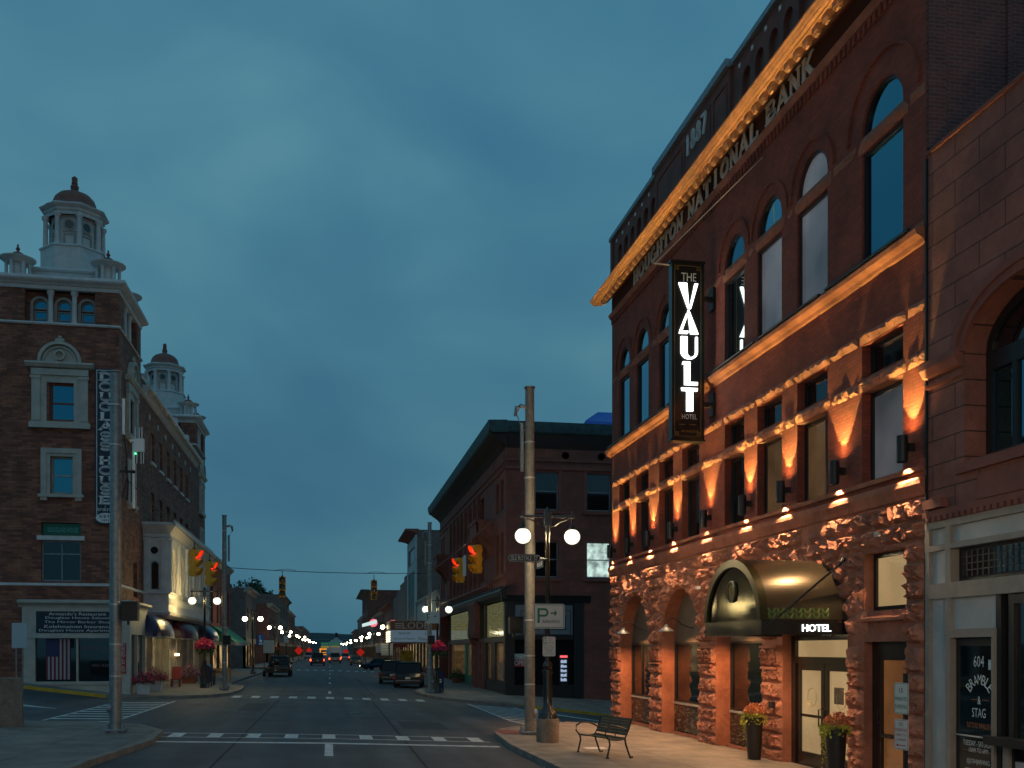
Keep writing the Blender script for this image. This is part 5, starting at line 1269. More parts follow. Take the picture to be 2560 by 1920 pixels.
# street-side ground floor below the oriel
mb=MB(); f3=Fr((-9.2,0,0),(0,1,0),(1,0,0))
for y in(52.2,54.5,57.0,60.0,62.5,65.0,67.5,70.5,73.0,76.0,79.8): mb.fbox(f3,y-.12,y+.12,-.1,3.95,-.2,.1)
mb.fbox(f3,52.2,YD,3.1,4.0,-.25,-.0); mb.fbox(f3,52.2,YD,-.1,.55,-.2,0)
obj('street_shopfront',mb,M['creamd'],dh)
for a,b in zip((52.2,54.5,57,60,62.5,65,67.5,70.5,73,76),(54.5,57,60,62.5,65,67.5,70.5,73,76,79.8)):
    mb=MB(); mb.fbox(f3,a+.13,b-.13,.55,3.1,-.2,-.16); pn=obj('shop_pane',mb,M['shop'] if int(a)%2 else M['shopwarm'],dh)
mb=MB()
for k,z in ((0,0),): 
    for y in(62.2,63.0): mb.sphere((-9.02,y,2.0),.07,10,8)
obj('porch_light',mb,mat('warm_bulb',(.9,.8,.6),.4,emis=(1,.7,.35),estr=14),dh)
mb=MB(); mb.fbox(f3,55.3,55.4,1.65,1.95,-.1,-.05); obj('neon_strip',mb,mat('green_neon',(.1,.5,.2),.4,emis=(.1,1,.35),estr=4),dh)
mb=MB(); mb.fbox(f3,64.9,65.2,1.7,2.2,-.1,-.05); mb.fbox(f3,49.9,50.2,1.6,1.7,-.1,-.05); obj('neon_strip',mb,mat('red_neon',(.5,.1,.1),.4,emis=(1,.1,.12),estr=2),dh)
# blue name board hung on the front wall
vs=thing('vertical_name_sign','tall navy vertical board reading DOUGLASS HOUSE on the brick front of the towered building','sign',(-10.05,YF-.1,11.5))
mb=MB(); mb.fbox(fd,-10.52,-9.62,8.02,15.1,.03,.13); obj('board',mb,M['navy'],vs)
mb=MB()
for p in((-10.46,-9.68,15.01,15.04),(-10.46,-10.43,8.4,15.01),(-9.71,-9.68,8.4,15.01)): mb.fbox(fd,*p,.13,.14)
obj('white_border',mb,M['dimwhite'],vs)
z=14.92
for ch in 'DOUGLASS HOUSE':
    if ch==' ': z-=.2; continue
    mb=MB(); glyph(mb,ch,fd,-10.36,z-.36,.62,.36,.13,.015); obj('letter',mb,M['dimwhite'],vs); z-=.452
z=z-.02
serif('FOOD',fd,-10.34,-9.8,8.92,9.04,.13,'dimwhite',vs,.01); serif('&',fd,-10.12,-10.02,8.78,8.87,.13,'dimwhite',vs,.01); serif('SPIRITS',fd,-10.45,-9.7,8.62,8.74,.13,'dimwhite',vs,.01)
mb=MB(); mb.prism([(-10.07+.42*math.cos(t*math.pi/12),8.3+.23*math.sin(t*math.pi/12)) for t in range(24)],fd,.13,.14); ov=obj('oval_panel',mb,M['dimwhite'],vs)
serif('EST',fd,-10.34,-9.86,8.31,8.43,.142,'navy',ov,.006); serif('1899',fd,-10.25,-9.9,8.14,8.24,.142,'navy',ov,.006)
# awnings
def round_awning(y0,y1,label,m='awn'):
    t=thing('round_awning',label,'awning',(-9.0,(y0+y1)/2,2.9),'rounded vinyl awnings along the brick house')
    mb=MB(); n=10; cy=(y0+y1)/2; hw=(y1-y0)/2
    rows=[]
    for i in range(n+1):
        a=math.pi/2*i/n; d=1.1*math.cos(a); z=2.95+1.15*math.sin(a)
        row=[]
        for k in range(17):
            b=math.pi*k/16; ed=math.sin(b)**.45 if 0<k<16 else 0
            row.append((-9.1+d*ed,cy-hw*math.cos(b)*(.55+.45*math.cos(a)**.5 if i<n else .5),z))
        rows.append(row)
    for i in range(n):
        for k in range(16): mb.quad(rows[i][k],rows[i][k+1],rows[i+1][k+1],rows[i+1][k])
    obj('vinyl_cover',mb,M[m],t,True)
    mb=MB(); mb.tube([(p[0],p[1],p[2]-.03) for p in rows[0]],.03,5); obj('frame',mb,M['creamd'],t)
round_awning(51.6,56.2,'shiny navy rounded awning nearest the corner shopfront')
round_awning(61,66,'plum rounded awning in the middle beside the porch lights','awnp')
round_awning(73,78,'navy rounded awning farthest down the brick house, behind the flower basket')

# ================= FAR BUILDINGS =================
def lowrise(name,label,side,x,y0,y1,h,depth,mt,floors,nw,cor=.35,shop='shopfar',cm='creamd',wg='glass',base=.1,fh=4.0,step=False):
    """a simple street building: wall, cornice, windows, shopfront"""
    t=thing(name,label,'building',(x,(y0+y1)/2,base)); fr=E_(x) if side>0 else W_(x)
    xb=x+side*depth; ops=[]
    fl=(h-fh-.9)/max(1,floors); L_=y1-y0
    for f_ in range(floors):
        for k in range(nw):
            a=y0+L_*(k+.5)/nw-L_/nw*.27; ops.append((a,a+L_/nw*.54,fh+.5+f_*fl,fh+.5+f_*fl+fl*.62))
    mb=MB(); wall_open(mb,fr,y0,y1,3.6,h,ops,.25)
    for yy in(y0,y1): mb.quad((x,yy,-.6),(xb,yy,-.6),(xb,yy,h),(x,yy,h))
    if step:
        for k in range(3): mb.box(min(x,xb)+.01,max(x,xb),y0+L_*k/4,y0+L_*(k+1)/4,h-.01,h+(3-k)*.6)
    mb.quad((xb,y0,-.6),(xb,y1,-.6),(xb,y1,h),(xb,y0,h)); mb.quad((x,y0,h-.1),(xb,y0,h-.1),(xb,y1,h-.1),(x,y1,h-.1))
    obj('wall',mb,M[mt],t)
    mb=MB(); mb.box(min(x+side*.5,xb-side*.3),max(x+side*.5,xb-side*.3),y0+.3,y1-.3,.2,h-.3); obj('interior',mb,M['soffit'],t)
    if cor: mb=MB(); mb.sweep([(-.2,h-.5),(0,h-.5),(cor*.3,h-.3),(cor,h-.1),(cor,h+.08),(-.2,h+.1)],fr,y0-.1,y1+.1); obj('cornice',mb,M[cm],t)
    for o in ops: window(t,fr,*o[:4],.18,.09,fm='creamd',gm=wg)
    mb=MB(); n=max(2,int(L_/4))
    mb.fbox(fr,y0,y1,3.0,3.62,-.3,.05); mb.fbox(fr,y0,y1,-.6,.4,-.3,0)
    for k in range(n+1): 
        y=y0+L_*k/n; mb.fbox(fr,max(y0,y-.2),min(y1,y+.2),.4,3.0,-.3,.03)
    obj('shopfront',mb,M['darkframe'],t)
    mb=MB(); mb.fbox(fr,y0+.2,y1-.2,.4,3.0,-.26,-.2); obj('shop_pane',mb,M[shop],t)
    return t
# left side
lowrise('brick_shop_building','orange-brown brick shop building behind the left far pole, between towered house and grey shop',-1,-9.5,80.4,100,9.9,14,'brick',1,3)
lowrise('grey_shop_building','grey shop building with pale panel and lit cornice on the left, beyond the green awning',-1,-9.5,118,134,9.4,13,'gbrick',1,3,.6,wg='shop')
lowrise('red_shop_building','dark red brick corner shop with blue parking sign on its blank side wall',-1,-9.3,157,183,9.3,13,'farbrick',1,3,.6)
lowrise('tower_block_building','stone fronted taller block with dark roof, behind the red brick shop on the left',-1,-9.3,191,227,12.6,24,'gbrick',2,3,1.0,cm='copper')
lowrise('far_brick_building','dull brick building in the distance left, just past the stone tower block',-1,-9.3,228,275,11.2,14,'farbrick',2,4)
lowrise('far_plain_building','low plain building far down the left side of the street',-1,-9.2,276,340,8.6,14,'gbrick',1,5)
lowrise('last_left_building','last grey-brown block at the far left end of the street',-1,-9.2,345,460,10.2,14,'farbrick',1,5)
mb=MB(); mb.box(-9.4,-8.9,183.2,184.6,8,14.6); mb.box(-9.5,-8.8,184.5,185,14.6,15); mb.lathe([(.3,0),(.25,.8),(.05,1.2)],(-9.1,231,11.2),8) ; 
mb=MB(); mb.box(-10.6,-9.4,236,238,11.2,12.6); mb.box(-10.8,-9.2,235.8,238.2,12.6,12.9); mb.lathe([(.5,0),(.5,.5),(.2,1.0)],(-10,242,11.2),8)
c_=obj('chimney',mb,M['farbrick']); tag(c_,'brick chimney stack standing on the roof of the distant left brick building','chimney')
# right side
lowrise('cinema_building','low cream painted theatre building behind the marquee, beyond the brown corner block',1,10.2,94.3,119,7.9,12,'cream',0,1,.25,shop='shopwarm')
tb=lowrise('tall_trimmed_building','tall brick building with white trimmed front and green panel beside the theatre',1,10.2,119.2,132,16.6,14,'gbrick',0,1,1.4,cm='brownt')
mb=MB(); mb.fbox(fe,119.2,120.6,3.6,16,.0,.2); mb.fbox(fe,130.6,132,3.6,16,.0,.2); mb.fbox(fe,120.6,130.6,14.9,16,.0,.15); mb.fbox(fe,120.6,130.6,11.9,12.9,.0,.15); obj('white_trim',mb,M['panelblue'],tb)
mb=MB(); mb.fbox(fe,120.6,130.6,4.4,11.9,.0,.08); obj('green_panel',mb,mat('dark_green_panel',(.01,.07,.06),.5),tb)
for k in range(5):
    mb=MB(); mb.fbox(fe,121+k*1.95,122.2+k*1.95,13.1,14.7,.01,.05); obj('window',mb,M['glass'],tb)
lowrise('stepped_gable_building','weathered brick building with stepped parapet wall, left of the tall trimmed building',1,10.2,132.2,165,10.6,14,'gbrick',0,1,0,step=True)
lowrise('striped_brick_building','red brick building with pale stripes in the right middle distance, above the red neon sign',1,10.2,166,196,10.0,14,'farbrick',1,4,.9,cm='brownt')
lowrise('gabled_brick_building','brown brick shop with ornate roof edge in the right distance, by the round lit sign',1,10.2,197,240,9.8,14,'farbrick',1,5,.5)
lowrise('four_storey_block','tall flat-roofed dark brick block closing the right distance',1,10.2,275,325,18.6,22,'farbrick',3,5,2.0,cm='copper')
lowrise('low_right_building','low shop building in the far right distance before the tall flat-roofed block',1,10.2,241,274,8.2,14,'gbrick',1,4)
lowrise('far_right_building','small grey building far away on the right, past the tall block',1,10.2,326,380,13.0,14,'gbrick',1,4)
lowrise('last_right_building','last low block at the far right end of the street',1,10.4,382,470,10.0,14,'farbrick',1,4,1.0)
# theatre marquee
mq=thing('theatre_marquee','theatre marquee with LODE letters over a white board with lit bulb edge','marquee',(8,97,3.5))
fm_=S_(95); 
mb=MB(); mb.box(5.6,10.2,95.05,101,2.92,3.03); mb.box(5.6,10.2,95.05,101,5.0,5.06); obj('soffit',mb,M['creamd'],mq)
mb=MB(); mb.box(5.62,10.2,95.0,95.06,3.03,4.14); mb.box(5.6,5.66,95.06,101,3.03,4.14); bd=obj('letter_board',mb,mat('pale_blue_board',(.30,.42,.52),.5,emis=(.5,.72,.9),estr=.10),mq)
mb=MB(); mb.box(5.6,10.2,95.0,95.06,4.16,5.0); mb.box(5.6,5.66,95.06,101,4.16,5.0); hd=obj('name_panel',mb,mat('rust_panel',(.36,.12,.05),.5),mq)
text('LODE',fm_,6.75,9.25,4.28,4.9,.01,'dimwhite',hd,'marquee_letters',.1)
mb=MB()
for k in range(3): mb.fbox(fm_,6.05,6.65,4.32+k*.2,4.41+k*.2,.01,.06)
obj('chrome_bars',mb,M['dimwhite'],hd)
text('Nicholls',fm_,6.4,7.5,3.75,4.0,.01,'green',bd); text('Insurance Agency',fm_,5.95,7.95,3.2,3.45,.01,'green',bd); text('UP',fm_,8.9,9.3,3.65,4.0,.01,'blk',bd); text('Finnish',fm_,8.3,9.5,3.15,3.45,.01,'green',bd)
mb=MB()
for k in range(6):
    for j in range(5): mb.sphere((5.56,95.3+k*1.05,3.1+j*.22),.06,6,4)
obj('edge_bulb',mb,mat('marquee_bulb',(.9,.8,.6),.4,emis=(1,.75,.35),estr=5),mq)
# green awning
ga=thing('green_awning','bright green canvas awning over the shop beyond the brick house on the left','awning',(-9.0,92,3))
mb=MB(); mb.poly((-9.45,85,4.25),(-9.45,99,4.25),(-7.7,99,2.95),(-7.7,85,2.95)); mb.poly((-9.45,85,4.25),(-7.7,85,2.95),(-9.45,85,2.95)); mb.poly((-9.45,99,4.25),(-7.7,99,2.95),(-9.45,99,2.95)); obj('canvas',mb,M['awngreen'],ga)
mb=MB(); mb.poly((-7.7,85,2.95),(-7.7,99,2.95),(-7.7,99,2.65),(-7.7,85,2.65)); mb.poly((-9.45,84.99,2.95),(-7.7,84.99,2.95),(-7.7,84.99,2.65),(-9.45,84.99,2.65)); obj('valance',mb,M['creamd'],ga)
# dark awning right
da=thing('maroon_awning','maroon curved awning on the right side in the distance','awning',(9.4,135,3.2))
mb=MB(); n=8
for k in range(n):
    a,b=math.pi/2*k/n,math.pi/2*(k+1)/n
    mb.quad((10.15-2.0*math.cos(a),133,2.6+2*math.sin(a)),(10.15-2*math.cos(a),142,2.6+2*math.sin(a)),(10.15-2*math.cos(b),142,2.6+2*math.sin(b)),(10.15-2*math.cos(b),133,2.6+2*math.sin(b)))
    mb.poly((10.15,133,2.6),(10.15-2*math.cos(a),133,2.6+2*math.sin(a)),(10.15-2*math.cos(b),133,2.6+2*math.sin(b)))
obj('canvas',mb,mat('maroon_canvas',(.16,.02,.025),.5),da,True)
# gable house at street end and overhead road signs
gh=thing('gable_house','white gabled house closing the far end of the street below the hill','house',(4,560,0))
mb=MB(); mb.poly((-2.5,560,0),(9.5,560,0),(9.5,560,5.2),(3.5,560,9.2),(-2.5,560,5.2)); mb.box(-2.5,9.5,560.1,575,0,5.1); obj('wall',mb,M['white'],gh)
mb=MB(); mb.poly((-3.2,559.8,4.9),(3.5,559.8,9.6),(3.5,575,9.6),(-3.2,575,4.9)); mb.poly((10.2,559.8,4.9),(3.5,559.8,9.6),(3.5,575,9.6),(10.2,575,4.9)); mb.box(2.8,4.2,561,563,9.3,11.6); obj('roof',mb,M['soffit'],gh)
hg=thing('overhead_sign_gantry','overhead gantry with two green and yellow direction signs at the street end','road sign',(1,340,0))
mb=MB(); mb.tube([(-8.5,340,0),(-8.5,340,5.8)],.15,6); mb.tube([(9.5,340,0),(9.5,340,5.8)],.15,6); mb.tube([(-8.5,340,5.6),(9.5,340,5.6)],.08,6); obj('frame',mb,M['galv2'],hg)
f34=S_(339.8)
for x0,x1 in((-3.0,-.3),(.2,3.3)):
    mb=MB(); mb.fbox(f34,x0,x1,3.55,4.75,0,.05); gp=obj('green_panel',mb,mat('lit_green_panel',(.01,.3,.12),.4,emis=(.03,.55,.28),estr=.09),hg); mb=MB(); mb.fbox(f34,x0,x1,2.9,3.5,0,.05); obj('yellow_panel',mb,mat('lit_yellow_panel',(.5,.35,.02),.4,emis=(1,.7,.1),estr=.16),hg)
    mb=MB(); mb.fbox(f34,x0+.3,x0+.9,4.1,4.5,.05,.07); mb.fbox(f34,x0+1.1,x1-.3,4.15,4.4,.05,.07); mb.fbox(f34,x0+.4,x1-.5,3.7,3.9,.05,.07); obj('legend',mb,M['dimwhite'],gp)
# hills and trees
mb=MB(); n=60; prev=None
for k in range(n+1):
    x=-1400+2800*k/n; h=46+7*math.sin(k*.37)+4*math.sin(k*1.1+1)+9-abs(x)*.004
    row=[(x,1900,-8),(x,2400,h*.55),(x,2900+100*math.sin(k*.5),h),(x,3600,-8)]
    if prev:
        for a,b,c,d in zip(prev,prev[1:],row[1:],row): mb.quad(a,b,c,d)
    prev=row
struct('hill',mb,mat('haze_blue_wooded_hill',(.003,.012,.018),.95,nscale=.02,namt=.35),True)  # bluish distance haze put into the hill colour
mb=MB(); prev=None
for k in range(24):
    x=-10-k*9; h=8+5*math.sin(k*.5)+k*.5
    row=[(x,470,-1),(x,560,h),(x-20,700,h+5),(x-30,900,-2)]
    if prev:
        for a,b,c,d in zip(prev,prev[1:],row[1:],row): mb.quad(a,b,c,d)
    prev=row
struct('hillside',mb,M['tree'])
def tree(x,y,z,h,r,label,seed,n=1500,group='trees on the slope behind the left shops'):
    t=thing('tree',label,'tree',(x,y,z),group); mb=MB(); rnd=random.Random(seed)
    mb.tube([(x,y,z),(x+.2,y,z+h*.35),(x-.1,y,z+h*.75)],[.4,.3,.1],7)
    for k in range(7):
        a=rnd.random()*6.28; mb.tube([(x,y,z+h*.35),(x+r*.5*math.cos(a),y+r*.5*math.sin(a),z+h*.6),(x+r*.8*math.cos(a),y+r*.8*math.sin(a),z+h*.75)],[.18,.1,.03],5)
    obj('trunk',mb,M['bark'],t); mb=MB()
    cl=[(x+rnd.gauss(0,r*.42),y+rnd.gauss(0,r*.42),z+h*rnd.uniform(.5,.92),r*rnd.uniform(.28,.5)) for _ in range(16)]
    for _ in range(n):
        c=rnd.choice(cl); d=Vector((rnd.gauss(0,1),rnd.gauss(0,1),rnd.gauss(0,1))).normalized(); p=Vector(c[:3])+d*c[3]*rnd.uniform(.6,1.05)
        e=Vector((rnd.gauss(0,1),rnd.gauss(0,1),rnd.gauss(0,1))).normalized(); f=d.cross(e).normalized(); s=rnd.uniform(.25,.6)
        mb.quad(p-e*s,p+f*s*.6,p+e*s,p-f*s*.6)
    obj('crown',mb,M['tree'],t)
tree(-24,240,4,13.5,4.5,'leftmost dark rounded tree above the roof of the grey shop',1)
tree(-19.5,242,4,14.5,5,'tallest dark tree in the middle above the grey shop roof',2)
tree(-14.5,244,3,11.5,3.6,'smaller dark tree at the right end above the shop roofs',3)
tree(-14,470,1,9,4.5,'bushy dark tree at the far end of the left pavement',5,900,'trees at the end of the street')
# ================= STREET LAMPS =================
def lamp_proto(x,y,z,label,plinth=0,light=0,lc=(1,.88,.5)):
    t=thing('street_lamp',label,'street lamp',(x,y,z),'double globe street lamps along the kerbs')
    z1=z+plinth
    if plinth:
        mb=MB(); mb.lathe([(.29,-.1),(.29,plinth-.03),(.27,plinth)],(x,y,z),28); obj('concrete_plinth',mb,M['conc'],t,True)
    mb=MB(); mb.lathe([(.25,0),(.25,.05),(.235,.08),(.235,.13),(.20,.17),(.165,.22),(.15,.27),(.13,.29),(.115,.33),(.115,.60),(.135,.61),(.135,.65),(.115,.66),(.11,1.15),(.135,1.17),(.135,1.24),(.095,1.27),(.12,1.33),(.12,1.40),(.08,1.45),(.068,1.48)],(x,y,z1),20); obj('base',mb,M['blackgloss'],t,True)
    mb=MB(); mb.lathe([(.068,1.45),(.058,4.7),(.075,4.74),(.075,4.82),(.058,4.86),(.058,4.95)],(x,y,z1),14); obj('post',mb,M['blackgloss'],t,True)
    mb=MB(); mb.box(x-.09,x+.09,y-.07,y+.07,z1+4.95,z1+5.32); mb.lathe([(.09,5.3),(.05,5.38),(.02,5.45)],(x,y,z1),8)
    for s_ in(-1,1):
        mb.tube([(x+s_*.08,y,z1+5.2),(x+s_*.72,y,z1+5.2)],.035,8); mb.tube([(x+s_*.06,y,z1+4.93),(x+s_*.18,y,z1+4.95),(x+s_*.3,y,z1+5.05),(x+s_*.42,y,z1+5.10),(x+s_*.55,y,z1+5.14)],.018,6)
        mb.tube([(x+s_*.65,y,z1+5.36),(x+s_*.65,y,z1+4.98)],.022,6)
    obj('crossarm',mb,M['blackgloss'],t)
    for s_ in(-1,1):
        mb=MB(); mb.lathe([(.09,4.86),(.10,4.90),(.06,4.96),(.03,5.02)],(x+s_*.65,y,z1),12); gf=obj('globe_fitter',mb,M['black'],t,True)
        mb=MB(); mb.sphere((x+s_*.65,y,z1+4.69),.205,28,18,.97); obj('globe',mb,M['globen' if light else 'globe'],t,True)
    if light:
        for s_ in(-1,1):
            l=bpy.data.lights.new('globe_glow','POINT'); l.energy=light; l.color=lc; l.shadow_soft_size=.24
            o=bpy.data.objects.new('globe_glow',l); COL.objects.link(o); o.location=(s_*.65,0,plinth+4.69-.0); o.parent=t
    return t
zk=lambda x,y:zr(x,y)+KH
lamp_proto(5.52,25.2,zk(5.52,25.2),'double globe lamp on a concrete plinth at the near right corner, holding the parking signs',.62,640,(1,.74,.40))
L1=lamp_proto(-6.65,56,zk(-6.65,56),'double globe lamp with a pink flower basket at the far left corner',0,600,(1,.74,.28))
L2=lamp_proto(5.93,56,zk(5.93,56),'double globe lamp partly behind the far right steel pole',0,330,(1,.80,.38))
L3=lamp_proto(-6.5,88,zk(-6.5,88),'double globe lamp on the left pavement right of the green awning')
Lp=[(5.9,102,'double globe lamp beside the theatre marquee on the right'),(-6.5,123,'double globe lamp on the left in front of the red brick shop'),(6.3,147,'double globe lamp under the round lit sign on the right'),(-6.5,155,'double globe lamp on the left, fourth from the corner'),(6.3,183,'double globe lamp on the right just beyond the round lit sign')]
for x,y,l in Lp: dup(L3,(x,y,zk(x,y)),0,l)
yy=190; k=0
while yy<470:
    for s_ in(-1,1):
        y=yy+(0 if s_<0 else 18)+random.uniform(-6,6); x=(-6.6 if s_<0 else 6.4)+random.uniform(-.7,.7)
        dup(L3,(x,y,zk(x,y)+random.uniform(-.15,.5)),0,'tiny distant double globe lamp in the glittering row far down the '+('left' if s_<0 else 'right')+' kerb')
    yy+=44; k+=1
# assumed lamp out of frame; point lights added to brighten hotel front and pavement
assumed_near_lamp=dup(L3,(5.6,3.6,zk(5.6,3.6)),0,'assumed unseen double globe lamp on the near right pavement beside the viewer')
for s_ in(-.65,.65):
    l=bpy.data.lights.new('added_globe_light','POINT'); l.energy=380; l.color=(1,.66,.36); l.shadow_soft_size=.22
    o=bpy.data.objects.new('added_globe_light',l); COL.objects.link(o); o.parent=assumed_near_lamp; o.location=(s_,0,4.4)
added_left_lamp=dup(L3,(-6.2,-4,zk(-6.2,-4)),0,'added unseen double globe lamp on the left pavement behind the viewer')  # lamp added out of sight to light the hotel's rock-faced stone
for s_ in(-.65,.65):
    l=bpy.data.lights.new('added_globe_light','POINT'); l.energy=500; l.color=(1,.74,.46); l.shadow_soft_size=.22
    o=bpy.data.objects.new('added_globe_light',l); COL.objects.link(o); o.parent=added_left_lamp; o.location=(s_,0,4.4)
# parking signs and street name on the near lamp
def roundrect(x0,x1,z0,z1,r,n=5):
    p=[]
    for cx,cz,a in((x1-r,z0+r,-90),(x1-r,z1-r,0),(x0+r,z1-r,90),(x0+r,z0+r,180)): p+=arcp(cx,cz,r,r,a,a+90,n)
    return p
f25=S_(25.0)
ps=thing('parking_sign','white sign with a large green P and arrow on the near lamp post','parking sign',(5.5,25.05,2.84))
mb=MB(); mb.prism(roundrect(5.11,5.92,2.84,3.47,.06),f25,-.01,0); obj('panel',mb,M['signboard'],ps)
mb=MB(); o1=roundrect(5.13,5.90,2.86,3.45,.05); i1=roundrect(5.145,5.885,2.875,3.435,.04)
for k in range(len(o1)): mb.prism([o1[k],o1[(k+1)%len(o1)],i1[(k+1)%len(o1)],i1[k]],f25,0,.003)
obj('green_border',mb,M['green'],ps)
mb=MB(); mb.fbox(f25,5.21,5.27,2.98,3.36,0,.006)
P1=arcp(5.4,3.25,.10,.11,90,-90,10); P2=arcp(5.4,3.25,.045,.055,90,-90,10)
P1=[(5.27,3.36)]+P1+[(5.27,3.14)]; P2=[(5.27,3.305)]+P2+[(5.27,3.195)]
for k in range(len(P1)-1): mb.prism([P1[k],P1[k+1],P2[k+1],P2[k]],f25,0,.006)
mb.fbox(f25,5.55,5.68,3.215,3.25,0,.006); mb.prism([(5.67,3.31),(5.72,3.24),(5.67,3.155),(5.65,3.19),(5.66,3.235),(5.65,3.28)],f25,0,.006)
obj('green_letter',mb,M['green'],ps)
text('ARKING',f25,5.33,5.79,2.975,3.06,.001,'blk',ps,ext=.004)
p2=thing('parking_rules_sign','small white time limit sign with green figure below the large parking sign','parking sign',(5.5,25.05,2.14))
mb=MB(); mb.prism(roundrect(5.35,5.68,2.13,2.63,.035),f25,-.01,0); obj('panel',mb,M['signboard'],p2)
mb=MB(); mb.fbox(f25,5.37,5.44,2.445,2.61,0,.003); gp=obj('green_patch',mb,M['green'],p2); text('1',f25,5.39,5.42,2.46,2.59,.003,'dimwhite',gp,ext=.002)
for s_,a,b,z in(('HR',5.5,5.58,2.57),('OR',5.51,5.57,2.52),('PARKING',5.46,5.64,2.46),('MAY - NOV',5.39,5.62,2.38),('8 AM - 6 PM',5.39,5.63,2.33),('NO PARKING',5.4,5.61,2.28),('NIGHTS',5.44,5.59,2.23),('2AM - 6AM',5.39,5.64,2.175)): text(s_,f25,a,b,z,z+.028,.001,'blk',p2,ext=.002)
sn=thing('street_name_sign','black oval street name plate reading ISLE ROYALE ST on the near lamp post','street sign',(5.2,25.15,4.6))
mb=MB(); mb.prism([(p[0],p[1]) for p in roundrect(4.44,5.30,4.53,4.73,.095)],f25,-.02,0); mb.tube([(5.28,25.01,4.63),(5.5,25.15,4.63)],.02,6); obj('plate',mb,M['blackgloss'],sn)
mb=MB(); o1=roundrect(4.455,5.285,4.545,4.715,.08); i1=roundrect(4.465,5.275,4.555,4.705,.075)
for k in range(len(o1)): mb.prism([o1[k],o1[(k+1)%len(o1)],i1[(k+1)%len(o1)],i1[k]],f25,0,.003)
obj('gold_line',mb,M['creamd'],sn)
text('ISLE ROYALE  ST',f25,4.52,5.22,4.575,4.69,.001,'cream',sn,ext=.004)
s2=thing('cross_street_name_sign','second street name plate seen edge on behind the ISLE ROYALE ST plate','street sign',(5.5,25.6,4.5))
mb=MB(); mb.box(5.40,5.42,25.2,26.05,4.43,4.62); obj('plate',mb,M['blackgloss'],s2); text('SHELDON AVE',Fr((5.40,0,0),(0,-1,0),(-1,0,0)),-25.98,-25.3,4.48,4.58,.001,'cream',s2,ext=.003)
# ================= STEEL POLES =================
def pole(x,y,label,r=.135,h=9.75,arm=-1,antenna=True,hole=True,pm='galv'):
    z=zk(x,y); t=thing('signal_pole',label,'pole',(x,y,z),'tall steel signal poles at the four corners')
    mb=MB(); mb.lathe([(r*1.12,.02),(r*1.1,2),(r*.93,h-.02),(r*1.15,h-.01),(r*1.15,h+.03),(.001,h+.05)],(x,y,z),24); obj('shaft',mb,M[pm],t,True)
    mb=MB(); mb.box(x-.26,x+.26,y-.26,y+.26,z+.06,z+.1)
    for a in(-.2,.2):
        for b in(-.2,.2): mb.cyl((x+a,y+b,z),.03,.22,8)
    mb.lathe([(.22,0),(.22,.05),(.18,.06)],(x,y,z),16)
    obj('base_plate',mb,M['galv2'],t)
    if hole:
        mb=MB(); mb.lathe([(.11,-.05),(.11,.06),(.001,.08)],(x+(.14 if arm<0 else -.14),y-.05,z+.62),12,'x'); obj('hand_hole_cover',mb,M['galv2'],t,True)
    mb=MB()
    for zz in(1.4,2.2,3.2,7.2,8.2): mb.lathe([(r*1.13,0),(r*1.13,.04)],(x,y,z+zz),20)
    obj('clamp_band',mb,M['alu'],t)
    if antenna:
        mb=MB(); s_=arm
        mb.tube([(x+s_*.1,y,z+h-.55),(x+s_*.28,y,z+h-.5),(x+s_*.36,y,z+h-.55),(x+s_*.42,y,z+h-.8)],[.06,.055,.07,.04],8)
        mb.tube([(x+s_*.38,y,z+h-.75),(x+s_*.25,y,z+h-1.05)],.012,5)
        mb.cyl((x+s_*.22,y,z+h-2.35),.055,1.35,10)
        for zz in(h-1.2,h-2.1): mb.box(min(x,x+s_*.22),max(x,x+s_*.22),y-.015,y+.015,z+zz,z+zz+.03)
        obj('antenna',mb,M['galv'],t,True)
    return t
pole(5.53,27.6,'tall grey steel pole at the near right corner beside the globe lamp',pm='galvd')
pl=pole(-5.3,26.5,'tall grey steel pole at the near left corner carrying white radio boxes',antenna=False,arm=1,h=9.05)
pole(5.45,55.5,'tall steel pole at the far right corner in front of the brown block',r=.115,h=9.45)
pole(-5.37,53.5,'tall steel pole at the far left corner beside the mailbox',r=.115,arm=1,h=9.0)
# radio gear on the left pole
z=0
rg=thing('radio_equipment','white antenna boxes and rods strapped beside the near left pole','antenna',(-4.85,26.5,6))
mb=MB(); mb.cyl((-5.1,26.45,7.7),.04,.9,8); mb.cyl((-4.86,26.45,5.85),.035,1.65,8); mb.box(-4.84,-4.6,26.38,26.5,7.28,7.6)
for x in(-4.82,-4.72,-4.66): mb.cyl((x,26.44,7.6),.012,.3,6); mb.cyl((x+.04,26.44,6.98),.01,.3,6)
mb.box(-4.95,-4.8,26.42,26.48,7.52,7.58)
obj('antenna_body',mb,M['dimwhite'],rg)
mb=MB(); mb.tube([(-5.1,26.45,7.75),(-5.02,26.4,7.2),(-5.0,26.4,6.6),(-5.12,26.4,6.1),(-5.0,26.4,6.05),(-4.98,26.4,6.5),(-5.05,26.4,6.9)],.02,6); mb.box(-5.25,-4.86,26.43,26.47,6.74,6.8); mb.sphere((-4.86,26.44,6.77),.05,8,6)
obj('cable',mb,M['black'],rg,True)
mb=MB(); mb.sphere((-4.80,26.38,7.22),.018,8,6); obj('indicator_lamp',mb,mat('green_indicator',(.1,.5,.2),.4,emis=(.1,1,.4),estr=6),rg)
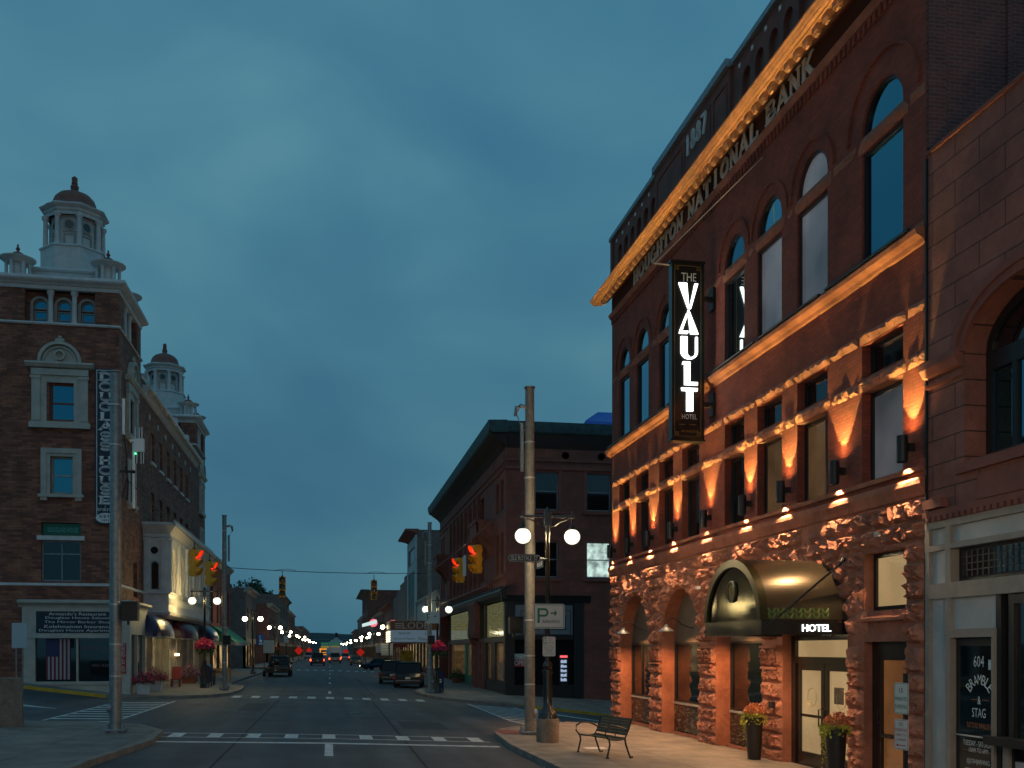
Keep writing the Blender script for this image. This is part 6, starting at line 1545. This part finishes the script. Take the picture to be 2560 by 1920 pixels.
# span wires
def wire(name,a,b,sag,label,r=.018,n=16):
    mb=MB(); mb.tube([(a[0]+(b[0]-a[0])*k/n,a[1]+(b[1]-a[1])*k/n,a[2]+(b[2]-a[2])*k/n-sag*4*(k/n)*(1-k/n)) for k in range(n+1)],r,5)
    o=obj(name,mb,M['black']); tag(o,label,'wire','span wires between the steel poles'); return o
wire('span_wire',(-5.3,26.5,6.85),(-5.37,53.5,6.6),.1,'span wire along the left side holding two red signals')
wire('span_wire',(-5.37,53.5,6.55),(5.45,55.5,6.55),.12,'span wire crossing the far side with two unlit signals')
wire('span_wire',(5.53,27.6,6.85),(5.45,55.5,6.6),.1,'span wire along the right side holding two red signals')
# ================= TRAFFIC SIGNALS =================
def signal(x,y,ztop,rot,label,lit):
    t=thing('traffic_signal',label,'traffic light',(0,0,0),'yellow three-lens traffic signals on span wires')
    mb=MB(); mb.box(-.17,.17,-.10,.12,-1.07,0)
    for k in range(3): mb.lathe([(.13,.12),(.15,.16),(.10,.2),(.001,.22)],(0,0,-.18-k*.355),10,'y')
    obj('housing',mb,M['sigyellow'],t)
    for k in range(3):
        zc=-.18-k*.355
        mb=MB(); mb.lathe([(.001,-.125),(.145,-.112),(.15,-.10)],(0,0,zc),18,'y')
        obj('lens',mb,M['lensred'] if (k==0 and lit) else M['lensoff'],t,True)
        mb=MB(); n=18; L_=.26
        for i in range(n):
            a=R(-60+300*i/n)-R(0); b=R(-60+300*(i+1)/n)
            def q(a,yy,r_=.155): return (r_*math.cos(a),yy,zc+r_*math.sin(a))
            e=lambda a:-.10-L_*(.35+.65*max(0,math.sin(a)*.5+.5))
            mb.quad(q(a,-.10),q(b,-.10),q(b,e(b)),q(a,e(a))); mb.quad(q(a,-.10,.148),q(b,-.10,.148),q(b,e(b),.148),q(a,e(a),.148))
        obj('visor',mb,M['sigyellow'],t,True)
    mb=MB(); mb.tube([(0,0,0),(0,0,.3)],.02,6); mb.box(-.05,.05,-.05,.05,0,.06); obj('hanger',mb,M['black'],t)
    t.location=(x,y,ztop); t.rotation_euler=(0,0,rot); return t
signal(-5.3,41.3,6.28,R(72),'left-hand nearer signal with glowing red lens facing right',1)
signal(-5.3,46.5,6.25,R(78),'left-hand farther signal with glowing red lens, nearer the street centre',1)
signal(5.5,37.7,6.28,R(-68),'right-hand nearer signal with red lens, hanging beside a white plate',1)
signal(5.5,42.8,6.25,R(-74),'right-hand farther signal with red lens facing left',1)
signal(-2.47,54,6.14,0,'left of the two unlit signals hanging over the far crosswalk',0)
signal(2.35,54.8,6.06,0,'right of the two unlit signals hanging over the far crosswalk',0)
mb=MB(); mb.box(5.12,5.16,38.2,38.9,5.15,5.95); o=obj('lane_plate',mb,M['signboard']); tag(o,'white lane control plate hanging left of the nearer right signal','road sign')
mb=MB(); n=12
for cx,cy,cz in((-2.3,54,6.42),(2.5,54.8,6.4)):
    mb.tube([(cx+.55*math.cos(math.pi*k/n),cy,cz+.12*math.sin(math.pi*k/n)) for k in range(n+1)],.012,5)
o=obj('cable_loop',mb,M['black']); tag(o,'looped slack cable above the far span wire signals','cable')
# pedestrian signal boxes
def pedbox(x,y,z,label):
    t=thing('pedestrian_signal',label,'crossing signal',(x,y,z),'dark pedestrian signal boxes on the poles')
    mb=MB(); mb.box(x-.19,x+.19,y-.16,y+.12,z,z+.46); obj('housing',mb,M['black'],t)
    mb=MB()
    for k in range(9): mb.box(x-.18,x+.18,y-.2,y-.165,z+.03+k*.047,z+.035+k*.047)
    mb.box(x-.21,x+.21,y-.24,y-.16,z+.46,z+.48); mb.box(x-.08,x-.02,y-.05,y+.02,z-.1,z)
    obj('louvre',mb,M['darkframe'],t); return t
pedbox(-4.92,26.4,3.02,'dark pedestrian signal box right of the near left pole')
pedbox(5.18,27.9,2.75,'dark pedestrian signal box left of the near right pole')
pedbox(5.5,55.2,2.6,'dark pedestrian signal box low on the far right pole')
pedbox(-5.2,53.1,2.55,'dark pedestrian signal box low on the far left pole')
fp=S_(55.1)
ps3=thing('far_parking_sign','white P parking sign with arrow on the far right pole beside the marquee','parking sign',(5.6,55.1,3.8)); mb=MB(); mb.fbox(fp,5.15,5.95,3.75,4.38,0,.02); obj('panel',mb,M['signboard'],ps3)
mb=MB(); mb.fbox(fp,5.24,5.3,3.88,4.28,.02,.03); mb.fbox(fp,5.3,5.42,4.05,4.1,.02,.03); mb.fbox(fp,5.3,5.42,4.23,4.28,.02,.03); mb.fbox(fp,5.6,5.72,4.12,4.16,.02,.03); mb.prism([(5.72,4.2),(5.8,4.14),(5.72,4.08)],fp,.02,.03); obj('green_letter',mb,M['green'],ps3)
# ================= BENCH =================
def bench():
    LF,RF=Vector((5.70,22.75)),Vector((6.02,21.35)); d=(RF-LF).normalized(); L_=1.42; n=Vector((-d.y,d.x))  # toward building
    if n.x<0: n=-n
    z=zk(6,22); O=Vector((LF.x,LF.y,z))
    t=thing('street_bench','black iron bench with slatted seat and looped arms beside the near lamp','bench',(O.x+.3,O.y-.7,z))
    def P(s,w,h): return (O.x+d.x*s+n.x*w,O.y+d.y*s+n.y*w,z+h)
    for s in(0,L_):
        mb=MB()
        mb.tube([P(s,.0,.0),P(s,.03,.1),P(s,.08,.3),P(s,.06,.42)],.022,6)
        mb.tube([P(s,.60,0),P(s,.56,.08),P(s,.48,.3),P(s,.46,.42)],.022,6)
        mb.tube([P(s,.02,.43),P(s,.25,.40),P(s,.46,.42),P(s,.55,.62),P(s,.62,.84)],.022,6)
        mb.tube([P(s,.04,.44),P(s,-.04,.52),P(s,-.03,.64),P(s,.08,.71),P(s,.25,.71),P(s,.42,.66),P(s,.53,.60)],.02,6)
        mb.tube([P(s,-.02,.0),P(s,.05,.01)],.025,6); mb.tube([P(s,.58,.0),P(s,.66,.01)],.025,6)
        obj('leg_frame',mb,M['black'],t,True)
    mb=MB()
    for k in range(7):
        w=.03+k*.066; h=.45-.03*math.sin(k/6*math.pi)
        mb.hexa([P(.02,w,h-.02),P(L_-.02,w,h-.02),P(L_-.02,w+.056,h-.02),P(.02,w+.056,h-.02),P(.02,w,h),P(L_-.02,w,h),P(L_-.02,w+.056,h),P(.02,w+.056,h)])
    obj('seat',mb,M['slat'],t)
    mb=MB()
    for k in range(6):
        h=.49+k*.064; w=.50+k*.022; g=.058
        for a,b in((.02,L_/3-.01),(L_/3+.01,2*L_/3-.01),(2*L_/3+.01,L_-.02)): mb.hexa([P(a,w,h),P(b,w,h),P(b,w+.03,h),P(a,w+.03,h),P(a,w+.015,h+g),P(b,w+.015,h+g),P(b,w+.045,h+g),P(a,w+.045,h+g)])
    for s in(L_/3,2*L_/3): mb.tube([P(s,.47,.44),P(s,.64,.86)],.014,5)
    obj('backrest',mb,M['slat'],t)
bench()
# near right post with two signs
f11=ER_(7.2)
zz=zk(8.33,13.5)
mb=MB(); mb.box(8.34,8.39,13.47,13.52,zz,1.95); o=obj('sign_post',mb,M['black']); tag(o,'thin black sign post in front of the dark side door','post')
# signs face the street traffic, turned towards the camera
def smallsign(y0,z0,z1,label,name):
    fr=Fr((8.33,13.5,0),Vector((.15,-.99,0)).normalized(),Vector((-.99,-.15,0)).normalized())
    t=thing(name,label,'parking sign',(8.33,13.5,z0)); w=.15
    mb=MB(); mb.prism(roundrect(-w,w,z0,z1,.03),fr,.03,.035); obj('panel',mb,M['signboard'],t)
    o1=roundrect(-w+.01,w-.01,z0+.01,z1-.01,.025); i1=roundrect(-w+.016,w-.016,z0+.016,z1-.016,.02); mb=MB()
    for k in range(len(o1)): mb.prism([o1[k],o1[(k+1)%len(o1)],i1[(k+1)%len(o1)],i1[k]],fr,.035,.037)
    return t,fr,mb
t,fr,mb=smallsign(0,1.35,1.81,'upper narrow white sign reading 15 minute parking on the thin post','time_limit_sign'); obj('border',mb,M['green'],t)
text('15',fr,-.04,.04,1.66,1.73,.036,'blk',t,ext=.002); text('MINUTE',fr,-.12,.12,1.54,1.60,.036,'green',t,ext=.002); text('PARKING',fr,-.125,.125,1.43,1.49,.036,'green',t,ext=.002)
t,fr,mb=smallsign(0,.82,1.27,'lower narrow white sign with red words no parking here to corner','no_parking_sign'); obj('border',mb,M['red'],t)
text('NO',fr,-.045,.045,1.17,1.23,.036,'red',t,ext=.002); text('PARKING',fr,-.125,.125,1.09,1.14,.036,'red',t,ext=.002); text('HERE TO',fr,-.11,.11,1.02,1.06,.036,'red',t,ext=.002); text('CORNER',fr,-.11,.11,.95,.99,.036,'red',t,ext=.002)
mb=MB(); mb.fbox(fr,-.07,.10,.88,.892,.036,.038); mb.prism([(-.11,.886),(-.065,.91),(-.065,.862)],fr,.036,.038); obj('arrow',mb,M['red'],t)
# ================= LEFT FOREGROUND =================
gz=zk(-9,28)
mb=MB(); mb.hexa([(-15,28.0,gz-.5),(-7.9,28.0,gz-.5),(-8.1,28.9,gz-.5),(-15,28.9,gz-.5),(-15,28.05,1.62),(-7.95,28.05,1.55),(-8.15,28.85,1.55),(-15,28.85,1.62)]); o=obj('concrete_wall',mb,M['conc']); tag(o,'rough concrete block wall at the near left edge of the street','wall')
bsn=thing('blank_notice_board','blank pale blue board on two posts before the brick wall at the left edge','sign board',(-12.6,44.2,.6)); mb=MB(); f44=S_(44.2); mb.fbox(f44,-12.88,-12.3,2.37,3.4,0,.04); obj('board',mb,mat('pale_blue_sheet',(.42,.50,.55),.4),bsn)
for a_,b_ in((-12.75,-12.7),(-12.5,-12.45)): mb=MB(); mb.fbox(f44,a_,b_,.3,2.37,-.05,0); obj('post',mb,M['galv2'],bsn)
# mailbox
def usbox(x,y,rz,label):
    z=zk(x,y); t=thing('mailbox',label,'mailbox',(0,0,0),'blue mailboxes by the corners')
    mb=MB(); f0=Fr((0,-.26,0),(1,0,0),(0,-1,0)); pr=[(-.25,.2),(.25,.2)]+arcp(0,1.0,.25,.25,0,180,10); mb.prism(pr,f0,-.52,0); obj('body',mb,mat('mailbox_blue',(.008,.018,.06),.35),t)
    mb=MB()
    for a in(-.2,.2):
        for b in(-.2,.2): mb.box(a-.03,a+.03,b-.03,b+.03,0,.22)
    obj('leg',mb,M['black'],t)
    mb=MB(); mb.fbox(f0,-.13,.10,.55,.75,.002,.006); mk=obj('emblem_plate',mb,M['dimwhite'],t); mb=MB(); mb.prism([(-.10,.70),(.06,.70),(.09,.64),(-.02,.64),(-.09,.60)],f0,.006,.009); obj('emblem_mark',mb,M['blk'],mk)
    t.location=(x,y,z); t.rotation_euler=(0,0,rz); return t
usbox(-6.8,58.2,R(-12),'navy blue mailbox on the far left corner beside the basket lamp')
usbox(6.15,57.5,R(10),'navy blue mailbox behind the far right steel pole')
# flower basket, tubs
def basket(x,y,z,r,label,name='flower_basket',mm='petal'):
    t=thing(name,label,'hanging basket',(x,y,z),'round flower baskets on lamp posts')
    mb=MB(); clump(mb,(x,y,z),r,700,.075,int(x*10+y),1.1); mb2=MB(); clump(mb2,(x,y,z-.14),r*.9,350,.08,int(y),1.0,.3)
    obj('leaves',mb2,M['leaf'],t); obj('blossoms',mb,M[mm],t)
basket(-6.62,55.75,2.4,.52,'large pink flower basket ringing the far left corner lamp post')
basket(5.95,55.7,2.3,.48,'pink flower basket half hidden behind the far right pole')
basket(-6.5,122.8,2.2,.6,'small distant red flower basket on a left kerb lamp post',mm='petal3')
def tub(x,y,w,h,mm,label,mt='creamd'):
    z=zk(x,y); t=thing('flower_tub',label,'planter',(x,y,z),'flower tubs along the brick house shopfront')
    mb=MB(); mb.hexa([(x-w*.42,y-w*.42,z),(x+w*.42,y-w*.42,z),(x+w*.42,y+w*.42,z),(x-w*.42,y+w*.42,z),(x-w*.5,y-w*.5,z+h),(x+w*.5,y-w*.5,z+h),(x+w*.5,y+w*.5,z+h),(x-w*.5,y+w*.5,z+h)]); obj('tub',mb,M[mt],t)
    mb=MB(); clump(mb,(x,y,z+h+.05),w*.85,260,.07,int(y*7),.8,.15); obj('leaves',mb,M['leaf'],t)
    mb=MB(); clump(mb,(x,y,z+h+.12),w*.95,380,.06,int(y*3),.9,.15); obj('blossoms',mb,M[mm],t)
tub(-8.5,48.6,.55,.5,'petal','white square tub of red flowers nearest the corner shopfront','white')
tub(-8.6,52.4,.7,.5,'petal','wide white tub of pink flowers second from the corner shopfront','white')
tub(-8.3,62.3,.8,.35,'petal2','low dark tub overflowing with mauve flowers near the mailbox','brownt')
tub(-8.5,65.5,.6,.4,'petal2','small tub of mauve flowers half behind the mailbox','brownt')
tub(9.6,76.5,.7,.4,'leaf','round leafy tub by the shop door of the brown corner block','brownt')
# red chair
z=zk(-8.3,57); rc=thing('red_chair','red wooden chair standing by the porch light of the brick house','chair',(-8.3,57,z))
mb=MB(); mb.box(-8.55,-8.05,56.8,57.3,z+.40,z+.45); M['chairred']=mat('chair_red_paint',(.16,.012,.02),.5); obj('seat',mb,M['chairred'],rc)
mb=MB(); mb.hexa([(-8.55,57.3,z+.45),(-8.05,57.3,z+.45),(-8.05,57.34,z+.45),(-8.55,57.34,z+.45),(-8.55,57.5,z+1.1),(-8.05,57.5,z+1.1),(-8.05,57.54,z+1.1),(-8.55,57.54,z+1.1)]); obj('backrest',mb,M['chairred'],rc)
for a in(-8.53,-8.11):
    for b in(56.82,57.26): mb=MB(); mb.box(a,a+.05,b,b+.05,z,z+.4); obj('leg',mb,M['chairred'],rc)
# wooden bench left, dark bench
def simple_bench(x,y,L_,label,mt,back=True):
    z=zk(x,y); t=thing('wooden_bench',label,'bench',(x,y,z))
    mb=MB(); mb.box(x-L_/2,x+L_/2,y-.2,y+.2,z+.42,z+.47); obj('seat',mb,M[mt],t)
    for a in(-L_/2+.05,L_/2-.15): mb=MB(); mb.box(x+a,x+a+.1,y-.2,y-.1,z,z+(.42)); mb.box(x+a,x+a+.1,y+.1,y+.2,z,z+.85); obj('leg',mb,M[mt],t)
    mb=MB(); mb.box(x-L_/2,x+L_/2,y+.14,y+.2,z+.72,z+.86); obj('backrest',mb,M[mt],t)
simple_bench(-7.1,66.2,1.75,'varnished yellow wooden bench right of the far left steel pole','wood')
simple_bench(-7.0,60.5,.9,'dark metal seat half hidden between the mailbox and the far left pole','black')
# ================= VEHICLES =================
def car(x,y,rz,paint,kind,label,tail='tail',lamp=False,group=None):
    t=thing('parked_car' if tail=='tail' else 'car',label,'car',(0,0,0),group); pm=carpaint(paint)
    L_,W_2,H,hb={'suv':(4.7,.93,1.70,1.02),'sedan':(4.7,.9,1.45,.92),'pickup':(5.4,.98,1.85,1.1),'van':(6,1.05,2.9,2.9)}[kind]
    h=L_/2; zb=.28
    # stations along y (rear at -h): (y, half width, top z)
    st=[(-h,.86,hb-.28),(-h+.06,.97,hb-.05),(-h+.35,1,hb),(0,1,hb+.0),(h-1.3,1,hb-.02),(h-.5,.97,hb-.12),(h-.12,.88,hb-.25),(h,.75,hb-.4)]
    def ringp(y,wf,top):
        w=W_2*wf; return [(-w*.92,y,zb),(-w,y,zb+.18),(-w,y,top-.25),(-w*.95,y,top-.06),(-w*.86,y,top),(w*.86,y,top),(w*.95,y,top-.06),(w,y,top-.25),(w,y,zb+.18),(w*.92,y,zb)]
    mb=MB(); rows=[ringp(*s) for s in st]; n=10
    for r_ in rows: mb.v+=r_
    for j in range(len(rows)-1):
        for i in range(n): mb.f.append((j*n+i,j*n+(i+1)%n,(j+1)*n+(i+1)%n,(j+1)*n+i))
    mb.f.append(tuple(range(n))); mb.f.append(tuple((len(rows)-1)*n+i for i in range(n))[::-1])
    if kind=='van':
        mb=MB(); mb.box(-W_2,W_2,-h,h-1.8,.5,H); mb.box(-W_2*.95,W_2*.95,h-1.75,h,.4,2.0)
    if kind=='pickup':
        mb.box(-W_2*.84,-W_2*.8,-h+.05,-.6,hb,hb+.02)
    body=obj('body',mb,pm,t,kind!='van')
    if kind!='van':
        if kind=='suv': g=[(-h+.12,hb-.02,.80,-h+.55),(h-1.35,hb-.02,.80,h-2.1)]
        elif kind=='sedan': g=[(-h+.7,hb-.02,.78,-h+1.5),(h-1.4,hb-.04,.78,h-2.1)]
        else: g=[(-.7,hb-.02,.82,-.55),(h-1.5,hb-.02,.82,h-2.2)]
        (yb,zb0,wb,ybt),(yf,zf0,wf,yft)=g
        mb=MB(); wt=W_2*.72; wbm=W_2*.88
        mb.hexa([(-wbm,yb,zb0),(wbm,yb,zb0),(wbm,yf,zb0),(-wbm,yf,zb0),(-wt,ybt,H-.06),(wt,ybt,H-.06),(wt,yft,H-.06),(-wt,yft,H-.06)]); obj('windows',mb,M['carglass'],t)
        mb=MB(); mb.hexa([(-wt-.03,ybt-.06,H-.07),(wt+.03,ybt-.06,H-.07),(wt+.03,yft+.08,H-.07),(-wt-.03,yft+.08,H-.07),(-wt*.9,ybt+.02,H),(wt*.9,ybt+.02,H),(wt*.9,yft-.06,H),(-wt*.9,yft-.06,H)])
        for s_ in(-1,1):
            for ya,yt in((yb,ybt),(yf,yft)): mb.tube([(s_*(wbm),ya,zb0),(s_*(wt+.01),yt,H-.05)],.045,5)
            mb.tube([(s_*wbm,(yb+yf)/2,zb0),(s_*(wt+.01),(ybt+yft)/2,H-.05)],.035,5)
            if kind=='suv': mb.tube([(s_*wt*.9,ybt+.1,H+.04),(s_*wt*.9,yft-.1,H+.04)],.02,5)
        obj('roof',mb,pm,t)
    for s_ in(-1,1):
        mb=MB(); mb.box(s_*W_2*.97-.10,s_*W_2*.97+.0 if s_>0 else s_*W_2*.97+.10,-h-.02,-h+.12,hb-.42,hb-.16) if kind!='van' else mb.box(s_*.8-.1,s_*.8+.1,-h-.03,-h,.6,.85)
        obj('tail_lamp',mb,M[tail],t)
        mb=MB(); mb.box(s_*W_2*.68-.15,s_*W_2*.68+.15,h-.06,h+.02,hb-.5,hb-.36); obj('headlight',mb,M['headlit'] if lamp else M['alu'],t)
        mb=MB(); mb.box(s_*(W_2+.02)-.1,s_*(W_2+.02)+.1,h-1.75,h-1.6,hb-.02,hb+.14); obj('mirror',mb,pm,t)
        for yw in(-h+.85,h-.9):
            mb=MB(); mb.lathe([(.2,-.11),(.33,-.11),(.34,-.08),(.34,.08),(.33,.11),(.2,.11)],(s_*(W_2-.1),yw,.34),20,'x'); wh=obj('wheel',mb,M['tyre'],t,True)
            mb=MB(); mb.lathe([(.001,-.0),(.05,-.09),(.2,-.10),(.21,.0),(.21,.10),(.05,.09),(.001,0)],(s_*(W_2-.1),yw,.34),12,'x'); obj('rim',mb,M['rim'],wh)
    mb=MB(); mb.box(-W_2*.9,W_2*.9,-h-.06,-h+.05,.36,.55); obj('bumper',mb,M['black'],t)
    if kind in('suv','sedan'): mb=MB(); mb.box(-W_2*.8,W_2*.8,-h-.065,-h-.06,.5,.52); obj('chrome_strip',mb,M['alu'],t)
    mb=MB(); mb.box(-.16,.16,-h-.03,-h-.0,hb-.42 if kind!='van' else .8,hb-.28 if kind!='van' else .92); obj('licence_plate',mb,M['signboard'],t)
    t.location=(x,y,zr(x,y)); t.rotation_euler=(0,0,rz); return t
gp='cars parked along the right kerb'
car(5.25,67.3,R(-7),(.006,.008,.010),'suv','glossy black SUV parked on the right, rear towards the viewer',group=gp)
car(4.55,74.5,R(-4),(.006,.008,.014),'suv','dark SUV parked just ahead of the glossy black one',group=gp)
car(6.1,127,R(62),(.006,.018,.05),'sedan','dark blue sedan angled across the right lane with glowing lamps','taillit',True)
car(4.0,157,R(0),(.10,.09,.02),'sedan','dull gold sedan parked on the right behind the blue sedan',group=gp)
car(3.3,225,R(0),(.45,.45,.45),'suv','white car in the far right lane with glowing tail lamps','taillit')
car(.85,174,0,(.30,.24,.16),'pickup','tan pickup truck driving away in the right lane','taillit')
car(1.1,215,0,(.55,.56,.58),'van','tall white box truck ahead of the tan pickup','taillit')
car(-1.75,147,0,(.008,.008,.012),'pickup','black pickup driving away left of the centre line with lit tail lamps','taillit')
car(-4.8,234,0,(.40,.42,.45),'suv','white SUV parked in the distance on the left kerb')
car(-4.2,88.5,0,(.014,.016,.014),'suv','dark SUV parked on the left kerb with a small trailer behind')
# trailer
z=zr(-4.3,84.5); tr=thing('cargo_trailer','low dark trailer carrying an outboard motor behind the left parked SUV','trailer',(-4.3,84.5,z))
mb=MB(); mb.box(-5.2,-3.4,83.3,85.3,z+.35,z+.75); mb.tube([(-4.3,85.3,z+.45),(-4.3,86.3,z+.4)],.05,5); obj('bed',mb,M['black'],tr)
for s_ in(-5.3,-3.3): mb=MB(); mb.lathe([(.15,-.1),(.28,-.1),(.28,.1),(.15,.1)],(s_,84.3,z+.28),14,'x'); obj('wheel',mb,M['tyre'],tr)
mb=MB(); mb.box(-4.5,-4.1,83.2,83.6,z+.5,z+1.15); mb.sphere((-4.3,83.3,z+1.2),.26,10,8); obj('outboard_motor',mb,M['blackgloss'],tr,True)
mb=MB(); mb.box(-4.42,-4.3,83.15,83.2,z+.5,z+.58); obj('reflector',mb,M['dimwhite'],tr)
# road work signs and banner
def rws(x,y,s,label,h=2.0):
    z=zr(x,y)+.05; t=thing('roadwork_sign',label,'road sign',(x,y,z),'orange-red diamond roadwork signs'); f_=S_(y)
    mb=MB(); mb.prism([(x,z+h-s),(x+s,z+h),(x,z+h+s),(x-s,z+h)],f_,0,.03); obj('diamond_panel',mb,M['flag_orange'],t)
    mb=MB(); mb.tube([(x,y+.05,z+h-s),(x,y+.05,z+.3)],.04,5)
    for a in(-.5,.5):
        for b in(-.5,.5): mb.tube([(x,y+.05,z+.5),(x+a,y+b,z)],.03,4)
    obj('stand',mb,M['black'],t)
rws(-5.1,170,.72,'nearest left diamond roadwork sign, right of the white banner')
rws(4.9,165,.68,'nearest right diamond roadwork sign beside the maroon awning')
rws(-4.9,242,.75,'farther left diamond roadwork sign above the distant white SUV')
rws(3.7,240,.75,'farther right diamond roadwork sign above the distant white car',1.9)
zb_=zk(-6.6,107); bn=thing('white_banner','white rectangular banner with grey writing behind the left parked SUV','banner',(-6.2,106,zb_)); fb_=S_(106)
mb=MB(); mb.fbox(fb_,-6.75,-5.65,1.95,3.25,0,.04); obj('panel',mb,M['signboard'],bn)
for s_,z_ in(('WELCOME',3.0),('BACK',2.76),('MCLAINS',2.52),('5 THRU',2.28),('8 YEARS',2.05)): text(s_,fb_,-6.65,-5.75,z_,z_+.15,.042,'greylet',bn)
for a_,b_ in((-6.7,-6.64),(-5.76,-5.7)): mb=MB(); mb.fbox(fb_,a_,b_,zb_,1.95,0,.04); obj('post',mb,M['black'],bn)
ac=thing('accessible_parking_sign','blue accessible parking sign on the blank red brick side wall','parking sign',(-9,117,3)); fa_=S_(116.5)
mb=MB(); mb.fbox(S_(156.95),-10.9,-9.9,3.0,4.6,0,.04); obj('panel',mb,mat('sign_blue',(.01,.10,.30),.4),ac)
mb=MB(); f_=S_(156.9); mb.fbox(f_,-10.55,-10.45,3.7,4.2,0,.02); mb.fbox(f_,-10.55,-10.2,3.65,3.75,0,.02); mb.sphere((-10.5,156.9,4.35),.09,8,6); mb.prism([(-10.4+.22*math.cos(k*.5),3.6+.22*math.sin(k*.5)) for k in range(12)],f_,-.01,.01); mb.fbox(f_,-10.7,-10.1,3.1,3.25,0,.02); obj('wheelchair_symbol',mb,M['dimwhite'],ac)
# lit round sign, red neon
rs=thing('round_neon_sign','lit white bar and pink round sign projecting on the right above the far lamps','sign',(8.5,190,7)); f_=S_(189)
mb=MB(); mb.prism([(8.0+.75*math.cos(k*math.pi/10),7.3+.75*math.sin(k*math.pi/10)) for k in range(20)],f_,0,.2); obj('round_panel',mb,mat('pink_neon',(.6,.1,.12),.4,emis=(1,.22,.3),estr=.9),rs)
mb=MB(); mb.prism([(5.9,6.5),(8.6,7.2),(8.6,7.9),(5.9,7.1)],f_,.2,.3); obj('white_bar',mb,mat('white_neon',(.6,.7,.7),.4,emis=(.8,1,.97),estr=.7),rs)
mb=MB(); mb.box(8.7,10.2,189,189.2,7.2,7.4); obj('bracket',mb,M['black'],rs)
rn=thing('red_neon_bar','short red neon bar on the right above the lamp by the marquee','sign',(9,133,6)); mb=MB(); mb.box(7.6,8.7,133,133.15,5.9,6.1); mb.box(7.9,8.5,133,133.15,6.1,6.2); obj('tube',mb,mat('red_pink_neon',(.5,.05,.05),.4,emis=(1,.18,.22),estr=1.3),rn); mb=MB(); mb.box(8.7,10.2,133,133.1,5.95,6.05); obj('bracket',mb,M['black'],rn)
# small white hanging signs on the right
def hang(x0,x1,y,z0,z1,label,lines,mt='signboard'):
    t=thing('pavement_sign',label,'sign',((x0+x1)/2,y,z0)); f_=S_(y); mb=MB(); mb.fbox(f_,x0,x1,z0,z1,0,.05); obj('panel',mb,M[mt],t)
    mb=MB(); 
    for k in range(lines): z_=z0+(z1-z0)*(k+.3)/lines; mb.fbox(f_,x0+.12*(x1-x0),x1-.15*(x1-x0),z_,z_+(z1-z0)*.3/lines,.05,.06)
    obj('faint_lettering',mb,M['greylet'],t); mb=MB(); mb.box((x0+x1)/2-.04,(x0+x1)/2+.04,y,y+.05,zr(x0,y),z0); obj('post',mb,M['black'],t)
hang(5.2,6.4,104,1.7,2.9,'pale blue and white lettered sign left of the marquee end',4,'panelblue')
hang(6.0,7.0,134,1.9,2.8,'small white sign board under the maroon awning',3)
hang(-6.2,-5.6,140,3.2,4.2,'small white sign with dark figures above the red flower basket',3)
yp=thing('yellow_poster_window','yellow and cream poster in the shop window below the marquee','poster',(9.8,104,1)); mb=MB(); mb.box(7.0,8.3,101.2,101.25,.0,2.2); obj('sheet',mb,mat('yellow_poster',(.40,.33,.05),.6,nscale=1.6,namt=.5),yp)
ok_=thing('orange_lit_stand_in','small orange lit frame standing in the road at the far end','sign',(-1.8,330,0)); mb=MB();  # stand-in for an unidentified orange lit object
for p in((-3.2,-2.8,.3,2.6),(-3.2,-1.0,2.2,2.7),(-2.4,-1.2,1.2,1.5),(-2.2,-1.0,.6,.85)): mb.fbox(S_(320),*p,0,.2)
obj('lit_panel',mb,M['orange'],ok_)
